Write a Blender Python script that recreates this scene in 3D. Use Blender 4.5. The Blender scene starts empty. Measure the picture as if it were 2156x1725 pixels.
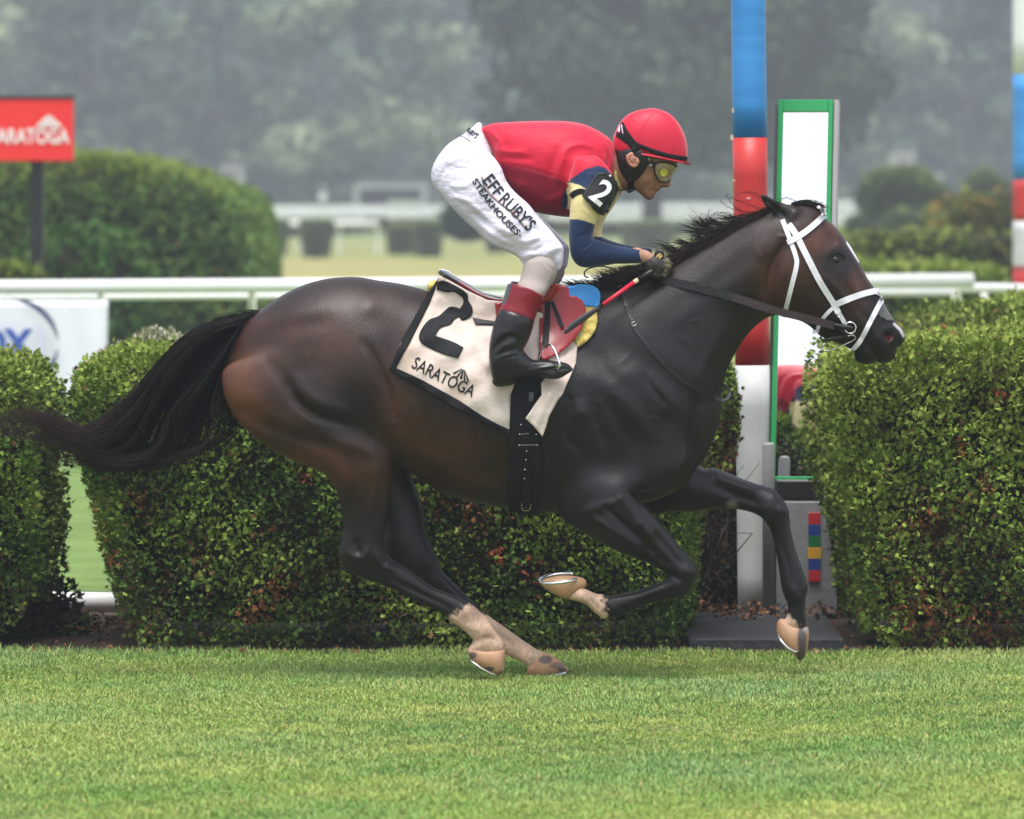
import bpy, bmesh, math, random
import numpy as np
from mathutils import Vector
from mathutils.bvhtree import BVHTree
from mathutils.geometry import delaunay_2d_cdt

scene = bpy.context.scene
COL = scene.collection
random.seed(7)
rng = np.random.default_rng(11)

# ---------------------------------------------------------------- camera
EYE = 1.7
cam_d = bpy.data.cameras.new('camera')
cam = bpy.data.objects.new('camera', cam_d)
COL.objects.link(cam)
cam.location = (0, 0, EYE)
cam.rotation_euler = (math.radians(90), 0, 0)
cam_d.sensor_width = 36
cam_d.lens = 200.37
cam_d.shift_y = -0.2099
cam_d.clip_start = 0.5
cam_d.clip_end = 4000
cam_d.dof.use_dof = True
cam_d.dof.focus_distance = 19.9
cam_d.dof.aperture_fstop = 4.5
scene.camera = cam

# ---------------------------------------------------------------- sky and sun (bright haze)
SUN_EL, SUN_AZ = math.radians(74), math.radians(190)
world = bpy.data.worlds.new('World')
scene.world = world
world.use_nodes = True
wn = world.node_tree.nodes; wl = world.node_tree.links
bg = wn['Background']
sky = wn.new('ShaderNodeTexSky')
sky.sky_type = 'NISHITA'
sky.sun_disc = False
sky.sun_elevation = SUN_EL
sky.sun_rotation = SUN_AZ
sky.air_density = 1.0
sky.dust_density = 2.0
sky.ozone_density = 1.0
hs = wn.new('ShaderNodeHueSaturation')
hs.inputs['Saturation'].default_value = 0.35
wl.new(sky.outputs[0], hs.inputs['Color'])
wl.new(hs.outputs[0], bg.inputs['Color'])
bg.inputs['Strength'].default_value = 0.12
sun_d = bpy.data.lights.new('sun', 'SUN')
sun_d.energy = 1.5
sun_d.angle = math.radians(32)
sun_d.color = (1.0, 0.97, 0.93)
sun = bpy.data.objects.new('sun', sun_d)
COL.objects.link(sun)
# direction towards the sun: behind the camera's right shoulder, high
sdir = Vector((math.sin(SUN_AZ) * math.cos(SUN_EL), math.cos(SUN_AZ) * math.cos(SUN_EL), math.sin(SUN_EL)))
sun.rotation_euler = sdir.to_track_quat('Z', 'Y').to_euler()
scene.view_settings.view_transform = 'Standard'
scene.view_settings.look = 'None'
scene.view_settings.gamma = 1
scene.view_settings.use_curve_mapping = False
scene.view_settings.exposure = 1.32
HAZE = 0.0012
scene.cycles.use_denoising = True
scene.cycles.max_bounces = 6
scene.cycles.volume_bounces = 1
scene.cycles.transparent_max_bounces = 12
scene.cycles.volume_step_rate = 10

# ---------------------------------------------------------------- helpers
S = 600.0
def Zm(x0, y0, w, pts):
    """points read in an enlarged crop of the photograph -> full-view pixels"""
    k = w / 2156.0
    return [((x0 + a * k) * 0.84219, (y0 + b * k) * 0.84219) for a, b in pts]
def zA(*p): return Zm(1040, 240, 760, p)
def zB(*p): return Zm(1640, 440, 680, p)
def zC(*p): return Zm(940, 640, 600, p)
def zD(*p): return Zm(500, 640, 800, p)
def zE(*p): return Zm(0, 760, 700, p)
def zF(*p): return Zm(760, 1200, 700, p)
def zG(*p): return Zm(1300, 1100, 800, p)
def zH(*p): return Zm(1240, 660, 600, p)
def zI(*p): return Zm(2060, 380, 500, p)
def zJ(*p): return Zm(1440, 540, 300, p)
def zK(*p): return Zm(1500, 260, 260, p)
def zL(*p): return Zm(1200, 880, 300 * 2156 / 1232, p)
def zM(*p): return Zm(1560, 1300, 1000, p)
def zN(*p): return Zm(600, 440, 640, p)
def W2(p, Y=20.0):
    """place a point seen at view pixel p at the distance Y: world x, z"""
    s = Y / 20.0 / S
    return ((p[0] - 1078) * s, EYE - (p[1] - 410) * s)
def W3(p, Y):
    x, z = W2(p, Y)
    return Vector((x, Y, z))
def lin(r, g, b):
    f = lambda c: (c / 255) / 12.92 if c / 255 <= 0.04045 else ((c / 255 + 0.055) / 1.055) ** 2.4
    return (f(r), f(g), f(b))

def tag(o, label=None, cat=None, group=None, kind=None):
    if label: o['label'] = label
    if cat: o['category'] = cat
    if group: o['group'] = group
    if kind: o['kind'] = kind
    return o
def empty(name, loc, label, cat, group=None):
    o = bpy.data.objects.new(name, None)
    COL.objects.link(o)
    o.location = loc
    o.empty_display_size = 0.1
    return tag(o, label, cat, group)

def mat(name, col, rough=0.6, metal=0.0, spec=0.5, noise=None, nscale=30, bump=0.0, bscale=60, attr=None,
        sheen=0.0, coat=0.0, stretch=None, emis=None):
    """procedural principled material; noise = second colour mixed in by a noise texture"""
    m = bpy.data.materials.new(name)
    m.use_nodes = True
    nt = m.node_tree; N = nt.nodes; L = nt.links
    b = N['Principled BSDF']
    b.inputs['Base Color'].default_value = (*col, 1)
    b.inputs['Roughness'].default_value = rough
    b.inputs['Metallic'].default_value = metal
    b.inputs['Specular IOR Level'].default_value = spec
    if sheen:
        b.inputs['Sheen Weight'].default_value = sheen
        b.inputs['Sheen Roughness'].default_value = 0.4
    if coat:
        b.inputs['Coat Weight'].default_value = coat
        b.inputs['Coat Roughness'].default_value = 0.08
    tc = N.new('ShaderNodeTexCoord')
    vec = tc.outputs['Object']
    if stretch:
        mp = N.new('ShaderNodeMapping')
        mp.inputs['Scale'].default_value = stretch
        L.new(vec, mp.inputs['Vector']); vec = mp.outputs['Vector']
    src = None
    if attr:
        at = N.new('ShaderNodeAttribute'); at.attribute_name = attr
        src = at.outputs['Color']
    if noise is not None:
        nz = N.new('ShaderNodeTexNoise'); nz.inputs['Scale'].default_value = nscale
        nz.inputs['Detail'].default_value = 5
        L.new(vec, nz.inputs['Vector'])
        rp = N.new('ShaderNodeMapRange')
        rp.inputs[1].default_value = 0.35; rp.inputs[2].default_value = 0.65
        L.new(nz.outputs['Fac'], rp.inputs[0])
        mx = N.new('ShaderNodeMix'); mx.data_type = 'RGBA'
        if attr:
            mx.blend_type = 'MULTIPLY'
            mx.inputs[7].default_value = (*noise, 1)
            L.new(src, mx.inputs[6])
        else:
            mx.inputs[6].default_value = (*col, 1)
            mx.inputs[7].default_value = (*noise, 1)
        L.new(rp.outputs[0], mx.inputs[0])
        src = mx.outputs[2]
    if src is not None:
        L.new(src, b.inputs['Base Color'])
    if bump:
        n2 = N.new('ShaderNodeTexNoise'); n2.inputs['Scale'].default_value = bscale
        n2.inputs['Detail'].default_value = 4
        L.new(vec, n2.inputs['Vector'])
        bp = N.new('ShaderNodeBump'); bp.inputs['Strength'].default_value = min(1, bump)
        bp.inputs['Distance'].default_value = 0.01 * max(1, bump)
        L.new(n2.outputs['Fac'], bp.inputs['Height'])
        L.new(bp.outputs[0], b.inputs['Normal'])
    if emis:
        b.inputs['Emission Color'].default_value = (*emis[0], 1)
        b.inputs['Emission Strength'].default_value = emis[1]
    return m

def mesh_np(name, V, F, m, parent=None, col=None, smooth=True, corner=None):
    """V (n,3) world coordinates; F list of (k,3)/(k,4) index arrays; one object"""
    V = np.asarray(V, np.float32)
    if not isinstance(F, list): F = [F]
    elif isinstance(F[0], tuple): F = [np.array(F)]
    F = [np.asarray(f, np.int32) for f in F if len(f)]
    me = bpy.data.meshes.new(name)
    me.vertices.add(len(V)); 
    off = np.zeros(3, np.float32)
    if parent is not None:
        p = parent
        while p is not None:
            off += np.array(p.location, np.float32); p = p.parent
    me.vertices.foreach_set('co', (V - off).ravel())
    nl = sum(f.size for f in F); npoly = sum(len(f) for f in F)
    me.loops.add(nl); me.polygons.add(npoly)
    me.loops.foreach_set('vertex_index', np.concatenate([f.ravel() for f in F]))
    tot = np.concatenate([np.full(len(f), f.shape[1], np.int32) for f in F])
    st = np.concatenate([[0], np.cumsum(tot)[:-1]]).astype(np.int32)
    me.polygons.foreach_set('loop_start', st)
    me.polygons.foreach_set('loop_total', tot)
    me.polygons.foreach_set('use_smooth', np.full(npoly, smooth))
    me.update(calc_edges=True)
    me.validate()
    if col is not None:
        a = me.color_attributes.new('Col', 'FLOAT_COLOR', 'POINT')
        c = np.ones((len(V), 4), np.float32); c[:, :3] = col
        a.data.foreach_set('color', c.ravel())
    if m is not None: me.materials.append(m)
    o = bpy.data.objects.new(name, me)
    COL.objects.link(o)
    if parent is not None: o.parent = parent
    return o

class MB:
    """collects boxes, tubes and polygons into one mesh"""
    def __init__(s): s.v = []; s.f3 = []; s.f4 = []; s.n = 0
    def add(s, V, F):
        V = np.asarray(V, float).reshape(-1, 3)
        for f in F:
            (s.f3 if len(f) == 3 else s.f4).append([i + s.n for i in f])
        s.v.append(V); s.n += len(V)
        return s
    def box(s, c, d, rz=0.0, taper=1.0, ch=0.0):
        x, y, z = [a / 2 for a in d]
        if ch <= 0: ch = min(d) * 0.06
        rings = []
        for (zz, q, t) in ((-z, ch, 1), (-z + ch, 0, 1), (z - ch, 0, taper), (z, ch, taper)):
            a, b = x * t - q, y * t - q
            k = ch if q == 0 else ch * 0.6
            rings.append([(-a + k, -b, zz), (a - k, -b, zz), (a, -b + k, zz), (a, b - k, zz), (a - k, b, zz), (-a + k, b, zz), (-a, b - k, zz), (-a, -b + k, zz)])
        V = np.array([p for r in rings for p in r])
        if rz:
            cs, sn = math.cos(rz), math.sin(rz)
            V[:, :2] = np.stack([V[:, 0] * cs - V[:, 1] * sn, V[:, 0] * sn + V[:, 1] * cs], 1)
        V += np.array(c)
        F = []
        for r in range(3):
            for i in range(8):
                j = (i + 1) % 8
                F.append((r * 8 + i, r * 8 + j, r * 8 + 8 + j, r * 8 + 8 + i))
        for base, rev in ((0, True), (24, False)):
            for q in ((0, 1, 2, 3), (0, 3, 4, 7), (4, 5, 6, 7)):
                q = [base + i for i in q]
                F.append(q[::-1] if rev else q)
        return s.add(V, F)
    def tube(s, pts, rad, n=10, cap=True, flat=1.0, up=None):
        pts = [Vector(p) for p in pts]
        if not hasattr(rad, '__len__'): rad = [rad] * len(pts)
        V = []; F = []
        ref = Vector(up) if up else None
        prev = None
        for i, p in enumerate(pts):
            t = (pts[min(i + 1, len(pts) - 1)] - pts[max(i - 1, 0)]).normalized()
            if prev is None:
                a = ref or (Vector((0, 0, 1)) if abs(t.z) < 0.9 else Vector((0, 1, 0)))
            else: a = prev
            u = (a - t * a.dot(t)).normalized(); prev = u
            w = t.cross(u)
            for k in range(n):
                an = 2 * math.pi * k / n
                V.append(p + (u * math.cos(an) * flat + w * math.sin(an)) * rad[i])
        for i in range(len(pts) - 1):
            for k in range(n):
                j = (k + 1) % n
                F.append((i * n + k, i * n + j, (i + 1) * n + j, (i + 1) * n + k))
        if cap:
            for e, rev in ((0, True), (len(pts) - 1, False)):
                c = len(V); V.append(pts[e])
                for k in range(n):
                    j = (k + 1) % n
                    F.append((e * n + j, e * n + k, c) if rev else (e * n + k, e * n + j, c))
        return s.add([tuple(v) for v in V], F)
    def build(s, name, m, parent=None, smooth=False):
        F = []
        if s.f3: F.append(np.array(s.f3))
        if s.f4: F.append(np.array(s.f4))
        return mesh_np(name, np.concatenate(s.v), F, m, parent, smooth=smooth)

def spline(pts, n=8, closed=False):
    """Catmull-Rom through pts"""
    P = np.array(pts, float); out = []
    N = len(P)
    for i in range(N if closed else N - 1):
        if closed: p = [P[(i + j) % N] for j in (-1, 0, 1, 2)]
        else: p = [P[max(i - 1, 0)], P[i], P[i + 1], P[min(i + 2, N - 1)]]
        for t in np.arange(n) / n:
            out.append(0.5 * (2 * p[1] + (p[2] - p[0]) * t + (2 * p[0] - 5 * p[1] + 4 * p[2] - p[3]) * t ** 2 + (3 * p[1] - p[0] - 3 * p[2] + p[3]) * t ** 3))
    if not closed: out.append(P[-1])
    return np.array(out)

# ---- smooth bodies: an outline gets its thickness by solving for a rounded relief, parts are blended as distance fields
def fft_blur(A, sg):
    h, w = A.shape
    ph = int(3 * sg) + 2
    B = np.pad(A, ph)
    fy = np.fft.fftfreq(B.shape[0])[:, None]; fx = np.fft.rfftfreq(B.shape[1])[None, :]
    G = np.exp(-2 * (math.pi * sg) ** 2 * (fy ** 2 + fx ** 2))
    return np.fft.irfft2(np.fft.rfft2(B) * G, s=B.shape)[ph:ph + h, ph:ph + w].astype(np.float32)
def seg_dist(X, Z, poly, closed=True):
    d2 = np.full(X.shape, 1e9, np.float32)
    n = len(poly)
    for i in range(n if closed else n - 1):
        ax, az = poly[i]; bx, bz = poly[(i + 1) % n]
        ex, ez = bx - ax, bz - az
        L2 = ex * ex + ez * ez + 1e-12
        t = np.clip(((X - ax) * ex + (Z - az) * ez) / L2, 0, 1)
        dx = X - ax - t * ex; dz = Z - az - t * ez
        np.minimum(d2, dx * dx + dz * dz, out=d2)
    return np.sqrt(d2)
def inside_poly(X, Z, poly):
    ins = np.zeros(X.shape, bool)
    n = len(poly)
    for i in range(n):
        ax, az = poly[i]; bx, bz = poly[(i + 1) % n]
        if az == bz: continue
        c = ((az > Z) != (bz > Z)) & (X < (bx - ax) * (Z - az) / (bz - az) + ax)
        ins ^= c
    return ins

class Sil:
    """an outline with a rounded thickness; k = width factor, yc = centre offset, both lists of (px,py,value) or numbers"""
    def __init__(s, pts, Y=20.0, k=1.0, yc=0.0, rel=(), h=0.005, sub=5, ks=0.10, round_=True):
        s.Y = Y
        poly = np.array([W2(p, Y) for p in pts])
        if round_: poly = spline(poly, sub, True)
        s.poly = poly; s.h = h
        pad = 0.07
        s.x0, s.z0 = poly.min(0) - pad
        x1, z1 = poly.max(0) + pad
        nx = int((x1 - s.x0) / h) + 2; nz = int((z1 - s.z0) / h) + 2
        nx += (-nx) % 16 + 1; nz += (-nz) % 16 + 1
        s.nx, s.nz = nx, nz
        X, Z = np.meshgrid(s.x0 + np.arange(nx) * h, s.z0 + np.arange(nz) * h, indexing='ij')
        X = X.astype(np.float32); Z = Z.astype(np.float32)
        ins = inside_poly(X, Z, poly)
        d = seg_dist(X, Z, poly)
        sd = np.where(ins, d, -d)
        u = None
        for lv in (16, 8, 4, 2, 1):
            M = ins[::lv, ::lv]; hh = h * lv
            if u is None: u = np.zeros(M.shape, np.float32)
            else:
                U = np.zeros(M.shape, np.float32)
                U[::2, ::2] = u; U[1::2, ::2] = (u[:-1] + u[1:]) / 2
                U[:, 1::2] = (U[:, :-1:2] + U[:, 2::2]) / 2
                u = U
            c = 2 * hh * hh
            Mi = M[1:-1, 1:-1]
            for _ in range(150 if lv > 2 else 60):
                u[1:-1, 1:-1] = np.where(Mi, (u[:-2, 1:-1] + u[2:, 1:-1] + u[1:-1, :-2] + u[1:-1, 2:] + c) / 4, 0)
        good = sd > 1.6 * h
        g = np.where(good, u / np.maximum(d, h), 0).astype(np.float32)
        filled = good.copy(); G = g.copy()
        for sg in (2, 4, 8, 16):
            wb = fft_blur(good.astype(np.float32), sg); gb = fft_blur(g, sg)
            ok = (~filled) & (wb > 0.02)
            G[ok] = gb[ok] / wb[ok]; filled |= ok
        G[~filled] = 0.02
        s.U = (sd * np.maximum(G, 0.004)).astype(np.float32)
        s.sd = sd
        s.k = s._field(k, X, Z, ks); s.yc = s._field(yc, X, Z, ks)
        s.rel = np.zeros(X.shape, np.float32)
        for r in rel:
            pl, sg, amp = r[0], r[1], r[2]
            q = [W2(p, Y) for p in pl]
            if len(q) > 2: q = [tuple(a) for a in spline(q, 5)]
            if len(q) > 2:     # ridges and furrows fade out towards their ends
                m_ = len(q) - 1; best = np.zeros(X.shape, np.float32)
                lo_ = np.min(q, 0) - 4 * sg; hi_ = np.max(q, 0) + 4 * sg
                i0, i1 = max(0, int((lo_[0] - s.x0) / h)), int((hi_[0] - s.x0) / h) + 2; j0, j1 = max(0, int((lo_[1] - s.z0) / h)), int((hi_[1] - s.z0) / h) + 2
                Xs, Zs = X[i0:i1, j0:j1], Z[i0:i1, j0:j1]; bs = best[i0:i1, j0:j1]
                for t_ in range(m_):
                    w_ = math.sin(math.pi * (t_ + .5) / m_) ** .4
                    dd = seg_dist(Xs, Zs, q[t_:t_ + 2], False)
                    np.maximum(bs, w_ * np.exp(-0.5 * (dd / sg) ** 2), out=bs)
                s.rel += amp * 1.08 * (fft_blur(best, 1.0) if sg > .003 else best)
            else:
                dd = seg_dist(X, Z, q, False) if len(q) > 1 else np.hypot(X - q[0][0], Z - q[0][1])
                s.rel += amp * np.exp(-0.5 * (dd / sg) ** 2)
        s.gx, s.gz = np.gradient(s.U, h)
    def _field(s, v, X, Z, ks):
        if not hasattr(v, '__len__'): return np.full(X.shape, v, np.float32)
        num = np.zeros(X.shape, np.float32); den = np.zeros(X.shape, np.float32)
        for (px, py, a) in v:
            x, z = W2((px, py), s.Y)
            r2 = (X - x) ** 2 + (Z - z) ** 2
            w = np.exp(-r2 / (2 * ks * ks)) + 1e-4 / (r2 / 0.01 + 0.3) ** 2
            num += w * a; den += w
        return (num / den).astype(np.float32)
    def sample(s, A, xs, zs):
        fx = np.clip((xs - s.x0) / s.h, 0, s.nx - 1.001); fz = np.clip((zs - s.z0) / s.h, 0, s.nz - 1.001)
        i = fx.astype(int)[:, None]; j = fz.astype(int)[None, :]
        a = (fx - fx.astype(int))[:, None]; b = (fz - fz.astype(int))[None, :]
        return (A[i, j] * (1 - a) * (1 - b) + A[i + 1, j] * a * (1 - b) + A[i, j + 1] * (1 - a) * b + A[i + 1, j + 1] * a * b).astype(np.float32)
    def bounds(s):
        W = (s.k * np.sqrt(np.maximum(s.U, 0)) + np.maximum(s.rel, 0))
        ok = s.U > 0
        return (s.x0, (s.yc - W)[ok].min() - 0.02, s.z0), (s.x0 + s.nx * s.h, (s.yc + W)[ok].max() + 0.02, s.z0 + s.nz * s.h)
    def dist(s, xs, ys, zs):
        U, k, yc, rel, gx, gz = [s.sample(A, xs, zs) for A in (s.U, s.k, s.yc, s.rel, s.gx, s.gz)]
        y = ys[None, :, None]
        q = (np.abs(y - yc[:, None, :]) - rel[:, None, :]) / k[:, None, :]
        q = np.maximum(q, 0)
        F = q * q - U[:, None, :]
        g = np.sqrt((2 * q / k[:, None, :]) ** 2 + (gx ** 2 + gz ** 2)[:, None, :]) + 1e-3
        sd = s.sample(s.sd, xs, zs)[:, None, :]
        # beyond the sampled sheet the silhouette distance keeps growing
        ox = np.maximum(np.maximum(s.x0 - xs, xs - s.x0 - s.nx * s.h), 0)[:, None, None]
        oz = np.maximum(np.maximum(s.z0 - zs, zs - s.z0 - s.nz * s.h), 0)[None, None, :]
        out = -sd + ox + oz
        d = np.clip(F / g, -0.08, 0.12)
        return np.where(out > 0.004, np.maximum(d, 0.75 * out), d).astype(np.float32)

def smin(a, b, r):
    if r <= 0: return np.minimum(a, b)
    h = np.maximum(r - np.abs(a - b), 0) / r
    return np.minimum(a, b) - h * h * r * 0.25

class Cap:
    """chain of round cones: pts world (x,y,z), radii"""
    def __init__(s, pts, rad): s.p = [np.array(p, float) for p in pts]; s.r = rad if hasattr(rad, '__len__') else [rad] * len(pts)
    def bounds(s):
        m = max(s.r) + 0.01
        a = np.array(s.p)
        return tuple(a.min(0) - m), tuple(a.max(0) + m)
    def dist(s, xs, ys, zs):
        out = None
        X = xs[:, None, None]; Y = ys[None, :, None]; Z = zs[None, None, :]
        for i in range(max(1, len(s.p) - 1)):
            a = s.p[i]; b = s.p[min(i + 1, len(s.p) - 1)]
            e = b - a; L2 = (e ** 2).sum() + 1e-12
            t = np.clip(((X - a[0]) * e[0] + (Y - a[1]) * e[1] + (Z - a[2]) * e[2]) / L2, 0, 1)
            r = s.r[i] + (s.r[min(i + 1, len(s.p) - 1)] - s.r[i]) * t
            d = np.sqrt((X - a[0] - t * e[0]) ** 2 + (Y - a[1] - t * e[1]) ** 2 + (Z - a[2] - t * e[2]) ** 2) - r
            out = d if out is None else smin(out, d, 0.004)
        return out.astype(np.float32)

class Prism:
    """outline carried straight through in depth; used to trim a body"""
    def __init__(s, pts, Y=20.0, y0=-1, y1=1): s.poly = np.array([W2(p, Y) for p in pts]); s.y0, s.y1 = y0, y1
    def bounds(s):
        a, b = s.poly.min(0), s.poly.max(0)
        return (a[0], s.y0, a[1]), (b[0], s.y1, b[1])
    def dist(s, xs, ys, zs):
        X, Z = np.meshgrid(xs, zs, indexing='ij'); X = X.astype(np.float32); Z = Z.astype(np.float32)
        d = seg_dist(X, Z, s.poly); d = np.where(inside_poly(X, Z, s.poly), -d, d)
        return np.repeat(d[:, None, :], len(ys), 1).astype(np.float32)
CORN = np.array([(0, 0, 0), (1, 0, 0), (0, 1, 0), (1, 1, 0), (0, 0, 1), (1, 0, 1), (0, 1, 1), (1, 1, 1)])
EDG = [(0, 1), (2, 3), (4, 5), (6, 7), (0, 2), (1, 3), (4, 6), (5, 7), (0, 4), (1, 5), (2, 6), (3, 7)]
def surface_nets(f, org, h):
    s = f < 0
    n = [a - 1 for a in f.shape]
    cnt = np.zeros(n, np.uint8)
    for c in CORN:
        cnt += s[c[0]:c[0] + n[0], c[1]:c[1] + n[1], c[2]:c[2] + n[2]]
    cells = np.argwhere((cnt > 0) & (cnt < 8))
    vid = np.full(n, -1, np.int32)
    vid[cells[:, 0], cells[:, 1], cells[:, 2]] = np.arange(len(cells))
    pos = np.zeros((len(cells), 3), np.float32); num = np.zeros(len(cells), np.float32)
    vals = [f[cells[:, 0] + c[0], cells[:, 1] + c[1], cells[:, 2] + c[2]] for c in CORN]
    for a, b in EDG:
        fa, fb = vals[a], vals[b]
        m = (fa < 0) != (fb < 0)
        t = np.where(m, fa / np.where(m, fa - fb, 1), 0)[:, None]
        p = CORN[a] + (CORN[b] - CORN[a]) * t
        pos += np.where(m[:, None], p, 0); num += m
    V = (cells + pos / num[:, None]) * h + np.array(org)
    Q = []
    for ax in range(3):
        sl0 = [slice(None)] * 3; sl1 = [slice(None)] * 3
        sl0[ax] = slice(0, -1); sl1[ax] = slice(1, None)
        a = s[tuple(sl0)]; b = s[tuple(sl1)]
        o1, o2 = [(1, 2), (2, 0), (0, 1)][ax]
        E = np.argwhere(a != b)
        E = E[(E[:, o1] > 0) & (E[:, o2] > 0) & (E[:, o1] < f.shape[o1] - 1) & (E[:, o2] < f.shape[o2] - 1)]
        flip = a[E[:, 0], E[:, 1], E[:, 2]]
        q = []
        for d1, d2 in ((-1, -1), (0, -1), (0, 0), (-1, 0)):
            c = E.copy(); c[:, o1] += d1; c[:, o2] += d2
            q.append(vid[c[:, 0], c[:, 1], c[:, 2]])
        q = np.stack(q, 1)
        q = np.where(flip[:, None], q, q[:, ::-1])
        Q.append(q)
    return V.astype(np.float32), np.concatenate(Q)

def laplace(V, Q, it=2, lam=0.5, taubin=True):
    a = np.concatenate([Q[:, i] for i in range(4)]); b = np.concatenate([Q[:, (i + 1) % 4] for i in range(4)])
    i = np.concatenate([a, b]); j = np.concatenate([b, a])
    deg = np.bincount(i, minlength=len(V))[:, None] + 1e-9
    for k in range(it):
        for l in ((lam, -lam * 1.04) if taubin else (lam,)):
            av = np.stack([np.bincount(i, V[j, c], minlength=len(V)) for c in range(3)], 1) / deg
            V = V + l * (av - V)
    return V

def blend(parts, h=0.005, shrink=0.0, Y=20.0, smooth=2, cut=None):
    """parts: [(shape, blend radius)] -> world vertices, quads"""
    lo = np.min([p.bounds()[0] for p, r in parts if r >= 0], 0); hi = np.max([p.bounds()[1] for p, r in parts if r >= 0], 0)
    n = [int((hi[i] - lo[i]) / h) + 2 for i in range(3)]
    f = np.full(n, 0.12, np.float32)
    ax = [lo[i] + np.arange(n[i]) * h for i in range(3)]
    for p, r in parts:
        a, b = p.bounds()
        sl = []
        for i in range(3):
            i0 = max(0, int((a[i] - lo[i] - 0.05) / h)); i1 = min(n[i], int((b[i] - lo[i] + 0.05) / h) + 2)
            sl.append(slice(i0, i1))
        sl = tuple(sl)
        if any(q.stop <= q.start for q in sl): continue
        d = p.dist(ax[0][sl[0]], ax[1][sl[1]], ax[2][sl[2]])
        if r < 0: f[sl] = -smin(-f[sl], d, -r)      # carve
        else: f[sl] = smin(f[sl], d, r)
    f += shrink
    # pad shell outside
    f[0] = f[-1] = 0.1; f[:, 0] = f[:, -1] = 0.1; f[:, :, 0] = f[:, :, -1] = 0.1
    V, Q = surface_nets(f, lo, h)
    if smooth: V = laplace(V, Q, smooth)
    V[:, 1] += Y
    return V, Q

def soften(pts, it=2, keep=62):
    """round the gentle bends of an outline and leave its sharp corners"""
    for _ in range(it):
        out = []; n = len(pts)
        for i in range(n):
            a, b, c = [np.array(pts[(i + k) % n], float) for k in (-1, 0, 1)]
            u, v = b - a, c - b
            t = abs(math.degrees(math.atan2(u[0] * v[1] - u[1] * v[0], u @ v)))
            if t > keep: out.append(tuple(b))
            else: out += [tuple(b - u * .25), tuple(b + v * .25)]
        pts = out
    return pts
def bvh_of(V, Q):
    return BVHTree.FromPolygons([tuple(v) for v in V.tolist()], Q.tolist())

def conform(bvh, p, off, default=19.75, side=-1, ymid=20.0, hang=None):
    """point seen at view pixel p laid on a body, off metres proud of it"""
    Y = default; nrm = Vector((0, side, 0))
    for _ in range(3):
        x, z = W2(p, Y)
        hit, nr, i, d = bvh.ray_cast(Vector((x, ymid + side * 1.5, z)), Vector((0, -side, 0)))
        if hit is None:
            hit, nr, i, d = bvh.find_nearest(Vector((x, Y, z)))
            if hit is None: return Vector((x, Y, z)), nrm
            if hang is not None: return Vector((x, ymid + side * (hang + off), z)), Vector((0, side, 0))
            out = Vector((x, hit.y, z))
            return out + Vector((0, side, 0)) * off * 0.4, Vector((0, side, 0))
        Y = hit.y if side < 0 else 2 * ymid - hit.y
    if nr.y * side < 0: nr = -nr
    if hang is not None:   # cloth hangs from the saddle instead of following the round of the back
        g = side * (hit.y - ymid); e = 0.02
        m = 0.5 * (g + hang + math.sqrt((g - hang) ** 2 + e * e))
        x, z = W2(p, ymid + side * m)
        return Vector((x, ymid + side * (m + off), z)), Vector((0, side, 0))
    nr = (nr + Vector((0, side * 0.6, 0))).normalized()
    return hit + nr * off, nr

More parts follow.
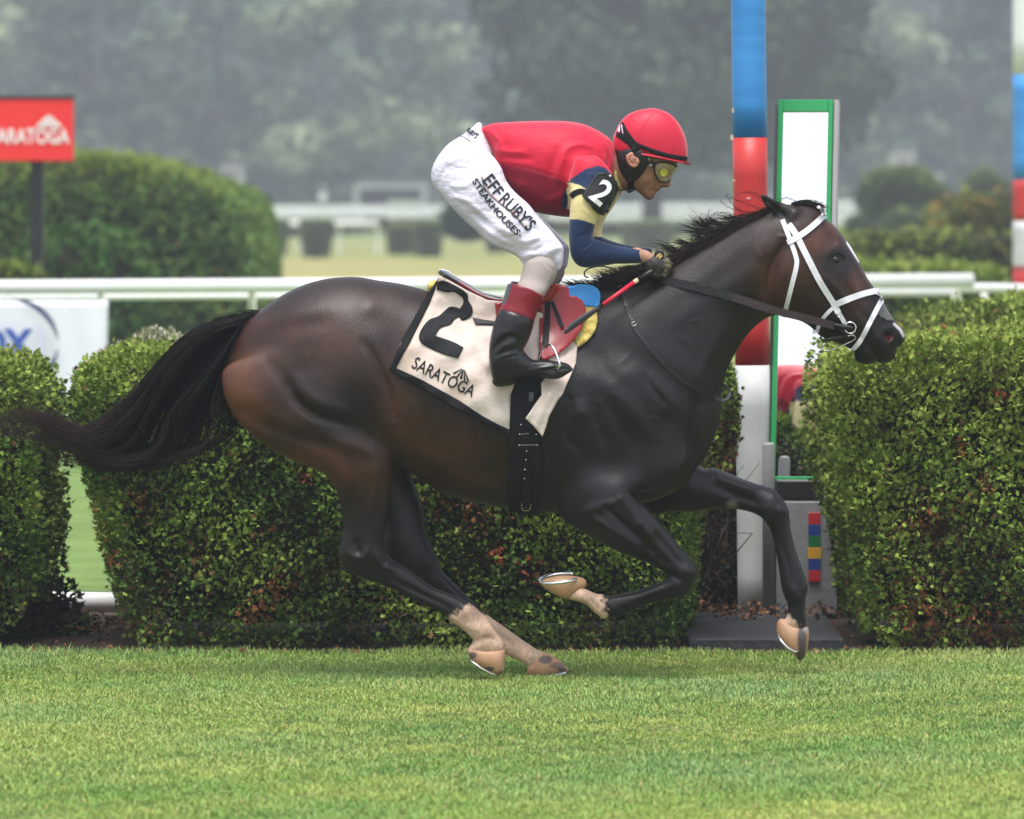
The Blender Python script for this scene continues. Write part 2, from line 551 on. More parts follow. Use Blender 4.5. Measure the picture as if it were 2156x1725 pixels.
def patch(name, pts, bvh, off, th, m, parent=None, cell=6, side=-1, wave=None, smooth_poly=0, holes=None, default=19.75, relax=0, hang=None):
    """a sheet of cloth or leather cut to an outline, laid on a body, with thickness"""
    if smooth_poly: pts = [tuple(p) for p in spline(pts, smooth_poly, True)]
    P = []
    n = len(pts)
    for i in range(n):
        a = np.array(pts[i]); b = np.array(pts[(i + 1) % n])
        k = max(1, int(np.hypot(*(b - a)) / cell))
        for t in range(k): P.append(tuple(a + (b - a) * t / k))
    nb = len(P)
    A = np.array(P)
    gx, gy = np.meshgrid(np.arange(A[:, 0].min(), A[:, 0].max(), cell), np.arange(A[:, 1].min(), A[:, 1].max(), cell))
    gx = gx + (np.arange(gx.shape[0]) % 2)[:, None] * cell * 0.5
    g = np.stack([gx.ravel(), gy.ravel()], 1)
    ins = inside_poly(g[:, 0], g[:, 1], P) & (seg_dist(g[:, 0].astype(np.float32), g[:, 1].astype(np.float32), P) > cell * 0.45)
    allp = [Vector(p) for p in P] + [Vector(p) for p in g[ins]]
    vs, es, fs, ov, oe, of = delaunay_2d_cdt(allp, [(i, (i + 1) % nb) for i in range(nb)], [], 1, 1e-4)
    V = []; NR = []
    for v in vs:
        o = off + (wave(v.x, v.y) if wave else 0)
        q, nr = conform(bvh, (v.x, v.y), o, side=side, default=default, hang=hang)
        V.append(q); NR.append(nr)
    V = np.array(V); NR = np.array(NR)
    fs = np.array([f for f in fs if len(f) == 3])
    if relax:
        E = np.concatenate([fs[:, [0, 1]], fs[:, [1, 2]], fs[:, [2, 0]]]); E = np.concatenate([E, E[:, ::-1]])
        deg = np.bincount(E[:, 0], minlength=len(V)) + 1e-9
        y0 = V[:, 1].copy()
        for _ in range(relax):
            V[:, 1] = np.bincount(E[:, 0], V[E[:, 1], 1], minlength=len(V)) / deg
        V[:, 1] = np.minimum(V[:, 1], y0) if side < 0 else np.maximum(V[:, 1], y0)
    # orientation towards the outside
    e1 = V[fs[:, 1]] - V[fs[:, 0]]; e2 = V[fs[:, 2]] - V[fs[:, 0]]
    nn = np.cross(e1, e2)
    bad = nn[:, 1] * side < 0
    fs[bad] = fs[bad][:, ::-1]
    N = len(V)
    VV = np.concatenate([V, V - NR * th])
    cnt = {}
    for f in fs:
        for i in range(3):
            cnt[(f[i], f[(i + 1) % 3])] = 1
    rim = [(a, b) for (a, b) in cnt if (b, a) not in cnt]
    quads = np.array([(b, a, a + N, b + N) for a, b in rim]) if rim else np.zeros((0, 4), int)
    return mesh_np(name, VV, [np.concatenate([fs, fs[:, ::-1] + N]), quads], m, parent)

def strap(name, pts, bvh, width, off, th, m, parent=None, side=-1, n=6, depth=None, smooth_=True):
    """a flat strap laid along pts (view pixels); depth = list of fixed Y instead of lying on the body"""
    C = spline(pts, n) if smooth_ and len(pts) > 2 else np.array([np.array(pts[0]) + (np.array(pts[-1]) - np.array(pts[0])) * t for t in np.linspace(0, 1, 12)]) if len(pts) == 2 else np.array(pts, float)
    Dp = None
    if depth is not None:
        Dp = np.interp(np.linspace(0, 1, len(C)), np.linspace(0, 1, len(depth)), depth)
    V = []
    wpx = width * S
    for i, c in enumerate(C):
        t = C[min(i + 1, len(C) - 1)] - C[max(i - 1, 0)]
        t = t / (np.hypot(*t) + 1e-9); nrm = np.array([-t[1], t[0]])
        row = []
        for s_ in (-0.5, 0.0, 0.5):
            q = c + nrm * wpx * s_
            if Dp is None: p, nr = conform(bvh, q, off, side=side)
            else: p, nr = W3(q, Dp[i]), Vector((0, -1, 0))
            row.append((p, nr))
        ym = min(r[0].y for r in row) if side < 0 else max(r[0].y for r in row)
        for p, nr in row:
            p = Vector((p.x, p.y * 0.5 + ym * 0.5, p.z))
            V.append(p)
        for p, nr in row[::-1]:
            V.append(Vector((p.x, p.y * 0.5 + ym * 0.5, p.z)) - nr * th)
    F = []
    for i in range(len(C) - 1):
        for k in range(6):
            j = (k + 1) % 6
            F.append((i * 6 + k, i * 6 + j, i * 6 + 6 + j, i * 6 + 6 + k))
    F.append((0, 1, 2, 3)); F.append((0, 3, 4, 5))
    b = (len(C) - 1) * 6
    F.append((b + 3, b + 2, b + 1, b)); F.append((b + 5, b + 4, b + 3, b))
    o = mesh_np(name, np.array([tuple(v) for v in V]), np.array(F), m, parent, smooth=False)
    bm = bmesh.new(); bm.from_mesh(o.data); bmesh.ops.recalc_face_normals(bm, faces=bm.faces); bm.to_mesh(o.data); bm.free()
    return o

def ribbon_hair(name, strands, m, parent=None, col=None, kind=None):
    """strands: list of (points (n,3), radius, ) -> three-sided tapered hairs in one mesh"""
    Vs = []; Fs = []; Cs = []; base = 0
    for s_i, (P, r) in enumerate(strands):
        P = np.asarray(P); n = len(P)
        T = np.gradient(P, axis=0); T /= (np.linalg.norm(T, axis=1)[:, None] + 1e-9)
        A = np.cross(T, np.array([0.0, 1.0, 0.0])); A /= (np.linalg.norm(A, axis=1)[:, None] + 1e-9)
        B = np.cross(T, A)
        tp = r * np.clip(1.0 - np.linspace(0, 1, n) ** 3, 0.12, 1)[:, None]
        ring = [P + (A * math.cos(q) + B * math.sin(q)) * tp for q in (0.3, 2.4, 4.5)]
        Vs.append(np.stack(ring, 1).reshape(-1, 3))
        i = np.arange(n - 1)[:, None] * 3
        for a, b in ((0, 1), (1, 2), (2, 0)):
            Fs.append(base + np.concatenate([i + a, i + b, i + 3 + b, i + 3 + a], 1))
        if col is not None: Cs.append(np.repeat(col(s_i, n), 3, 0))
        base += n * 3
    o = mesh_np(name, np.concatenate(Vs), np.concatenate(Fs), m, parent, col=np.concatenate(Cs) if col is not None else None)
    if kind: o['kind'] = kind
    return o

_fc = {}
BOLD = 0.02
def text_polys(txt, bold=None):
    """outline mesh of a word in the built-in font: verts (n,2) with cap height 1, tris"""
    bold = BOLD if bold is None else bold
    if (txt, bold) in _fc: return _fc[(txt, bold)]
    cu = bpy.data.curves.new('word', 'FONT'); cu.body = txt; cu.resolution_u = 3; cu.offset = bold
    o = bpy.data.objects.new('word', cu); COL.objects.link(o)
    dg = bpy.context.evaluated_depsgraph_get(); dg.update()
    me = bpy.data.meshes.new_from_object(o.evaluated_get(dg))
    V = np.array([tuple(v.co)[:2] for v in me.vertices])
    me.calc_loop_triangles()
    T = np.array([tuple(t.vertices) for t in me.loop_triangles])
    bpy.data.objects.remove(o); bpy.data.curves.remove(cu); bpy.data.meshes.remove(me)
    V[:, 0] -= V[:, 0].min()
    V[:, 1] -= 0.0
    _fc[(txt, bold)] = (V, T, V[:, 0].max(), max(V[:, 1].max(), 0.1))
    return _fc[(txt, bold)]
def refine(V, T, maxlen):
    """split long triangle edges so that lettering can follow a curved surface"""
    for _ in range(6):
        E = {}
        newT = []; V = [tuple(v) for v in V]; changed = False
        def mid(a, b):
            k = (min(a, b), max(a, b))
            if k not in E:
                E[k] = len(V); V.append(tuple((np.array(V[a]) + np.array(V[b])) / 2))
            return E[k]
        for t in T:
            a, b, c = [int(x) for x in t]
            L = [(math.dist(V[a], V[b]), a, b, c), (math.dist(V[b], V[c]), b, c, a), (math.dist(V[c], V[a]), c, a, b)]
            l, p, q, r = max(L)
            if l > maxlen:
                m_ = mid(p, q); newT += [(p, m_, r), (m_, q, r)]; changed = True
            else: newT.append((a, b, c))
        T = newT
        if not changed: break
    return np.array(V), np.array(T)
def lettering(name, txt, a, b, height, bvh, off, m, parent=None, arc=0.0, default=19.7, side=-1, flatY=None, bold=None, shear=0.0, mirror=False, h2=None):
    """a printed word from view pixel a (baseline start) to b (baseline end)"""
    V, T, w, h = text_polys(txt, bold)
    a = np.array(a, float); b = np.array(b, float); d = b - a; L = np.hypot(*d); t = d / L; n = np.array([t[1], -t[0]])
    # a clean sheet a hair proud of what it is printed on
    P = V.copy()
    P, T = refine(P, T, 0.35)
    u = P[:, 0] / w; hh = height if h2 is None else height + (h2 - height) * u
    v = P[:, 1] / 0.72 * hh
    Q = a + np.outer(u * L + v * shear, t) + np.outer(v + arc * 4 * u * (1 - u), n)
    W = []
    for q in Q:
        if flatY is not None: W.append(tuple(W3(q, flatY)))
        else: W.append(tuple(conform(bvh, q, off, default=default, side=side)[0]))
    W = np.array(W)
    e = np.cross(W[T[:, 1]] - W[T[:, 0]], W[T[:, 2]] - W[T[:, 0]])
    if np.sum(e[:, 1]) > 0: T = T[:, ::-1]
    N_ = len(W)
    back = W + np.array([0, 0.002, 0])
    return mesh_np(name, np.concatenate([W, back]), np.concatenate([T, T[:, ::-1] + N_]), m, parent, smooth=False)

def ellipsoid(name, c, r, m, parent, rot=(0, 0, 0), seg=20):
    V = []; F = []
    from mathutils import Euler
    R = Euler(rot).to_matrix()
    n = seg; k = seg // 2
    for i in range(k + 1):
        th = math.pi * i / k
        for j in range(n):
            ph = 2 * math.pi * j / n
            v = R @ Vector((r[0] * math.sin(th) * math.cos(ph), r[1] * math.sin(th) * math.sin(ph), r[2] * math.cos(th)))
            V.append(tuple(v + Vector(c)))
    for i in range(k):
        for j in range(n):
            a, b = i * n + j, i * n + (j + 1) % n
            F.append((a, a + n, b + n, b))
    return mesh_np(name, np.array(V), np.array(F), m, parent)
# ================================================================ GROUND
def ground_mat():
    m = mat('field', (0.14, 0.17, 0.05), rough=0.95, spec=0.1)
    N = m.node_tree.nodes; L = m.node_tree.links; b = N['Principled BSDF']
    g = N.new('ShaderNodeNewGeometry'); sx = N.new('ShaderNodeSeparateXYZ'); L.new(g.outputs['Position'], sx.inputs[0])
    nz = N.new('ShaderNodeTexNoise'); nz.inputs['Scale'].default_value = 0.06; nz.inputs['Detail'].default_value = 6
    L.new(g.outputs['Position'], nz.inputs['Vector'])
    ad = N.new('ShaderNodeMath'); ad.operation = 'MULTIPLY_ADD'; ad.inputs[1].default_value = 90; L.new(nz.outputs['Fac'], ad.inputs[0]); L.new(sx.outputs['Y'], ad.inputs[2])
    mr = N.new('ShaderNodeMapRange'); mr.inputs[1].default_value = 20; mr.inputs[2].default_value = 330; L.new(ad.outputs[0], mr.inputs[0])
    r = N.new('ShaderNodeValToRGB'); L.new(mr.outputs[0], r.inputs[0])
    e = r.color_ramp.elements
    e[0].position = 0; e[0].color = (.12, .19, .055, 1)
    e[1].position = 1; e[1].color = (.16, .20, .08, 1)
    for p, c in ((.20, (.14, .21, .06, 1)), (.34, (.27, .26, .09, 1)), (.46, (.33, .28, .11, 1)), (.56, (.22, .25, .08, 1)), (.68, (.29, .28, .11, 1)), (.82, (.16, .22, .08, 1))):
        q = e.new(p); q.color = c
    # tufts and mowing marks
    n2 = N.new('ShaderNodeTexNoise'); n2.inputs['Scale'].default_value = 2.2; n2.inputs['Detail'].default_value = 8; n2.inputs['Roughness'].default_value = .75
    L.new(g.outputs['Position'], n2.inputs['Vector'])
    q2 = N.new('ShaderNodeMapRange'); q2.inputs[1].default_value = .3; q2.inputs[2].default_value = .7; q2.inputs[3].default_value = .62; q2.inputs[4].default_value = 1.25
    L.new(n2.outputs['Fac'], q2.inputs[0])
    sc = N.new('ShaderNodeVectorMath'); sc.operation = 'SCALE'; L.new(r.outputs[0], sc.inputs[0]); L.new(q2.outputs[0], sc.inputs['Scale'])
    L.new(sc.outputs[0], b.inputs['Base Color'])
    return m
GM = ground_mat()
gv = [(-700, -600, 0), (700, -600, 0), (700, 1000, 0), (-700, 1000, 0)]
tag(mesh_np('ground', gv, [(0, 1, 2, 3)], GM, smooth=False), 'mown infield lawn reaching to the trees', None, None, 'structure')
TM = mat('turf_soil', (0.10, 0.15, 0.035), rough=0.95, noise=(0.17, 0.17, 0.06), nscale=1.4, spec=.1)
tag(mesh_np('turf_course', [(-60, -40, .004), (60, -40, .004), (60, 21.08, .004), (-60, 21.08, .004)], [(0, 1, 2, 3)], TM, smooth=False), 'bright green turf course in front of the hedges', None, None, 'structure')
SM = mat('soil', (0.055, 0.036, 0.024), rough=0.95, noise=(0.03, 0.024, 0.018), nscale=9, bump=1.5, bscale=25, spec=.15)
tag(mesh_np('soil_strip', [(-60, 21.02, .008), (60, 21.02, .008), (60, 24.3, .008), (-60, 24.3, .008)], [(0, 1, 2, 3)], SM, smooth=False), 'bare soil under the hedges', None, None, 'structure')

# grass blades of the course
def grass(name, n, x0, x1, y0, y1, h0, h1, wd, label, edge=False):
    x = rng.uniform(x0, x1, n); y = y0 + (y1 - y0) * rng.uniform(0, 1, n)
    x *= y / 20 if not edge else 1
    def nz(sc, p): return np.sin(x * sc + p) * np.sin(y * sc * 1.7 + p * 2.1) + 0.6 * np.sin(x * sc * 2.3 - y * sc * 1.9 + p * 3) + .4 * np.sin(x * sc * 5.1 + y * sc * 3.3 + p)
    f1, f2, f3 = nz(1.3, 1), nz(3.1, 2.0), nz(8.0, .4)
    h = rng.uniform(h0, h1, n) * (1 + .16 * f1 + .14 * f3)
    an = rng.uniform(0, 2 * np.pi, n); ln = rng.uniform(0.1, 1.0, n) * h
    w = rng.uniform(.6, 1.3, n) * wd
    fa = rng.normal(0, .7, n)
    bx, by = np.cos(fa) * w, np.sin(fa) * w
    z0 = np.full(n, .004)
    A = np.stack([x - bx, y - by, z0], 1); B = np.stack([x + bx, y + by, z0], 1)
    mx, my = x + np.cos(an) * ln * .4, y + np.sin(an) * ln * .4
    C_ = np.stack([mx + bx * .8, my + by * .8, h * .6], 1); D = np.stack([mx - bx * .8, my - by * .8, h * .6], 1)
    T = np.stack([x + np.cos(an) * ln, y + np.sin(an) * ln, h], 1)
    V = np.stack([A, B, C_, D, T], 1).reshape(-1, 3)
    i = np.arange(n)[:, None] * 5
    Q = i + np.array([[0, 1, 2, 3]]); T3 = i + np.array([[3, 2, 4]])
    base = np.array([(.115, .215, .035)]) * np.ones((n, 1))
    yel = np.array((.30, .32, .08)); dk = np.array((.045, .115, .025)); blu = np.array((.15, .25, .10)); dead = np.array((.34, .27, .12))
    def mixc(b, c, a): a = np.clip(a, 0, 1)[:, None]; return b * (1 - a) + c * a
    c = mixc(base, yel, .44 + .30 * f2 * .6 + .22 * nz(.7, 2.5) * .5 + rng.normal(0, .22, n))
    c = mixc(c, blu, .16 + .5 * f1 * .5 + rng.normal(0, .18, n))
    c = mixc(c, dk, rng.uniform(-.6, .55, n) - .3 * f3 + .25 * nz(.5, 4))
    dd = (rng.uniform(0, 1, n) < .035 + .16 * np.clip((y - 20.9) / .8, 0, 1))
    c[dd] = dead * rng.uniform(.7, 1.1, (dd.sum(), 1))
    c *= (1.45 + .10 * np.clip((18 - y) / 3, -1, 1))[:, None]
    o = mesh_np(name, V, [Q, T3], M_grass, None, col=np.repeat(c, 5, 0), smooth=False)
    return tag(o, label, None, None, 'stuff')
M_grass = mat('grass', (.1, .2, .03), rough=.55, spec=.25, attr='Col')
M_grass.node_tree.nodes['Principled BSDF'].inputs['Subsurface Weight'].default_value = 0
grass('grass', 400000, -2.25, 2.25, 14.6, 21.08, .008, .019, .0019, 'short mown grass blades of the turf course')
grass('grass_fringe', 7000, -2.3, 2.3, 20.9, 21.12, .014, .036, .0016, 'longer grass fringe along the foot of the hedges')

# ================================================================ LEAVES, HEDGES
M_leaf = mat('leaf', (.08, .14, .03), rough=.65, spec=.18, attr='Col', noise=(.75, .8, .7), nscale=60)
M_core = mat('hedge_core', (.012, .014, .007), rough=.95, noise=(.03, .022, .012), nscale=30, bump=2, bscale=40, spec=.05)
def fronds(P, Nn, size, col, lobes=4, curl=.25):
    """flat scaly sprays: base points P, growth directions Nn"""
    n = len(P)
    D = Nn / np.linalg.norm(Nn, axis=1)[:, None]
    R = rng.normal(0, 1, (n, 3)); U = np.cross(D, R); U /= np.linalg.norm(U, axis=1)[:, None]
    W = np.cross(D, U)
    k = 2 * lobes + 1
    an = np.linspace(-.95, .95, k)
    rd = np.where(np.arange(k) % 2 == 1, 1.0, .58) * (1 - .42 * np.abs(an))
    pts = [P]
    sz = size[:, None]
    for a, r in zip(an, rd):
        rr = r * rng.uniform(.8, 1.15, n)[:, None] * sz
        pts.append(P + (D * math.cos(a) + U * math.sin(a)) * rr - W * (rr ** 2) / sz * curl * (1 if a > 0 else .6))
    V = np.stack(pts, 1).reshape(-1, 3)
    i = np.arange(n)[:, None] * (k + 1)
    F = np.concatenate([i + np.array([[0, j, j + 1]]) for j in range(1, k)], 0)
    return V, F, np.repeat(col, k + 1, 0)
def hedge(name, label, out, Yf, depth, n, size, pal, group=None, top_new=.35, brown=(), rnd=.16, lump=.045, dens_top=1.0, shape=None, cat='hedge', sub=4, core=True, top_h=.22):
    poly = spline([W2(p, Yf) for p in out], sub, True)
    ccw = 0.5 * np.sum(poly[:, 0] * np.roll(poly[:, 1], -1) - np.roll(poly[:, 0], -1) * poly[:, 1])
    if ccw < 0: poly = poly[::-1]
    c0 = poly.mean(0)
    root = empty(name, (c0[0], Yf + depth / 2, 0), label, cat, group)
    lo, hi = poly.min(0), poly.max(0)
    if core:
        ph = (poly - c0) * np.array([1 - .26 / max(.6, (hi - lo)[0]), 1 - .16 / max(.5, (hi - lo)[1])]) + c0
        m = len(ph); a, b = Yf + .13 + lump, Yf + depth - .05
        ph2 = (poly - c0) * np.maximum(.3, 1 - 2 * (rnd + .05) / (hi - lo)) + c0
        ring = [np.stack([q[:, 0], np.full(m, y), q[:, 1]], 1) for q, y in ((ph2, a), (ph, a + rnd), (ph, b - rnd * .5), (ph2, b))]
        cen = [np.array([[c0[0], a, c0[1]]]), np.array([[c0[0], b, c0[1]]])]
        V = np.concatenate(ring + cen)
        i = np.arange(m); j = (i + 1) % m
        Q = np.concatenate([np.stack([i + r * m, j + r * m, j + (r + 1) * m, i + (r + 1) * m], 1) for r in range(3)])
        T = np.concatenate([np.stack([j, i, np.full(m, 4 * m)], 1), np.stack([i + 3 * m, j + 3 * m, np.full(m, 4 * m + 1)], 1)])
        mesh_np('branches', V, [Q, T], M_core, root, smooth=False)
    # front
    area = abs(ccw); per = np.hypot(*(np.roll(poly, -1, 0) - poly).T); L = per.sum()
    nf = int(n * area / (area + L * depth * .5)); ns = n - nf
    P = np.stack([rng.uniform(lo[0], hi[0], nf * 3), rng.uniform(lo[1], hi[1], nf * 3)], 1)
    ok = inside_poly(P[:, 0], P[:, 1], poly); P = P[ok][:nf]
    d = seg_dist(P[:, 0].astype(np.float32), P[:, 1].astype(np.float32), poly)
    ok = d > size * 1.15; P = P[ok]; d = d[ok]
    rim_ = (d < rnd + size) & (rng.uniform(0, 1, len(d)) < .75)      # the rounded edges are as leafy as the face
    P = np.concatenate([P, P[rim_] + rng.normal(0, size * .4, (rim_.sum(), 2))]); d = np.concatenate([d, d[rim_]])
    gx = P - c0; gx /= np.linalg.norm(gx, axis=1)[:, None] + 1e-6
    # nearest edge normal, roughly
    e = np.clip(1 - d / rnd, 0, 1)
    q = (hi - lo) / 2; gx = ((P - (lo + hi) / 2) / q) ** 5; gx /= np.linalg.norm(gx, axis=1)[:, None] + 1e-3
    lum = lambda x, z, s: lump * (np.sin(x * 5.1 + s) * np.sin(z * 6.3 + s * 2) + .6 * np.sin(x * 13 + z * 9 + s) + .5 * np.sin(x * 23 - z * 19 + 2 * s) + .35 * np.sin(x * 47 + 3 * np.sin(z * 21)) * np.sin(z * 53 + 2 * np.sin(x * 17)))
    y = Yf + rnd * (1 - np.sqrt(np.maximum(0, 1 - e ** 2))) + lum(P[:, 0], P[:, 1], Yf) + rng.exponential(.026, len(P))
    nrm = np.stack([gx[:, 0] * e, -np.ones(len(P)) * .9, gx[:, 1] * e + .25], 1) + rng.normal(0, .62, (len(P), 3))
    Pf = np.stack([P[:, 0], y, P[:, 1]], 1)
    # top and ends
    pick = rng.choice(len(poly), ns, p=per / L); t = rng.uniform(0, 1, ns)[:, None]
    A = poly[pick]; B = poly[(pick + 1) % len(poly)]; S2 = A * (1 - t) + B * t
    en = np.stack([(B - A)[:, 1], -(B - A)[:, 0]], 1); en /= np.linalg.norm(en, axis=1)[:, None] + 1e-9
    yy = Yf + rnd * .5 + (depth - rnd) * rng.uniform(0, 1, ns)
    ins = rng.exponential(.03, ns)[:, None] + (lum(S2[:, 0], yy, 1.0) * .6)[:, None]
    S2 = S2 - en * (ins + size * 1.1)
    up = en[:, 1] > -.5
    Ps = np.stack([S2[:, 0], yy, S2[:, 1]], 1)[up]
    ns_ = np.stack([en[:, 0], rng.normal(0, .5, ns), en[:, 1] + .3], 1)[up] + rng.normal(0, .5, (up.sum(), 3))
    # a few longer shoots the shears have missed
    k_ = rng.choice(len(Ps), max(4, len(Ps) // 28)); sh_ = Ps[k_] + ns_[k_] / np.linalg.norm(ns_[k_], axis=1)[:, None] * size * rng.uniform(.3, 1.5, len(k_))[:, None]
    PP = np.concatenate([Pf, Ps, sh_]); NN = np.concatenate([nrm, ns_, ns_[k_] + np.array([0, 0, .8])])
    m = len(PP)
    pal = np.array(pal)
    f = np.clip(.5 + .5 * np.sin(PP[:, 0] * 7 + PP[:, 2] * 9 + PP[:, 1]) * np.sin(PP[:, 2] * 4.3 - PP[:, 0] * 3.1), 0, 1)
    idx = np.clip((f * (len(pal) - 1) + rng.normal(0, .9, m)).round().astype(int), 0, len(pal) - 1)
    col = pal[idx] * rng.uniform(.75, 1.25, (m, 1))
    new = np.clip((PP[:, 2] - (hi[1] - top_h)) / top_h, 0, 1) * top_new * 2
    a = (rng.uniform(0, 1, m) < np.clip(new + top_new * .25, 0, 1))[:, None]
    col = np.where(a, np.array((.27, .34, .065)) * rng.uniform(.7, 1.2, (m, 1)), col)
    for (bx, bz, rr, cc, pp) in brown:
        dd = np.hypot(PP[:, 0] - bx, PP[:, 2] - bz) / rr
        a = (rng.uniform(0, 1, m) < pp * np.exp(-dd ** 2))[:, None]
        col = np.where(a, np.array(cc) * rng.uniform(.6, 1.3, (m, 1)), col)
    a = (rng.uniform(0, 1, m) < .006)[:, None]
    col = np.where(a, np.array((.30, .13, .05)), col)
    V, F, C = fronds(PP, NN, size * rng.uniform(.6, 1.25, m), col)
    o = mesh_np('foliage', V, F, M_leaf, root, col=C, smooth=False)
    return root
GP = [(.040, .078, .016), (.080, .145, .026), (.135, .215, .036), (.200, .285, .048), (.27, .35, .065)]
def bw(p, r, Y, c=(.28, .11, .045), pp=.9):
    x, z = W2(p, Y); return (x, z, r, c, pp)
RU = (.34, .10, .045)
hedge('clipped_hedge', 'long clipped evergreen hedge behind the galloping horse with rusty sprays', [(160, 765), (240, 734), (400, 728), (700, 724), (1000, 724), (1300, 726), (1480, 732), (1545, 765), (1570, 850), (1566, 950), (1530, 1040), (1482, 1120), (1470, 1220), (1452, 1350), (1300, 1372), (1000, 1376), (700, 1374), (420, 1374), (290, 1366), (250, 1320), (218, 1235), (188, 1140), (166, 1040), (146, 960), (128, 870), (136, 800)],
      21.16, 1.35, 62000, .025, GP, top_new=.40, brown=[bw((170, 1130), .05, 21.2, RU, 1), bw((185, 1128), .05, 21.2, RU, 1), bw((235, 1180), .025, 21.2, RU, 1), bw((590, 1240), .06, 21.2), bw((540, 1290), .05, 21.2), bw((1050, 1165), .03, 21.2, RU, 1), bw((1120, 1210), .05, 21.2, RU, .9), bw((1005, 1090), .05, 21.2), bw((970, 1050), .08, 21.2),
           bw((640, 1000), .03, 21.2, RU, .8), bw((560, 1110), .03, 21.2), bw((300, 1060), .05, 21.2), bw((1250, 1300), .08, 21.2, (.16, .09, .05), .5), bw((1545, 940), .13, 21.2, (.09, .035, .03), .85), bw((1530, 1030), .08, 21.2, (.20, .06, .04), .8), bw((420, 1180), .06, 21.2, (.2, .11, .04), .6), bw((800, 1320), .3, 21.2, (.10, .06, .03), .35), bw((300, 1290), .2, 21.2, (.10, .06, .03), .4)])
hedge('clipped_hedge', 'bright yellow green clipped hedge in front of the nose of the horse', [(1742, 790), (1764, 745), (1810, 722), (1900, 712), (2050, 704), (2200, 684), (2330, 690), (2380, 760), (2390, 1000), (2360, 1340), (2200, 1376), (2000, 1376), (1880, 1372), (1836, 1352), (1812, 1290), (1794, 1190), (1776, 1100), (1754, 1010), (1738, 900), (1732, 840)],
      21.14, 1.4, 46000, .026, (np.array(GP[1:] + [(.22, .29, .05)]) * 1.2).tolist(), top_new=.9, top_h=.6, brown=[bw((2105, 830), .03, 21.2, RU, 1), bw((2070, 1010), .03, 21.2), bw((1960, 1100), .07, 21.2), bw((1940, 1290), .10, 21.2, RU, .7), bw((2080, 1330), .10, 21.2, RU, .7), bw((1900, 1150), .2, 21.2, (.14, .08, .03), .3), bw((2050, 1250), .3, 21.2, (.10, .06, .03), .4), bw((2020, 945), .03, 21.2, RU, .9)])
hedge('clipped_hedge', 'dark clipped hedge at the left edge under the flying tail', [(-260, 770), (-100, 748), (20, 754), (62, 778), (90, 822), (102, 870), (100, 930), (92, 1010), (98, 1120), (92, 1220), (78, 1262), (20, 1340), (-120, 1372), (-280, 1360), (-300, 1000)],
      21.16, 1.35, 20000, .025, GP[:4], top_new=.5, brown=[bw((20, 1300), .15, 21.2, (.1, .06, .03), .4)])
hedge('low_hedge', 'loose olive hedge rising behind the right hand clipped hedge', [(1880, 760), (1905, 695), (1990, 668), (2060, 648), (2160, 628), (2300, 610), (2420, 620), (2440, 900), (1900, 900)], 25.5, 1.6, 20000, .030, [(.10, .15, .03), (.15, .20, .045), (.20, .24, .06), (.13, .13, .045)], top_new=.5)
# blossom behind the left part of the hedge
def shrub(name, label, c, r, n, size, pal, group=None, cat='shrub', trunk_=None, core=True, spike=0.0, top=None, rough_=.15):
    """rounded bush: centre c, radii r"""
    root = empty(name, (c[0], c[1], 0), label, cat, group)
    d = rng.normal(0, 1, (n, 3)); d /= np.linalg.norm(d, axis=1)[:, None]
    d[:, 1] = -np.abs(d[:, 1]) * np.where(rng.uniform(0, 1, n) < .75, 1, -1)
    lump = 1 + rough_ * (np.sin(d[:, 0] * 5 + c[0]) * np.sin(d[:, 2] * 6 + c[1]) + .6 * np.sin(d[:, 0] * 11 + d[:, 1] * 9))
    P = np.array(c) + d * np.array(r) * (lump * (1 - rng.exponential(.06, n)))[:, None]
    col = np.array(pal)[rng.integers(0, len(pal), n)] * rng.uniform(.75, 1.25, (n, 1))
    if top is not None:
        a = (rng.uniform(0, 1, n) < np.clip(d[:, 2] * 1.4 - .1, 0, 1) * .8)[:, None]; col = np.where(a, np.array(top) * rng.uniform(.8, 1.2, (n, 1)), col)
    P[:, 2] = np.maximum(P[:, 2], .02)
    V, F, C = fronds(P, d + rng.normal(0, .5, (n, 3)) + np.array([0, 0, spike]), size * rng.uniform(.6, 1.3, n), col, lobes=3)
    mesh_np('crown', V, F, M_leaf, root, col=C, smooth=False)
    if core: ellipsoid('branches', (c[0], c[1], max(c[2], .0)), (r[0] * .86, r[1] * .86, r[2] * .86), M_core, root, seg=16)
    if trunk_:
        mb = MB(); mb.tube([(c[0], c[1], 0), (c[0] + .02, c[1], c[2])], [trunk_, trunk_ * .8], n=9); mb.build('trunk', M_bark, root, smooth=True)
    return root
M_bark = mat('bark', (.07, .055, .045), rough=.9, noise=(.04, .032, .026), nscale=20, bump=1.5, bscale=30, stretch=(1, 1, .2))
x, z = W2((335, 722), 24.2)
shrub('flowering_plant', 'low plant with cream white blossom behind the left part of the hedge', (x, 24.2, z - .14), (.26, .25, .18), 2200, .03, [(.55, .52, .38), (.45, .46, .28), (.25, .30, .12), (.6, .5, .45)], cat='plant', rough_=.1)
x, z = W2((25, 1330), 22.0)
shrub('ground_plant', 'low dark leafy plant at the foot of the left hedge', (x, 22.0, .06), (.28, .2, .16), 1600, .035, [(.03, .06, .015), (.06, .10, .02), (.04, .05, .02)], cat='plant')
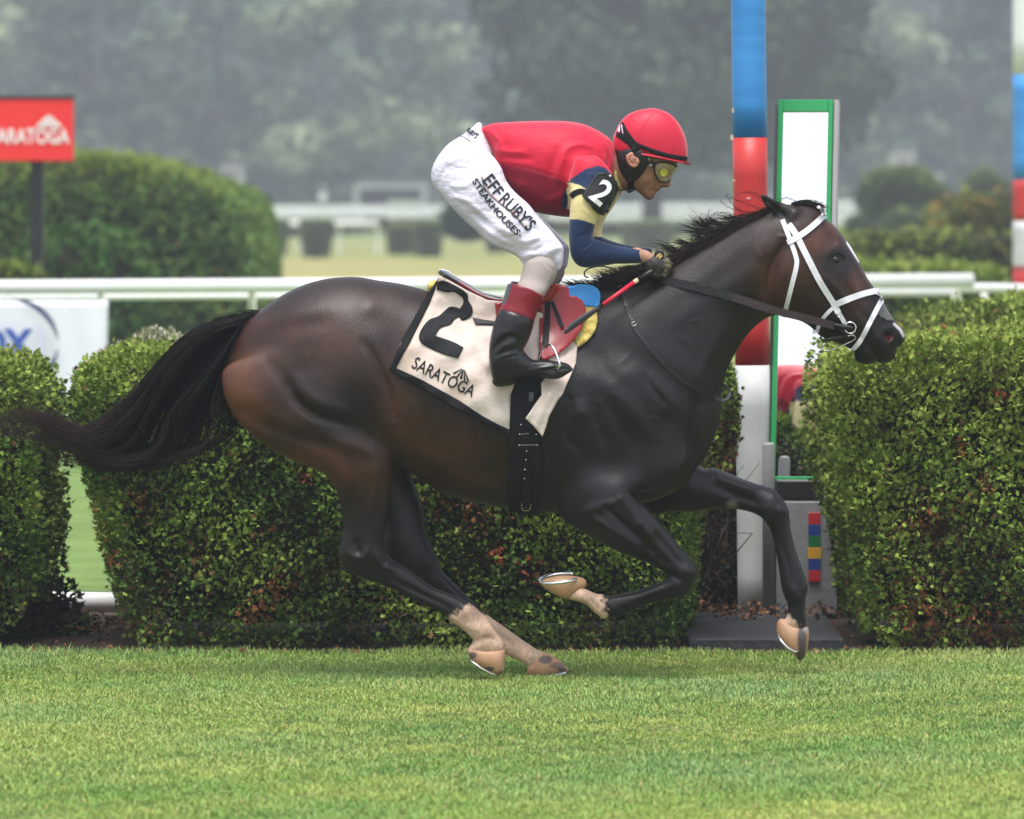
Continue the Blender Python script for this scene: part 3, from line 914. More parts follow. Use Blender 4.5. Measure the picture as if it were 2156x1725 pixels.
# big dark hedge beyond the rail
BH = [(.075, .15, .042), (.10, .19, .05), (.125, .225, .058), (.155, .26, .07)]
hedge('tall_hedge', 'tall rounded dark green hedge beyond the rail at the left', [(-420, 330), (-200, 318), (60, 316), (180, 314), (260, 325), (350, 350), (430, 378), (480, 400), (508, 440), (524, 495), (532, 560), (533, 640), (528, 720), (496, 738), (200, 740), (-400, 740)], 61, 9, 60000, .07, BH, top_new=.55, top_h=.6, rnd=.6, lump=.05)
x, z = W2((18, 592), 44.5)
shrub('round_shrub', 'small yellow green shrub just above the rail at the left edge', (x, 44.5, z - .15), (.31, .3, .30), 1400, .05, [(.14, .20, .03), (.20, .24, .04)])
x, z = W2((175, 600), 57)
shrub('leafy_bush', 'pale green leafy bush against the tall dark hedge', (x, 57, z - .2), (.75, .5, .75), 2600, .10, [(.06, .13, .03), (.08, .16, .035)])
RH = [(.05, .07, .02), (.08, .11, .025), (.11, .14, .03), (.09, .06, .025), (.13, .17, .04)]
hedge('clipped_hedge', 'bright green hedge just behind the white rail at the right', [(1770, 560), (1900, 549), (2050, 552), (2115, 560), (2138, 590), (2140, 700), (2100, 745), (1780, 745), (1755, 650)], 48, 2.4, 7000, .08, [(.07, .12, .025), (.11, .18, .035), (.15, .21, .045)], top_new=.7, top_h=.25, rnd=.2)
hedge('clipped_hedge', 'brownish green hedge in the middle row at the right', [(1770, 500), (1800, 488), (1950, 482), (2040, 484), (2060, 495), (2160, 496), (2300, 500), (2310, 620), (1770, 620)], 68, 3, 8000, .11, RH, top_new=.45, top_h=.3, rnd=.3)
x, z = W2((2070, 450), 84)
hedge('autumn_shrub', 'large shrub turning orange and green at the right behind the hedges', [(1972, 505), (1975, 455), (2000, 420), (2050, 405), (2120, 400), (2230, 398), (2260, 450), (2260, 520), (2100, 540)], 82, 4, 5500, .15, [(.09, .13, .03), (.16, .16, .035), (.26, .16, .04), (.13, .18, .04)], top_new=.2, rnd=.4, cat='shrub')
def at(p, Y): x, z = W2(p, Y); return (x, Y, z)
def topiary(label, L_, R_, T_, B_, Y, name='topiary_tree', trunk_=None, pal=None, n=3000, size=.17, group=None, top=(.20, .26, .07)):
    a = at(((L_ + R_) / 2, (T_ + B_) / 2), Y); s = Y / 20 / S
    return shrub(name, label, a, ((R_ - L_) / 2 * s, (R_ - L_) / 2 * s * .9, (B_ - T_) / 2 * s), n, size, pal or [(.05, .075, .03), (.065, .095, .035), (.08, .11, .04)], trunk_=trunk_, group=group, cat='tree' if trunk_ else 'shrub', top=top, rough_=.06)
topiary('wide mushroom shaped clipped tree at the right with a short trunk', 1812, 1978, 358, 468, 132, trunk_=.14, n=6000)
topiary('small domed clipped tree behind the orange shrub near the right edge', 2040, 2110, 364, 440, 150, trunk_=.12)
topiary('low rounded clipped bush left of the mushroom shaped tree', 1786, 1848, 457, 505, 140, 'clipped_bush', n=1500)
topiary('low wide clipped bush under the mushroom shaped tree', 1862, 1955, 450, 500, 128, 'clipped_bush', n=2000)
topiary('dark bushy shrub beside the far rails behind the back of the jockey', 935, 1030, 428, 500, 150, 'dark_shrub', n=2200, pal=[(.03, .05, .035), (.04, .06, .04)], top=(.05, .08, .05))
def tub(label, xl, xr, t, bl, br, b, Y, box=False):
    """clipped bush tapering to its foot"""
    s = Y / 20 / S; n = 4200
    root = empty('clipped_bush', (*W2(((xl + xr) / 2, b), Y)[:1], Y, 0), label, 'shrub', 'clipped bushes standing on the pale infield')
    hgt = (b - t) * s; cx = W2(((xl + xr) / 2, b), Y)[0]; r1 = (xr - xl) / 2 * s; r0 = (br - bl) / 2 * s
    u = rng.uniform(0, 1, n) ** .8; an = rng.uniform(0, 2 * np.pi, n)
    top = rng.uniform(0, 1, n) < .22
    rr = r0 + (r1 - r0) * u; rr = np.where(top, r1 * np.sqrt(rng.uniform(0, 1, n)), rr); zz = np.where(top, hgt * (1 + .05 * np.cos(rr / r1 * 1.5)), u * hgt)
    P = np.stack([cx + np.cos(an) * rr, Y + np.sin(an) * rr, zz], 1)
    D = np.stack([np.cos(an) * (1 - top), np.sin(an) * (1 - top), .3 + top], 1) + rng.normal(0, .4, (n, 3))
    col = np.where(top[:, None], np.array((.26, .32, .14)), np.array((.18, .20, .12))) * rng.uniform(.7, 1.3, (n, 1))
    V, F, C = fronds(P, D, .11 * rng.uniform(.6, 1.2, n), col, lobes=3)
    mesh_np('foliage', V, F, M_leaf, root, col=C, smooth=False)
    mb = MB(); mb.tube([(cx, Y, 0), (cx, Y, hgt * .97)], [r0 * .5, r1 * .5], n=14); mb.build('branches', M_core, root)
for lb, xl, xr, t, bl, br, b, Y in (('first clipped bush from the tall hedge on the pale infield', 549, 606, 470, 561, 598, 541, 157), ('second clipped bush from the tall hedge on the pale infield', 634, 699, 472, 641, 686, 546, 153),
        ('third clipped bush on the infield, left one of the touching pair', 817, 872, 478, 828, 870, 537, 160), ('fourth clipped bush on the infield, right one of the touching pair', 874, 928, 474, 880, 923, 543, 155),
        ('clipped bush half hidden behind the thigh of the jockey', 1024, 1075, 490, 1032, 1068, 531, 166), ('square clipped bush above the gloved hand and forearm', 1312, 1412, 470, 1316, 1408, 528, 172)):
    tub(lb, xl, xr, t, bl, br, b, Y)
hedge('low_hedge', 'low far green hedge line along the infield rail', [(500, 492), (500, 478), (700, 476), (800, 458), (930, 456), (1100, 462), (1300, 474), (1480, 470), (1480, 492), (1000, 494)], 176, 3, 4500, .22, [(.06, .10, .04), (.08, .12, .05)], top_new=.2, rnd=.2, lump=.03)

# ================================================================ RAILS
M_rail = mat('white_paint', (.80, .80, .78), rough=.35, noise=(.74, .75, .72), nscale=3, spec=.5)
M_post = mat('post_paint', (.70, .71, .66), rough=.5, noise=(.5, .52, .40), nscale=5)
rail = empty('running_rail', (0, 40, 0), 'white tubular running rail across the picture behind the horse', 'rail')
mb = MB(); mb.tube([at((-700, 606, ), 39.0), at((0, 604), 40), at((1000, 600), 41.3), at((2046, 591), 42.6)], [.046 * 1, .046, .0535, .056], n=18); mb.build('top_tube', M_rail, rail, smooth=True)
mb = MB(); mb.tube([at((-700, 628), 39.4), at((0, 627), 40.4), at((1000, 622), 41.6), at((2012, 616), 43)], [.022, .022, .026, .030], n=12); mb.build('lower_tube', M_rail, rail, smooth=True)
for px0, Yp in ((-300, 39.6), (212, 40.3), (530, 40.7), (960, 41.2), (1400, 41.8), (1800, 42.3), (2016, 42.7)):
    x, z = W2((px0, 608), Yp)
    mb = MB(); mb.tube([(x, Yp + .12, z - .03), (x, Yp + .14, 0)], .028 if px0 != 2016 else .032, n=10)
    mb.tube([(x, Yp, z), (x - .02, Yp + .13, z - .22)], .02, n=8); mb.build('post', M_post, rail, smooth=True)
rail2 = empty('running_rail', (3, 44, 0), 'lower white rail carrying on beyond the end of the near rail at the right', 'rail')
mb = MB(); mb.tube([at((2022, 607), 44), at((2100, 607), 44.6), at((2160, 608), 45), at((2500, 612), 47)], [.038, .037, .036, .036], n=14); mb.build('tube', M_rail, rail2, smooth=True)
for q in (2073, 2250):
    x, z = W2((q, 610), 44.8); mb = MB(); mb.tube([(x, 44.85, z), (x, 44.85, 0)], .03, n=10); mb.build('post', M_post, rail2, smooth=True)
pipe = empty('white_pipe', (-3, 22.8, 0), 'low white pipe rail showing in the gap between the left hedges', 'pipe')
mb = MB(); mb.tube([at((-60, 1268), 22.9), at((120, 1267), 22.9), at((268, 1269), 22.85)], .040, n=16); mb.build('tube', M_rail, pipe, smooth=True)
fr = empty('far_fence', (0, 258, 0), 'distant white board fence of the outer track', 'fence')
for (a, b, t, bt) in ((480, 1000, 433, 450), (1150, 1560, 429, 444), (1150, 1560, 449, 462), (480, 1000, 452, 458), (1740, 1812, 423, 437), (1740, 1812, 441, 455), (1740, 1812, 458, 471)):
    p, q = at((a, (t + bt) / 2), 258), at((b, (t + bt) / 2), 258)
    mb = MB(); mb.box(((p[0] + q[0]) / 2, 258, p[2]), (q[0] - p[0], .12, (bt - t) * 258 / 20 / S)); mb.build('board', M_rail, fr)
for q in range(490, 1560, 90):
    x, z = W2((q, 440), 258.2); mb = MB(); mb.box((x, 258.25, .6), (.25, .25, 1.2)); mb.build('post', M_post, fr)
fr2 = empty('far_rail', (-12, 163, 0), 'low white far rail behind the first two clipped bushes', 'rail')
p, q = at((470, 472), 163), at((795, 472), 163)
mb = MB(); mb.tube([p, q], .085, n=10); mb.build('rail', M_rail, fr2, smooth=True)
for v in np.linspace(p[0], q[0], 5):
    mb = MB(); mb.box((v, 163.15, p[2] / 2), (.12, .12, p[2])); mb.build('post', M_post, fr2)
# signs
sg = empty('course_sign', (*W2((77, 300), 46)[:1], 46, 0), 'red sign board with white lettering on a black post at the left', 'sign')
p, q = at((-190, 208), 46), at((155, 340), 46)
mb = MB(); mb.box(((p[0] + q[0]) / 2, 46, (p[2] + q[2]) / 2), (q[0] - p[0], .14, p[2] - q[2])); mb.build('board', mat('sign_red', lin(232, 38, 36), rough=.4), sg)
mb = MB(); mb.box(((p[0] + q[0]) / 2, 46, p[2] + .012), (q[0] - p[0] + .02, .16, .025)); mb.build('cap_rail', M_dark if 'M_dark' in globals() else mat('dark_metal', (.02, .02, .022), rough=.4), sg)
x, z = W2((77, 340), 46.1)
mb = MB(); mb.box((x, 46.16, z / 2 + .02), (27 / S * 2.3, .1, z + .06)); mb.build('post', mat('black_post', (.012, .012, .014), rough=.35), sg)
M_wp = mat('sign_white', (.85, .8, .8), rough=.5)
lettering('word', 'SARATOGA', (-20, 301), (146, 302), 31, None, 0, M_wp, sg, flatY=45.92)
for i, (a, b) in enumerate(((74, 84), (87, 96), (99, 107), (110, 118), (121, 132))):
    A0 = (103 + (a - 103) * .12, 243); A1 = (103 + (b - 103) * .12, 243)
    V = [tuple(W3(p_, 45.92)) for p_ in (A0, A1, (b, 268), (a, 268))]
    V += [(x_, y_ + .004, z_) for x_, y_, z_ in V]
    mesh_np('emblem_stripe', V, np.array([(0, 1, 2, 3), (4, 7, 6, 5)]), M_wp, sg, smooth=False)
bn = empty('banner', (*W2((60, 700), 39.8)[:1], 39.8, 0), 'white banner with a blue round broadcaster logo hung under the rail at the left', 'banner')
p, q = at((-420, 633), 39.75), at((228, 633), 39.75); zb = W2((0, 850), 39.75)[1]
gx_ = np.linspace(p[0], q[0], 60); gz_ = np.linspace(p[2], zb, 16)
V = [(x_ - (.02 * (p[2] - z_) if x_ > q[0] - .2 else 0), 39.75 + .018 * math.sin(x_ * 9) * (p[2] - z_) + .01 * math.sin(x_ * 23 + z_ * 4), z_) for z_ in gz_ for x_ in gx_]
F = [(j * 60 + i, j * 60 + i + 1, (j + 1) * 60 + i + 1, (j + 1) * 60 + i) for j in range(15) for i in range(59)]
ban = mesh_np('sheet', V, F, mat('banner_white', (.78, .78, .84), rough=.6, noise=(.72, .72, .80), nscale=2), bn)
ban.modifiers.new('thick', 'SOLIDIFY').thickness = .004
M_nb = mat('logo_navy', lin(40, 50, 100), rough=.6); M_bb = mat('logo_blue', lin(50, 80, 165), rough=.6); M_pb = mat('logo_pale', lin(205, 195, 225), rough=.6)
lettering('word', 'FOX', (-78, 750), (70, 752), 58, None, 0, M_bb, bn, flatY=39.655, bold=.05)
def crescent(name, cx, cy, r, a0, a1, w, Y, m):
    V = []; F = []; n = 30
    for i in range(n + 1):
        t = i / n; a = math.radians(a0 + (a1 - a0) * t); ww = w * math.sin(math.pi * t) ** .7 + .6
        for rr in (r - ww, r): V.append(tuple(W3((cx + rr * math.cos(a), cy - rr * math.sin(a)), Y)))
    for i in range(n): F.append((2 * i, 2 * i + 1, 2 * i + 3, 2 * i + 2))
    V = np.array(V); V = np.concatenate([V, V + [0, .003, 0]]); F = np.array(F)
    return mesh_np(name, V, [F, F[:, ::-1] + 2 * (n + 1)], m, bn, smooth=False)
crescent('logo_arc', 30, 722, 93, 3, 95, 10, 39.655, M_nb); crescent('logo_arc', 30, 728, 93, -80, -4, 10, 39.655, M_nb); crescent('logo_arc', 28, 725, 66, -50, 45, 9, 39.66, M_pb)
# far odds and ends
M_grey = mat('grey_wall', (.38, .38, .38), rough=.8, noise=(.3, .3, .3), nscale=1); M_dark2 = mat('dark_opening', (.035, .04, .05), rough=.8)
shed = empty('open_shed', (*W2((822, 430), 292)[:1], 292, 0), 'grey framed low shed with a dark opening beyond the far fence', 'shed')
def fb(nm, x0, x1, y0, y1, Y, d, m, par):
    a, b = at((x0, y0), Y), at((x1, y1), Y); zb_ = max(0, b[2])
    mb = MB(); mb.box(((a[0] + b[0]) / 2, Y + d / 2, (a[2] + zb_) / 2), (b[0] - a[0], d, a[2] - zb_)); return mb.build(nm, m, par)
fb('roof', 745, 900, 388, 398, 292, 3, M_grey, shed); fb('wall', 745, 757, 398.2, 520, 292.05, 2.9, M_grey, shed); fb('wall', 887, 898, 398.2, 520, 292.05, 2.9, M_grey, shed); fb('back_wall', 757.2, 886.8, 398.3, 520, 294.3, .3, M_dark2, shed)
bx = empty('white_box', (*W2((850, 428), 255)[:1], 255, 0), 'small white box on the far fence in front of the shed', 'box'); fb('body', 818, 883, 424, 520, 254.5, 1.2, M_rail, bx); fb('lid', 815, 886, 421.5, 424, 254.4, 1.4, M_post, bx)
lp = empty('marker_post', (*W2((680, 416), 256)[:1], 256, 0), 'round white marker disc on a thin post beyond the far fence', 'marker')
c_ = at((680, 414), 256); mb = MB(); mb.tube([(c_[0], 255.9, c_[2]), (c_[0], 256.05, c_[2])], .19, n=20); mb.build('disc', M_rail, lp); mb = MB(); mb.box((c_[0], 256.1, c_[2] / 2), (.08, .08, c_[2])); mb.build('post', M_post, lp); mb = MB(); mb.box((c_[0], 256, c_[2] + .42), (.30, .12, .16)); mb.build('plate', M_grey, lp)
M_pale = mat('pale_wall', (.62, .56, .54), rough=.8)
def house(label, x0, x1, t, Y, roofc=(.3, .28, .28)):
    r = empty('far_building', (*W2(((x0 + x1) / 2, 430), Y)[:1], Y, 0), label, 'building')
    fb('wall', x0, x1, t, 560, Y, 5, M_pale, r); fb('roof', x0 - 3, x1 + 3, t - 5, t - .2, Y - .3, 5.6, mat('far_roof', roofc, rough=.8), r)
    for k in range(2):
        xa = x0 + (x1 - x0) * (.2 + .4 * k); fb('window', xa, xa + (x1 - x0) * .18, t + 8, t + 22, Y - .06, .1, M_dark2, r)
house('small pale building between the trees above the mushroom shaped tree', 1886, 1926, 326, 305, (.5, .46, .46)); house('pale low building glimpsed between the two domed trees', 1945, 1985, 372, 300, (.55, .5, .5)); house('pinkish hut against the trees above the clipped bushes at the left', 468, 505, 352, 310, (.4, .36, .36))

# ================================================================ FINISH POLE AND MIRROR
M_w = mat('pole_white', (.62, .62, .62), rough=.45, noise=(.52, .52, .50), nscale=6, spec=.4); M_r = mat('pole_red', lin(196, 46, 42), rough=.45, noise=lin(178, 36, 34), nscale=5); M_b = mat('pole_blue', lin(62, 146, 212), rough=.45, noise=lin(50, 130, 198), nscale=5, stretch=(.4, .4, 3))
def pole(label, segs, Y, r, base):
    root = empty('finish_pole', (base[0], Y, 0), label, 'pole', None)
    for (c0, c1, m) in segs:
        a, b = at(c0, Y), at(c1, Y)
        mb = MB(); n = 7; mb.tube([tuple(np.array(a) * (1 - t) + np.array(b) * t) for t in np.linspace(0, 1, n)], r, n=28, cap=True); mb.build('band', m, root, smooth=True)
    return root
cxp = lambda y: 1590 - (1297 - y) * 14.5 / 1297
fp = pole('thick striped finish pole, white then red then blue, behind the head of the horse', [((cxp(1302), 1302), (cxp(769), 769), M_w), ((cxp(769), 768.5), (cxp(290), 290.5), M_r), ((cxp(290), 290), (cxp(-190), -190), M_b), ((cxp(-190), -190.5), (cxp(-500), -500), M_w)], 22.9, .0695, (0.98, 0))
M_chip = mat('chip', (.6, .45, .35), rough=.8)
for cx_, cy_, w_, h_ in ((1541, 290, 6, 11), (1576, 418, 8, 3.5), (1545, 380, 7, 2), (1543, 233, 4, 9)):
    a = at((cx_, cy_), 22.83); mb = MB(); mb.box(a, (w_ / S * 1.14, .004, h_ / S * 1.14)); mb.build('paint_chip', M_chip, fp)
pole('striped pole cut by the right edge of the picture, white blue red white', [((2170, 900), (2170, 780), M_w), ((2170, 779.5), (2170, 560), M_r), ((2170, 572), (2170, 466), M_w), ((2170, 465.5), (2170, 380), M_r), ((2170, 379.5), (2170, 158), M_b), ((2170, 157.5), (2170, -300), M_rail)], 52, .163, W2((2170, 0), 52))
# mirror
mi = empty('finish_mirror', (1.16, 22.9, 0), 'tall green framed mirror beside the striped pole reflecting the jockey', 'mirror')
n_ = Vector((-.354, -1.905, .327)).normalized(); r_ = Vector((0, 0, 1)).cross(n_).normalized(); r_ = -r_ if r_.x < 0 else r_
u_ = r_.cross(-n_).normalized(); u_ = u_ if u_.z > 0 else -u_
mc = Vector(at((1689, 612), 22.95))
hw_, hh_ = 57 / S * 1.147 / .98, 401 / S * 1.147 / .985
def slab(name, u0, u1, v0, v1, d0, d1, m, par=mi):
    V = []
    for d in (d0, d1):
        for (a, b) in ((u0, v0), (u1, v0), (u1, v1), (u0, v1)): V.append(tuple(mc + r_ * a + u_ * b + n_ * d))
    F = [(0, 1, 2, 3), (7, 6, 5, 4), (0, 4, 5, 1), (1, 5, 6, 2), (2, 6, 7, 3), (3, 7, 4, 0)]
    o = mesh_np(name, V, np.array(F), m, par, smooth=False)
    bm = bmesh.new(); bm.from_mesh(o.data); bmesh.ops.recalc_face_normals(bm, faces=bm.faces)
    bmesh.ops.bevel(bm, geom=bm.edges[:], offset=min(abs(u1 - u0), abs(v1 - v0), abs(d1 - d0)) * .12, segments=1, affect='EDGES'); bm.to_mesh(o.data); bm.free()
    return o
M_gf = mat('green_frame', lin(30, 150, 80), rough=.35); M_mir = mat('mirror_glass', (.93, .94, .93), rough=.015, metal=1)
fw = 10 / S * 1.147
slab('pane', -hw_ + fw, hw_ - fw, -hh_ + fw, hh_ - fw * 2.4, .004, .008, M_mir)
slab('frame_side', -hw_, -hw_ + fw, -hh_, hh_, 0, .02, M_gf); slab('frame_side', hw_ - fw, hw_, -hh_, hh_, 0, .02, M_gf)
slab('frame_bottom', -hw_ + fw, hw_ - fw, -hh_, -hh_ + fw * 1.2, 0, .018, M_gf); slab('frame_top', -hw_ + fw, hw_ - fw, hh_ - fw * 2.6, hh_, 0, .018, M_gf)
slab('backing', -hw_, hw_, -hh_, hh_, -.05, -.003, M_dark2)
M_gp = mat('grey_panel', (.30, .30, .31), rough=.6, noise=(.24, .24, .24), nscale=5, bump=.2, bscale=60)
slab('side_rail', hw_ + .002, hw_ + .022, -hh_ * .98, hh_ * 1.0, -.04, .01, mat('side_metal', (.36, .33, .34), rough=.5)); slab('side_rail', -hw_ - .018, -hw_ - .003, -hh_ * .7, hh_ * .985, -.05, -.01, mat('side_metal_dark', (.10, .10, .10), rough=.5))
def wbox(name, x0, x1, y0, y1, Y, d, m, par):
    a, b = at((x0, y0), Y), at((x1, y1), Y)
    mb = MB(); mb.box(((a[0] + b[0]) / 2, Y + d / 2, (a[2] + b[2]) / 2), (b[0] - a[0], d, a[2] - b[2])); return mb.build(name, m, par)
M_bk = mat('black_plinth', (.012, .012, .013), rough=.5)
wbox('plinth', 1634, 1736, 1012, 1051, 22.72, .25, M_bk, mi)
wbox('cabinet', 1637, 1762, 1051.5, 1298, 22.72, .22, M_gp, mi)
wbox('cabinet_post', 1606, 1634, 1090, 1300, 22.86, .12, M_bk, mi)
for k_, c in enumerate((lin(196, 32, 40), lin(28, 62, 140), lin(22, 115, 55), lin(222, 170, 40), lin(28, 62, 140), lin(196, 32, 40))):
    wbox('colour_square', 1702.5 if k_ != 3 else 1701, 1727 if k_ != 3 else 1729, 1080.5 + 24.1 * k_, 1104.3 + 24.1 * k_, 22.708, .010, mat('square_%s' % ('red', 'blue', 'green', 'yellow', 'blue', 'red')[k_], c, rough=.5), mi)
wbox('cabinet_post', 1764, 1784, 1100, 1300, 22.8, .12, M_bk, mi)
wbox('bolt', 1745, 1764, 1108, 1118, 22.70, .02, M_bk, mi)
bo = empty('bollard', (1.0, 22.6, 0), 'short grey capped tube against the white part of the striped pole', 'tube')
mb = MB(); mb.tube([at((1618, 1300), 22.62), at((1618, 938), 22.62), at((1618, 932), 22.62)], [.024, .024, .019], n=16); mb.build('tube', M_gp, bo, smooth=True)
ft = empty('stone_footing', (1.1, 22.3, 0), 'flat dark grey stone slab at the foot of the mirror', 'slab')
a, b = at((1445, 1362), 21.2), at((1805, 1362), 21.2)
mb = MB(); mb.box(((a[0] + b[0]) / 2 - .02, 21.9, .02), (b[0] - a[0] - .06, 1.4, .05)); mb.build('slab', mat('stone', (.016, .017, .02), rough=.9, noise=(.034, .034, .036), nscale=12, bump=.8, bscale=40), ft)
# brown fallen leaves
n = 900
P = np.stack([rng.uniform(-1.8, 2.2, n), rng.uniform(20.95, 22.6, n), np.full(n, .012)], 1)
P2 = np.stack([rng.uniform(.62, 1.4, 500), rng.uniform(22.1, 22.8, 500), rng.uniform(.048, .07, 500)], 1)
P3 = np.stack([rng.uniform(-1.75, -1.35, 500), rng.uniform(21.8, 22.6, 500), rng.uniform(.012, .05, 500)], 1)
PP = np.concatenate([P, P2, P3]); m_ = len(PP)
V, F, C = fronds(PP, np.stack([rng.normal(0, 1, m_), rng.normal(0, 1, m_), rng.uniform(0, .7, m_)], 1), rng.uniform(.012, .03, m_), np.array([(.22, .09, .045), (.14, .06, .03), (.30, .16, .08), (.08, .05, .035)])[rng.integers(0, 4, m_)], lobes=2)
tag(mesh_np('fallen_leaves', V, F, M_leaf, None, col=C, smooth=False), 'dry brown leaves lying on the soil and the stone slab', None, None, 'stuff')
# dead twigs hanging at the end of the hedge behind the foreleg
tw = empty('dry_twigs', (.75, 22.5, 0), 'dark bare stems and dead sprays between the hedge and the pole', 'twigs')
mb = MB()
for k in range(46):
    x0_ = rng.uniform(.62, .86); z0_ = rng.uniform(.05, .6); 
    mb.tube([(x0_, 22.4 + rng.uniform(-.1, .3), z0_), (x0_ + rng.normal(0, .06), 22.4 + rng.uniform(-.1, .3), z0_ + rng.uniform(.05, .25)), (x0_ + rng.normal(0, .1), 22.4, z0_ + rng.uniform(.15, .4))], [.004, .003, .001], n=5)
mb.build('stems', mat('twig', (.05, .03, .02), rough=.9), tw)
n = 5200
P = np.stack([rng.uniform(.58, 1.02, n), rng.uniform(22.95, 23.6, n), rng.uniform(.0, .90, n)], 1)
mb = MB(); mb.box((.86, 23.5, .44), (.56, .5, .88), 0, 1.0, .08); mb.build('branches', M_core, tw)  # added solid dark block that keeps the gap behind the stems near black
V, F, C = fronds(P, rng.normal(0, 1, (n, 3)), rng.uniform(.015, .035, n), np.array([(.02, .014, .010), (.035, .022, .015), (.015, .022, .010), (.10, .045, .022)])[rng.integers(0, 4, n)], lobes=2)
o_ = mesh_np('dead_sprays', V, F, M_leaf, tw, col=C, smooth=False)

# ================================================================ TREES
M_tl = mat('tree_leaf', (.06, .1, .03), rough=.7, attr='Col', spec=.2)
def tree_meshes(seed, H, R, n, leaf, pal, trunk_r, low=.22):
    r2 = np.random.default_rng(seed)
    # clumps through the crown
    k = 46; cl = []
    while len(cl) < k:
        p = r2.uniform(-1, 1, 3)
        if np.hypot(p[0], p[1]) < (1 - max(0, p[2]) ** 2) ** .5 and abs(p[2]) < 1 and np.linalg.norm(p) > .35: cl.append(p)
    cl = np.array(cl) * np.array([R, R, H * (1 - low) / 2]) + np.array([0, 0, H * (1 + low) / 2])
    idx = r2.integers(0, k, n); d = r2.normal(0, 1, (n, 3)); d /= np.linalg.norm(d, axis=1)[:, None]
    rad = (R * .34 * r2.uniform(.7, 1.25, k))[idx] * r2.uniform(.5, 1, n) ** .4
    P = cl[idx] + d * rad[:, None] * np.array([1, 1, .72])
    tone = r2.uniform(.5, 1.7, k)[idx]
    col = np.array(pal)[r2.integers(0, len(pal), n)] * tone[:, None] * r2.uniform(.8, 1.2, (n, 1))
    nr = d + r2.normal(0, .6, (n, 3)); nr /= np.linalg.norm(nr, axis=1)[:, None]
    a = np.cross(nr, r2.normal(0, 1, (n, 3))); a /= np.linalg.norm(a, axis=1)[:, None]; b = np.cross(nr, a)
    s = (leaf * r2.uniform(.6, 1.3, n))[:, None]
    V = np.stack([P - a * s, P - b * s * .7, P + a * s, P + b * s * .7], 1).reshape(-1, 3)
    i = np.arange(n)[:, None] * 4
    F = i + np.array([[0, 1, 2, 3]])
    mb = MB(); mb.tube([(0, 0, 0), (.1 * R * .1, 0, H * low), (0, .05, H * .55), (0, 0, H * .85)], [trunk_r * 1.25, trunk_r, trunk_r * .6, trunk_r * .15], n=9)
    for q in range(7):
        c = cl[r2.integers(0, k)]; z0 = H * r2.uniform(low * .8, .5); mb.tube([(0, 0, z0), tuple(c * .5 + np.array([0, 0, z0 * .5 + .4])), tuple(c)], [trunk_r * .45, trunk_r * .3, trunk_r * .08], n=6)
    return V, F, np.repeat(col, 4, 0), mb
def plant(protos, x, y, sc, label, group, rz):
    r0 = protos
    r = bpy.data.objects.new('broadleaf_tree', None); COL.objects.link(r); r.location = (x, y, 0); r.scale = (sc[0], sc[0], sc[1]); r.rotation_euler.z = rz
    tag(r, label, 'tree', group)
    for ch in r0:
        c = ch.copy(); COL.objects.link(c); c.parent = r
        if c.name.startswith('trunk_'): pass
    return r
protos = []
PA = [[(.07, .105, .055), (.09, .13, .065), (.12, .165, .08)], [(.13, .16, .09), (.16, .195, .11), (.20, .235, .13)], [(.035, .055, .038), (.05, .078, .05), (.08, .11, .065)]]
first = []
for s_ in range(3):
    V, F, C, mb = tree_meshes(20 + s_, 20, 6.0, 6500, .42, PA[s_], .40, low=.10)
    root = bpy.data.objects.new('broadleaf_tree', None); COL.objects.link(root)
    cr = mesh_np('crown', V, F, M_tl, root, col=C, smooth=False); tr = mb.build('trunk', M_bark, root, smooth=True)
    first.append(root); protos.append([cr, tr])
spots = []
for i in range(11): spots.append((-42 + 8.6 * i + rng.uniform(-1.5, 1.5), 335 + rng.uniform(-14, 14), rng.uniform(.75, .95), rng.uniform(.72, .95)))
for i in range(12): spots.append((-52 + 9.6 * i + rng.uniform(-2, 2), 395 + rng.uniform(-12, 12), rng.uniform(.95, 1.2), rng.uniform(.95, 1.2)))
used = set()
for i, (x, y, a, b) in enumerate(spots):
    k = i % 3; near = y < 365
    ORD = ('leftmost', 'second', 'third', 'fourth', 'fifth', 'sixth', 'seventh', 'eighth', 'ninth', 'tenth', 'eleventh', 'twelfth')
    o_ = ORD[i if near else i - 11]
    lb = ('%s tree%s of the nearer hazy row beyond the course' if near else '%s tree%s of the farther, taller hazy row behind') % (o_, '' if o_ == 'leftmost' else ' from the left')
    gp = 'hazy trees in the nearer far row' if near else 'hazy trees in the farther row'
    if k not in used:
        used.add(k); r = first[k]; r.location = (x, y, 0); r.scale = (a, a, b); tag(r, lb, 'tree', gp)
    else: plant(protos[k], x, y, (a, b), lb, gp, rng.uniform(0, 6.28))
# the nearer, darker tree behind the rider and the pole
V, F, C, mb = tree_meshes(41, 15.5, 8.4, 30000, .30, [(.018, .026, .018), (.026, .038, .022), (.04, .055, .03), (.06, .08, .04)], .34, low=.30)
bt = empty('broadleaf_tree', (*W2((1372, 480), 232)[:1], 232, 0), 'large darker spreading tree behind the jockey and the striped pole', 'tree')
off = np.array([W2((1372, 480), 232)[0], 232, 0])
mesh_np('crown', V + off + np.array([.2, 0, .0]), F, M_tl, bt, col=C, smooth=False)
for i in range(len(mb.v)): mb.v[i] = mb.v[i] + off
mb.build('trunk', M_bark, bt, smooth=True)
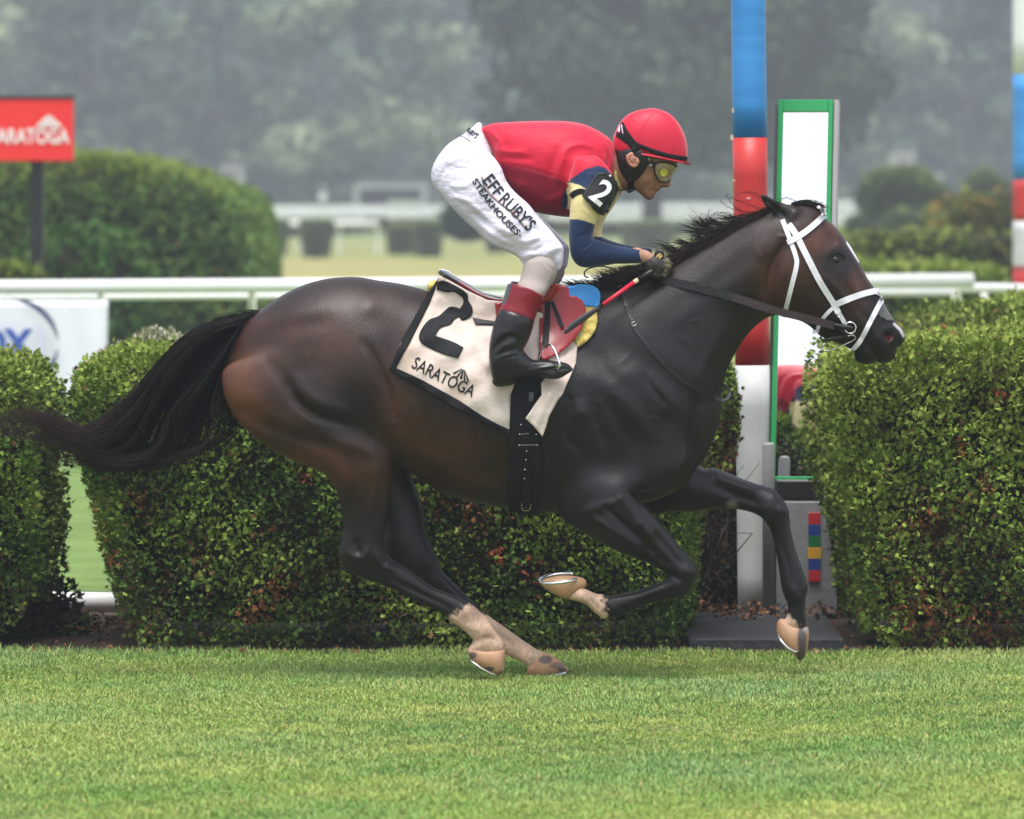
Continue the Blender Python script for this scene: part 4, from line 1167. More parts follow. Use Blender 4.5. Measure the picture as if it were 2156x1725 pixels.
# far wood
n = 26000
x = rng.uniform(-110, 110, n); top = 24 + 3 * np.sin(x * .11) + 2 * np.sin(x * .31 + 1); z = rng.uniform(0, 1, n) ** .8 * top
y = 470 + rng.uniform(0, 18, n) + z * .4
d = rng.normal(0, 1, (n, 3)); d[:, 1] = -np.abs(d[:, 1]); d /= np.linalg.norm(d, axis=1)[:, None]
a = np.cross(d, rng.normal(0, 1, (n, 3))); a /= np.linalg.norm(a, axis=1)[:, None]; b = np.cross(d, a); P = np.stack([x, y, z], 1)
s = rng.uniform(.6, 1.4, n)[:, None]
V = np.stack([P - a * s, P - b * s, P + a * s, P + b * s], 1).reshape(-1, 3); F = np.arange(n)[:, None] * 4 + np.array([[0, 1, 2, 3]])
C = np.repeat(np.array([(.05, .08, .04), (.07, .10, .05), (.06, .09, .045)])[rng.integers(0, 3, n)], 4, 0)
tag(mesh_np('far_wood', V, F, M_tl, None, col=C, smooth=False), 'far wood closing the view behind the rows of trees', None, None, 'stuff')

# ================================================================ THE AIR
hv = [(x, y, z) for z in (-1, 34) for (x, y) in ((-720, -620), (720, -620), (720, 1020), (-720, 1020))]
hz = mesh_np('haze', hv, np.array([(3, 2, 1, 0), (4, 5, 6, 7), (0, 1, 5, 4), (1, 2, 6, 5), (2, 3, 7, 6), (3, 0, 4, 7)]), None, smooth=False)
hm_ = bpy.data.materials.new('haze'); hm_.use_nodes = True
nt = hm_.node_tree; nt.nodes.remove(nt.nodes['Principled BSDF'])
pv = nt.nodes.new('ShaderNodeVolumePrincipled'); pv.inputs['Density'].default_value = HAZE; pv.inputs['Color'].default_value = (.53, .57, .70, 1); pv.inputs['Anisotropy'].default_value = 0.0
nt.links.new(pv.outputs[0], nt.nodes['Material Output'].inputs['Volume'])
hz.data.materials.append(hm_)
tag(hz, 'pale summer haze filling the air over the course', None, None, 'stuff')
# ================================================================ THE HORSE
M = {}
def coat_material():
    m = mat('coat', (0.02, 0.012, 0.01), rough=0.42, spec=0.34, attr='Col')
    nt = m.node_tree; N = nt.nodes; L = nt.links
    b = N['Principled BSDF']
    tc = N.new('ShaderNodeTexCoord')
    # short-hair grain, dapples and damp patches that change the gloss
    at = [n for n in N if n.type == 'ATTRIBUTE'][0]
    n1 = N.new('ShaderNodeTexNoise'); n1.inputs['Scale'].default_value = 9; n1.inputs['Detail'].default_value = 6
    n2 = N.new('ShaderNodeTexNoise'); n2.inputs['Scale'].default_value = 170; n2.inputs['Detail'].default_value = 3
    mp = N.new('ShaderNodeMapping'); mp.inputs['Scale'].default_value = (1, 1, 0.45); mp.inputs['Rotation'].default_value = (0, 0.6, 0)
    L.new(tc.outputs['Object'], mp.inputs['Vector'])
    L.new(tc.outputs['Object'], n1.inputs['Vector']); L.new(mp.outputs[0], n2.inputs['Vector'])
    r1 = N.new('ShaderNodeMapRange'); r1.inputs[1].default_value = 0.3; r1.inputs[2].default_value = 0.7; r1.inputs[3].default_value = 0.65; r1.inputs[4].default_value = 1.4
    L.new(n1.outputs['Fac'], r1.inputs[0])
    r2 = N.new('ShaderNodeMapRange'); r2.inputs[1].default_value = 0.3; r2.inputs[2].default_value = 0.7; r2.inputs[3].default_value = 0.78; r2.inputs[4].default_value = 1.22
    L.new(n2.outputs['Fac'], r2.inputs[0])
    mu = N.new('ShaderNodeMath'); mu.operation = 'MULTIPLY'
    L.new(r1.outputs[0], mu.inputs[0]); L.new(r2.outputs[0], mu.inputs[1])
    sc = N.new('ShaderNodeVectorMath'); sc.operation = 'SCALE'
    L.new(at.outputs['Color'], sc.inputs[0]); L.new(mu.outputs[0], sc.inputs['Scale'])
    L.new(sc.outputs[0], b.inputs['Base Color'])
    r3 = N.new('ShaderNodeMapRange'); r3.inputs[1].default_value = 0.3; r3.inputs[2].default_value = 0.7; r3.inputs[3].default_value = 0.40; r3.inputs[4].default_value = 0.50
    L.new(n1.outputs['Fac'], r3.inputs[0]); L.new(r3.outputs[0], b.inputs['Roughness'])
    bp = N.new('ShaderNodeBump'); bp.inputs['Strength'].default_value = 0.6; bp.inputs['Distance'].default_value = 0.0016
    L.new(n2.outputs['Fac'], bp.inputs['Height'])
    # fine veins
    n3 = N.new('ShaderNodeTexNoise'); n3.inputs['Scale'].default_value = 22; n3.inputs['Detail'].default_value = 4; n3.inputs['Distortion'].default_value = 0.8
    L.new(mp.outputs[0], n3.inputs['Vector'])
    bp2 = N.new('ShaderNodeBump'); bp2.inputs['Strength'].default_value = 0.4; bp2.inputs['Distance'].default_value = 0.0013
    L.new(n3.outputs['Fac'], bp2.inputs['Height']); L.new(bp2.outputs[0], bp.inputs['Normal'])
    L.new(bp.outputs[0], b.inputs['Normal'])
    return m
M['coat'] = coat_material()
M['hair'] = mat('hair', (0.012, 0.009, 0.009), rough=0.55, spec=0.15, attr='Col')
M['hoof'] = mat('hoof', (0.6, 0.4, 0.25), rough=0.45, attr='Col', noise=(0.85, 0.78, 0.7), nscale=25, bump=0.12, bscale=90, stretch=(1, 1, 0.3))
M['alloy'] = mat('alloy', (0.78, 0.78, 0.8), rough=0.25, metal=1.0)
M['eye'] = mat('eye', (0.006, 0.004, 0.004), rough=0.16, spec=0.5)

def px_of(V):
    f = 20.0 * S / V[:, 1]
    return 1078 + V[:, 0] * f, 410 - (V[:, 2] - EYE) * f
def blobs(V, items, base):
    """coat colours: soft patches (view px, py, radius px x, radius px y, colour, weight)"""
    px, py = px_of(V)
    C = np.tile(np.array(base, np.float32), (len(V), 1))
    for (cx, cy, rx, ry, c, w) in items:
        a = w * np.exp(-0.5 * (((px - cx) / rx) ** 2 + ((py - cy) / ry) ** 2))[:, None]
        C = C * (1 - a) + np.array(c) * a
    return C
def side_of(px, py, a, b):
    """signed distance (px) to the left of the line a->b"""
    dx, dy = b[0] - a[0], b[1] - a[1]; L = math.hypot(dx, dy)
    return ((px - a[0]) * dy - (py - a[1]) * dx) / L

horse = empty('horse', (0.0, 20.0, 0.0), 'dark bay racehorse at full gallop with white bridle and pale pasterns', 'horse')

trunk_out = (zD((385, 380), (500, 300), (600, 240), (700, 195), (800, 165), (900, 148), (1000, 142), (1080, 145), (1200, 165), (1350, 188), (1530, 235))
    + [(960, 636), (1040, 652), (1110, 648), (1170, 632), (1215, 612), (1260, 603), (1310, 604), (1355, 588), (1400, 561), (1450, 531), (1500, 502), (1550, 473), (1600, 450), (1640, 434)]
    + zB((1080, 225), (1200, 225), (1290, 270), (1345, 335), (1420, 400), (1500, 495), (1560, 590), (1610, 680), (1670, 800), (1730, 890), (1790, 990), (1850, 1090),
         (1900, 1165), (1950, 1210), (1975, 1265), (1965, 1310), (1935, 1345), (1905, 1365), (1902, 1400), (1885, 1450), (1830, 1482), (1770, 1482), (1745, 1466),
         (1700, 1490), (1620, 1485), (1580, 1455), (1568, 1410), (1570, 1385), (1540, 1370), (1450, 1330), (1360, 1300), (1290, 1260), (1250, 1220), (1200, 1180),
         (1130, 1145), (1030, 1120), (950, 1105), (900, 1115), (840, 1150), (760, 1220), (700, 1290), (650, 1370), (600, 1460), (560, 1550), (535, 1640), (520, 1725))
    + [(1519, 860), (1514, 890), (1500, 930), (1484, 965)] + zG((1190, 190), (1150, 260), (1050, 350), (900, 410))
    + [(1330, 1064), (1250, 1078), (1160, 1080), (1075, 1072)] + zD((2000, 1690), (1800, 1650), (1600, 1580), (1420, 1460))
    + [(835, 980), (770, 985), (690, 970)] + zD((560, 1342), (450, 1283), (350, 1200), (280, 1140), (220, 1060), (180, 980), (158, 900), (160, 800), (175, 700), (205, 620), (250, 520), (310, 430)))
P1 = lambda c, s, a: (c, s, a)
trunk_rel = [
    (zD((1120, 580), (1180, 660), (1225, 760), (1270, 870), (1300, 980), (1305, 1080)), .011, -0.0126),
    (zD((1340, 1050), (1390, 1100), (1420, 1170)), .008, -0.0056),
    (zD((1150, 330),), .030, 0.0098), (zD((1180, 380), (1300, 500), (1330, 650)), .03, -0.0084),
    (zD((420, 470), (650, 380), (900, 330)), .03, 0.0063), (zD((380, 560), (600, 480), (850, 440)), .02, -0.0053),
    (zD((1500, 1150), (1700, 1330), (2050, 1450)), .018, -0.0042), (zD((1480, 1280), (1700, 1450), (2000, 1560)), .018, 0.0042),
    (zD((1450, 900), (1550, 1100), (1600, 1300)), .012, -0.0021), (zD((1620, 1000), (1700, 1200), (1750, 1400)), .012, -0.0021), (zD((1800, 1150), (1860, 1300), (1900, 1450)), .012, -0.0021),
    # shoulder
    (zH((770, 1310),), .024, 0.0137), (zH((620, 1170), (665, 1240), (620, 1400), (640, 1540), (760, 1650)), .010, -0.0074),
    (zH((850, 1220), (900, 1400), (980, 1600)), .014, -0.0074), (zH((900, 800), (980, 950), (1150, 1080)), .018, -0.0053),
    (zH((1330, 1000), (1390, 1100), (1500, 1230)), .008, -0.0084), (zH((1400, 980), (1500, 1120), (1620, 1250)), .02, 0.0074),
    (zH((1080, 1150), (1250, 1350), (1400, 1550)), .022, 0.0084), (zH((1000, 1250), (1130, 1450), (1250, 1650)), .015, -0.0053),
    (zH((1760, 1200), (1745, 1400), (1700, 1650)), .011, -0.0168), (zH((1850, 1250), (1950, 1150)), .012, -0.0063),
    (zH((1100, 700), (1250, 850), (1500, 1050), (1700, 1250)), .022, -0.0063), (zH((1250, 600), (1500, 820), (1800, 1000)), .03, 0.0063),
    (zH((850, 1000), (1000, 1080), (1150, 1000), (1300, 900)), .02, 0.0042), (zH((1500, 1400), (1480, 1600)), .02, -0.0063),
    # neck
    (zB((330, 1000), (520, 820), (760, 640)), .022, -0.0074), (zB((150, 1150), (400, 950), (650, 760), (850, 560)), .022, 0.0074),
    (zB((880, 640), (840, 800), (760, 1000), (600, 1250), (480, 1500)), .020, -0.0105), (zB((560, 1200), (420, 1450), (330, 1650)), .022, 0.0084),
    (zB((700, 450), (500, 600), (300, 780)), .015, -0.0042),
    # head
    (zB((1010, 540), (930, 680), (890, 850), (900, 1000), (960, 1090)), .012, -0.0211),
    (zB((1060, 700), (1060, 850), (1080, 980)), .028, 0.0084),
    (zB((1330, 800), (1420, 900), (1500, 1010)), .010, 0.0074), (zB((1300, 900), (1400, 1030)), .014, -0.0063),
    (zB((1350, 620), (1390, 580), (1440, 565), (1495, 595)), .008, 0.0047), (zB((1425, 668),), .020, -0.0039),
    (zB((1370, 480), (1400, 520)), .009, -0.0075), (zB((1560, 700), (1620, 850), (1680, 980)), .011, -0.0074), (zB((1500, 750), (1560, 900)), .012, 0.0042),
    (zB((1200, 440), (1250, 560), (1270, 700)), .016, -0.0042), (zB((1600, 1060), (1680, 1150)), .008, -0.0037),
    (zB((1790, 1230), (1850, 1195), (1910, 1215), (1935, 1270)), .006, 0.0066), (zB((1765, 1250), (1770, 1320), (1820, 1385)), .006, 0.0056),
    (zB((1600, 1250), (1660, 1330), (1720, 1400), (1752, 1470)), .006, -0.0094), (zB((1650, 1420),), .015, 0.0069), (zB((1830, 1430),), .014, 0.0059),
    (zB((1480, 1180), (1560, 1230), (1620, 1290)), .008, -0.0047), (zB((1690, 1200), (1740, 1290)), .010, 0.0042)]

VN = .0042
vein_lines = [zH((660, 1240), (760, 1220), (880, 1210), (950, 1240)), zH((870, 1480), (930, 1440), (940, 1400)), zH((620, 1500), (650, 1540), (700, 1545)), zH((980, 1170), (1050, 1150), (1100, 1170), (1170, 1240)), zH((1100, 880), (1180, 820), (1220, 770)), zH((1400, 1370), (1470, 1380)),
    zH((1640, 1100), (1680, 1240), (1700, 1400)), zH((1460, 1560), (1500, 1580)), zH((1750, 510), (1810, 500)), zH((1600, 640), (1700, 690), (1760, 760)), zD((1330, 1030), (1380, 1060), (1410, 1160)), zD((1370, 1020), (1410, 1080), (1415, 1140)),
    zD((1500, 1200), (1650, 1330), (1860, 1380)), zD((1250, 1120), (1210, 1000), (1150, 930)), zB((780, 560), (800, 620), (840, 640)), zB((960, 480), (1030, 480)), zB((1280, 700), (1300, 850), (1380, 960)), zB((1540, 620), (1570, 700), (1620, 760), (1640, 860)), zB((1500, 830), (1560, 900), (1590, 980)), zB((640, 1100), (560, 1300), (540, 1500)),
    zH((420, 1560), (560, 1640), (640, 1760)), zB((1350, 1120), (1450, 1150), (1500, 1140))]
trunk_rel += [(v, VN, .0026) for v in vein_lines]
trunk = Sil(trunk_out, Y=20.0, h=0.005, ks=0.09, rel=trunk_rel,
    k=[(560, 800, .80), (700, 750, .84), (900, 800, .78), (1020, 850, .80), (1150, 850, .72), (1280, 850, .66), (1400, 930, .62), (1480, 900, .66), (1250, 680, .55), (1400, 700, .56), (1500, 760, .62),
       (1500, 600, .58), (1580, 560, .62), (1640, 520, .66), (1660, 620, .62), (1690, 560, .66), (1690, 470, .78), (1760, 550, .80), (1770, 620, .64), (1800, 660, .66), (1860, 720, .74), (1830, 755, .66), (1100, 1050, .75)])
hn_out = (zD((165, 760), (158, 900), (180, 980), (220, 1060), (280, 1140), (350, 1200), (450, 1285), (560, 1345), (680, 1400), (800, 1450), (860, 1490), (900, 1550), (940, 1640))
    + zF((250, 90), (285, 200), (300, 330), (297, 430), (280, 500), (268, 570), (285, 640), (320, 690), (380, 725), (480, 765), (600, 810), (720, 860), (850, 930), (980, 990), (1080, 1035),
         (1115, 1085), (1160, 1110), (1230, 1160), (1285, 1215), (1300, 1245), (1275, 1285), (1275, 1330), (1400, 1350), (1510, 1340), (1545, 1300), (1530, 1240), (1480, 1180), (1430, 1110), (1395, 1055), (1360, 1020),
         (1290, 960), (1200, 910), (1100, 870), (1000, 830), (900, 760), (800, 690), (700, 630), (640, 570), (614, 500), (622, 400), (642, 280), (665, 150), (668, 0))
    + zD((1290, 1500), (1300, 1340), (1285, 1200), (1290, 1080), (1265, 950), (1220, 800), (1150, 670), (1050, 600), (850, 560), (600, 580), (350, 660)))
hn_rel = [(zD((600, 850), (650, 950), (760, 1045), (900, 1095), (1100, 1135)), .013, -0.0209), (zD((640, 800), (720, 920), (820, 985), (950, 1030), (1100, 1060)), .022, 0.0095),
    (zD((480, 720), (560, 800), (620, 860)), .020, -0.0081), (zD((640, 780), (800, 710), (960, 650), (1080, 670)), .020, -0.0081), (zD((880, 880),), .070, 0.0175),
    (zD((1190, 900),), .035, 0.0100), (zD((300, 1050), (480, 1150), (700, 1225), (900, 1270)), .018, -0.0108), (zD((350, 950),), .04, 0.0075),
    (zD((850, 1230), (1050, 1270), (1200, 1330)), .02, 0.0108), (zD((980, 1330), (1030, 1500), (1040, 1700)), .012, -0.0076), (zD((1180, 1400), (1190, 1550), (1150, 1720)), .010, 0.0095),
    (zD((1080, 700), (1160, 800), (1220, 930)), .006, -0.0050), (zD((1040, 720), (1120, 840), (1180, 960)), .006, 0.0050),
    (zF((340, 560), (420, 600), (470, 580), (490, 520)), .007, 0.0101), (zF((400, 480), (420, 540)), .008, -0.0101), (zF((560, 560), (600, 640), (680, 690)), .007, 0.0084), (zF((620, 640),), .006, -0.0070),
    (zF((640, 740), (850, 850), (1080, 960), (1180, 1040)), .0045, -0.0084), (zF((560, 780), (800, 880), (1060, 1010)), .005, 0.0050), (zF((1300, 1020), (1330, 1080)), .007, -0.0050),
    (zF((1230, 1120), (1330, 1150)), .01, 0.0041), (zF((1300, 1250), (1420, 1215), (1520, 1250)), .006, -0.0067)]

for q in range(7):   # fine skin folds beside the flank
    o_ = q * 22
    hn_rel.append((zD((1055 + o_ * .8, 705 + o_), (1120 + o_ * .75, 800 + o_ * 1.1), (1180 + o_ * .55, 920 + o_ * 1.05)), .0036, .0020 if q % 2 else -.0016))
for v in (zD((1250, 1180), (1180, 1250), (1160, 1400)), zD((1140, 1420), (1170, 1560), (1150, 1700)), zF((640, 290), (700, 360), (740, 410)), zF((590, 100), (610, 300), (600, 480)), zF((640, 590), (800, 700), (960, 800)), zD((700, 640), (760, 700), (860, 700))):
    hn_rel.append((v, .0042, .0028))
hk = [(650, 800, .50), (760, 800, .50), (720, 900, .52), (800, 850, .46), (760, 1020, .66), (745, 1120, .66), (780, 1190, .66), (880, 1240, .66), (950, 1290, .72), (1020, 1340, .78)]
haunch_n = Sil(hn_out, Y=19.88, h=0.005, rel=hn_rel, ks=0.08, k=hk, yc=[(650, 800, -.145), (760, 800, -.15), (740, 950, -.14), (750, 1100, -.12), (880, 1240, -.11), (1000, 1330, -.11)])
hf_out = (zD((300, 760), (280, 900), (330, 1060), (430, 1160), (600, 1250), (800, 1330)) + [(745, 1010), (765, 1080)]
    + zF((560, 400), (560, 560), (590, 660), (680, 720), (800, 780), (950, 860), (1080, 950), (1180, 1040), (1280, 1120), (1380, 1200), (1470, 1290), (1560, 1345), (1650, 1385), (1715, 1420), (1780, 1440), (1860, 1380),
         (1880, 1340), (1820, 1315), (1700, 1240), (1560, 1140), (1390, 1018), (1290, 920), (1170, 800), (1070, 700), (1010, 560), (960, 440), (935, 330), (920, 220), (870, 80), (840, 0))
    + zD((1400, 1400), (1330, 1250), (1300, 1100), (1220, 850), (1050, 650), (700, 600)))
haunch_f = Sil(hf_out, Y=20.13, h=0.005, ks=0.08, rel=[(zF((1000, 650), (1150, 850), (1300, 990)), .006, 0.0050), (zF((930, 560), (960, 640)), .01, 0.0068), (zF((1450, 1130), (1600, 1260)), .006, -0.0050)],
    k=[(650, 800, .50), (760, 800, .48), (720, 900, .5), (820, 1020, .62), (850, 1150, .62), (920, 1240, .66), (1030, 1330, .74), (1110, 1380, .8)],
    yc=[(650, 800, .145), (800, 850, .15), (820, 1000, .13), (900, 1200, .11), (1100, 1380, .10)])
fn_out = ([(1165, 1000), (1190, 930), (1240, 880), (1330, 860), (1420, 900), (1440, 980), (1380, 1030)]
    + zG((760, 340), (830, 430), (900, 510), (1000, 620), (1080, 720), (1150, 800), (1188, 850), (1197, 900), (1175, 960), (1140, 1030), (1090, 1058), (1000, 1075), (900, 1098), (800, 1130), (700, 1175), (640, 1197), (600, 1210), (560, 1205),
         (500, 1160), (440, 1110), (370, 1085), (310, 1060), (330, 1010), (400, 985), (440, 1003), (510, 1035), (560, 1040), (600, 1048), (700, 1035), (780, 1020), (870, 985), (960, 950), (1000, 928), (985, 900), (930, 868), (860, 830),
         (780, 800), (680, 760), (560, 700), (450, 640), (370, 590), (310, 550), (265, 490)))
fore_n = Sil(fn_out, Y=19.88, h=0.005, ks=0.06,
    rel=[(zG((600, 420), (680, 380), (720, 350)), .004, 0.0042), (zG((770, 560), (830, 550), (870, 520)), .004, 0.0042), (zG((480, 480), (560, 470), (620, 510), (640, 560)), .004, 0.0042), (zG((900, 780), (930, 740)), .004, 0.0042), (zG((560, 440), (700, 560), (850, 700), (1000, 830)), .008, -0.0134), (zG((780, 480), (900, 620), (1000, 740), (1080, 830)), .007, -0.0101), (zG((480, 520), (600, 600), (780, 720)), .014, 0.0133), (zG((680, 380), (800, 520), (900, 640)), .012, 0.0113),
         (zG((430, 480), (520, 440), (620, 420)), .01, 0.0081), (zG((1130, 880),), .014, 0.0088), (zG((1010, 890), (1060, 930)), .007, -0.0084), (zG((1040, 1010), (850, 1075), (680, 1140)), .0045, -0.0084), (zG((950, 1000), (800, 1060)), .005, 0.0034),
         (zG((560, 1060), (620, 1130)), .007, 0.0050), (zG((480, 1080), (520, 1130)), .006, -0.0050)],
    k=[(1280, 950, .45), (1380, 950, .42), (1230, 1040, .60), (1300, 1080, .80), (1400, 1160, .84), (1450, 1200, .80), (1380, 1240, .80), (1280, 1280, .85), (1220, 1260, .85)],
    yc=[(1280, 950, -.13), (1300, 1050, -.14), (1450, 1200, -.12), (1250, 1270, -.12)])
ff_out = ([(1330, 900), (1420, 920)] + zG((1215, 178), (1300, 190), (1400, 222), (1500, 263), (1600, 298), (1690, 322), (1740, 360), (1790, 430), (1811, 490), (1815, 545), (1822, 600), (1850, 720), (1890, 840), (1928, 945), (1938, 1000), (1924, 1060),
         (1918, 1150), (1925, 1225), (1900, 1290), (1820, 1290), (1760, 1250), (1740, 1222), (1790, 1198), (1803, 1120), (1780, 1060), (1760, 990), (1740, 850), (1715, 720), (1690, 620), (1650, 548), (1600, 506), (1520, 478), (1400, 463), (1200, 480),
         (1000, 490), (900, 500), (800, 440), (760, 300)))
fore_f = Sil(ff_out, Y=20.13, h=0.005, ks=0.06,
    rel=[(zG((1300, 300), (1450, 370), (1600, 420)), .010, -0.0113), (zG((1150, 320),), .02, 0.0075), (zG((1350, 250), (1550, 320)), .012, 0.0095), (zG((1760, 470),), .014, 0.0105), (zG((1730, 640), (1790, 800), (1830, 950)), .006, -0.0067), (zG((1840, 1010), (1860, 1050)), .01, 0.0054)],
    k=[(1400, 980, .45), (1480, 1030, .75), (1580, 1050, .82), (1640, 1090, .82), (1660, 1180, .8), (1680, 1260, .85)],
    yc=[(1400, 980, .12), (1500, 1030, .13), (1660, 1150, .11), (1680, 1280, .11)])
ear_out = zB((835, 150), (870, 152), (930, 185), (1000, 212), (1080, 245), (1150, 275), (1205, 330), (1215, 375), (1190, 425), (1130, 440), (1060, 400), (1000, 350), (940, 300), (880, 250), (850, 205))
ear_n = Sil(ear_out, Y=19.95, k=[(1610, 420, .45), (1640, 440, .6), (1690, 470, .9)], yc=[(1610, 415, -.085), (1650, 450, -.065), (1690, 475, -.05)], h=0.004, ks=0.02,
    rel=[(zB((870, 190), (950, 260), (1030, 340)), .006, -.010)])
ear_f = Sil(ear_out, Y=20.05, k=[(1610, 420, .45), (1640, 440, .6), (1690, 470, .9)], yc=[(1610, 415, .085), (1650, 450, .065), (1690, 475, .05)], h=0.004, ks=0.02)
nx_, nz_ = W2(zB((1845, 1275))[0], 19.94)
nostril_n = Cap([(nx_ - .004, -.085, nz_ + .008), (nx_ + .002, -.06, nz_), (nx_ - .006, -.035, nz_ - .004)], [.017, .016, .012])
nostril_f = Cap([(nx_ - .004, .085, nz_ + .008), (nx_ + .002, .06, nz_), (nx_ - .006, .035, nz_ - .004)], [.017, .016, .012])
HV, HQ = blend([(trunk, 0), (haunch_f, .035), (haunch_n, .022), (fore_f, .035), (fore_n, .030), (ear_n, .012), (ear_f, .012), (nostril_n, -.006), (nostril_f, -.006)], h=0.0047, smooth=1)
hbvh = bvh_of(HV, HQ)
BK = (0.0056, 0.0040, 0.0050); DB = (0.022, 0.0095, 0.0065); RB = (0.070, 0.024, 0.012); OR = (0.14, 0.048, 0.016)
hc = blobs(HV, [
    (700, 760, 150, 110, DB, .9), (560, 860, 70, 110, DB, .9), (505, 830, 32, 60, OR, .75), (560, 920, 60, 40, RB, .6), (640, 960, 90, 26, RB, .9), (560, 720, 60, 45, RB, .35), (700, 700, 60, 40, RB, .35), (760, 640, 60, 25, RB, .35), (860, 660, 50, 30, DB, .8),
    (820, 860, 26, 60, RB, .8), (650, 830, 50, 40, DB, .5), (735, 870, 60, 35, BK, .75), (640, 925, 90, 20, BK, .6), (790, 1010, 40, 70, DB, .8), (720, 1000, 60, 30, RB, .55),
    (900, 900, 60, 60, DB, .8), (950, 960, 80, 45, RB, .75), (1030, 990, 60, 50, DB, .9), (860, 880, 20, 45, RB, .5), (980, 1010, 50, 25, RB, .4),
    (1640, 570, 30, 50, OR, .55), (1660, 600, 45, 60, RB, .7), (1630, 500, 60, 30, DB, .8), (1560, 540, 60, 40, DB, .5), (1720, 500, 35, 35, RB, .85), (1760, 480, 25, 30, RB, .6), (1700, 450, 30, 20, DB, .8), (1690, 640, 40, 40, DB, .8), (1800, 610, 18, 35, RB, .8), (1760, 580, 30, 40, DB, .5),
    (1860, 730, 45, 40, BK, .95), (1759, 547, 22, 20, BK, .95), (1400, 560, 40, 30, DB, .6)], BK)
px, py = px_of(HV)
yy = HV[:, 1] - 20
def paint(maskv, c, C=None):
    global hc
    a = np.clip(maskv, 0, 1)[:, None]
    hc = hc * (1 - a) + np.array(c) * a
jit = 3 * np.sin(px * 0.31 + py * 0.21) + 2.5 * np.sin(px * 0.17 - py * 0.37) + rng.normal(0, 2.2, len(px))
PALE = (0.60, 0.40, 0.29); PINK = (0.55, 0.31, 0.24)
f0, f1 = zF((1120, 1045), (1290, 925))
s1 = side_of(px, py, f1, f0)
leg_hn = (yy < 0) & (py > 1240) & (px < 1075) & (px > 880)
m1 = np.where(leg_hn, (s1 + jit) / 10, -1)
g0, g1 = zF((1300, 1110), (1400, 1000))
s2 = side_of(px, py, g1, g0)
m2 = np.where((yy > 0.02) & (py > 1240) & (px > 950) & (px < 1170), (s2 + jit) / 10, -1)
paint(m1, PALE); paint(m2, PALE)
h0, h1 = zG((570, 1030), (600, 1220))
m3 = np.where((yy < 0) & (py > 1180) & (px > 1120) & (px < 1350), (h0[0] + (py - h0[1]) * 0.18 - px + jit) / 10, -1)
paint(m3, PALE)
m4 = np.where((yy > 0) & (py > 1292) & (px > 1600), (1668 + (py - 1296) * 0.8 - px + jit) / 10, -1)
paint(m4, PALE)
for q, r in ((zF((1330, 1000))[0], 14), (zF((1420, 1200))[0], 10), (zF((1240, 1060))[0], 9)):
    paint(0.55 * np.exp(-0.5 * ((px - q[0]) ** 2 + (py - q[1]) ** 2) / r ** 2) * leg_hn, (0.10, 0.06, 0.045))
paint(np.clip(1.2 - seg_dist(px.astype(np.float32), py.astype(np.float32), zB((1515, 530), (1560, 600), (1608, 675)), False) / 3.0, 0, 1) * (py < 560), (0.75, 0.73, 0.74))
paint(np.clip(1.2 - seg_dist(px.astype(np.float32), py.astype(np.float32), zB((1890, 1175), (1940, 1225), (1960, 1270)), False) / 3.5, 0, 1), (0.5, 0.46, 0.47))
nq = zB((1850, 1280))[0]
nd = np.sqrt((HV[:, 0] - nx_) ** 2 + (HV[:, 2] - nz_ + .002) ** 2)
paint(np.clip((0.0145 - nd) / .003, 0, 1) * (np.abs(yy) < .057), (0.22, 0.06, 0.06))
ex = np.clip(1.0 - np.maximum(0, seg_dist(px.astype(np.float32), py.astype(np.float32), zB((850, 170), (900, 230), (970, 300), (1040, 370)), False) - 9) / 3, 0, 1) * (py < 476) * (px < 1665) * (px > 1590) * (yy < -.03)
paint(ex, (0.004, 0.004, 0.004))
q = zG((1430, 435))[0]
paint(np.clip(1.4 - np.sqrt(((px - q[0]) / 12) ** 2 + ((py - q[1]) / 8.5) ** 2), 0, 1) * (yy > 0), (0.16, 0.15, 0.14))
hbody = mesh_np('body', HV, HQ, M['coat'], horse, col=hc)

for sd in (-1, 1):
    p, nr = conform(hbvh, zB((1425, 667))[0], -0.0100, side=sd)
    ellipsoid('eye', p, (.0185, .0150, .0165), M['eye'], horse)
M['lid'] = mat('lid', (0.007, 0.006, 0.006), rough=0.6, spec=.2)
for sd in (-1, 1):
    for pts_, rr in ((zB((1358, 672), (1385, 630), (1430, 610), (1478, 632), (1494, 664)), .0026),):
        mb = MB(); C_ = spline(pts_, 5)
        mb.tube([conform(hbvh, tuple(c), 0.0035, side=sd)[0] for c in C_], [rr * (0.4 + 0.6 * math.sin(math.pi * i / (len(C_) - 1))) for i in range(len(C_))], n=8)
        mb.build('eyelid', M['lid'], horse, smooth=True)

# hooves, each with its shoe
def hoof(out, Y, yc, k, dark, shoe_pts, shoe_y, sr=.004, rel=()):
    s = Sil(out, Y=Y, k=k, yc=yc, h=0.004, rel=rel, sub=4)
    V, Q = blend([(s, 0)], h=0.0042, smooth=1)
    px, py = px_of(V)
    C = np.tile(np.array((0.52, 0.30, 0.17), np.float32), (len(V), 1))
    C = C * (0.95 + 0.05 * np.sin(px * 0.9 + py * 0.4))[:, None]
    for (cx, cy, rx, ry, c, w) in dark:
        a = w * np.clip(1.5 - ((px - cx) / rx) ** 2 - ((py - cy) / ry) ** 2, 0, 1)[:, None]
        C = C * (1 - a) + np.array(c) * a
    o = mesh_np('hoof', V, Q, M['hoof'], horse, col=C)
    mb = MB()
    mb.tube([tuple(W3(p, 20 + y)) for p, y in zip(shoe_pts, shoe_y)], sr, n=8, flat=1.0)
    mb.build('horseshoe', M['alloy'], o, smooth=True)
    return o
GR = (0.06, 0.055, 0.06)
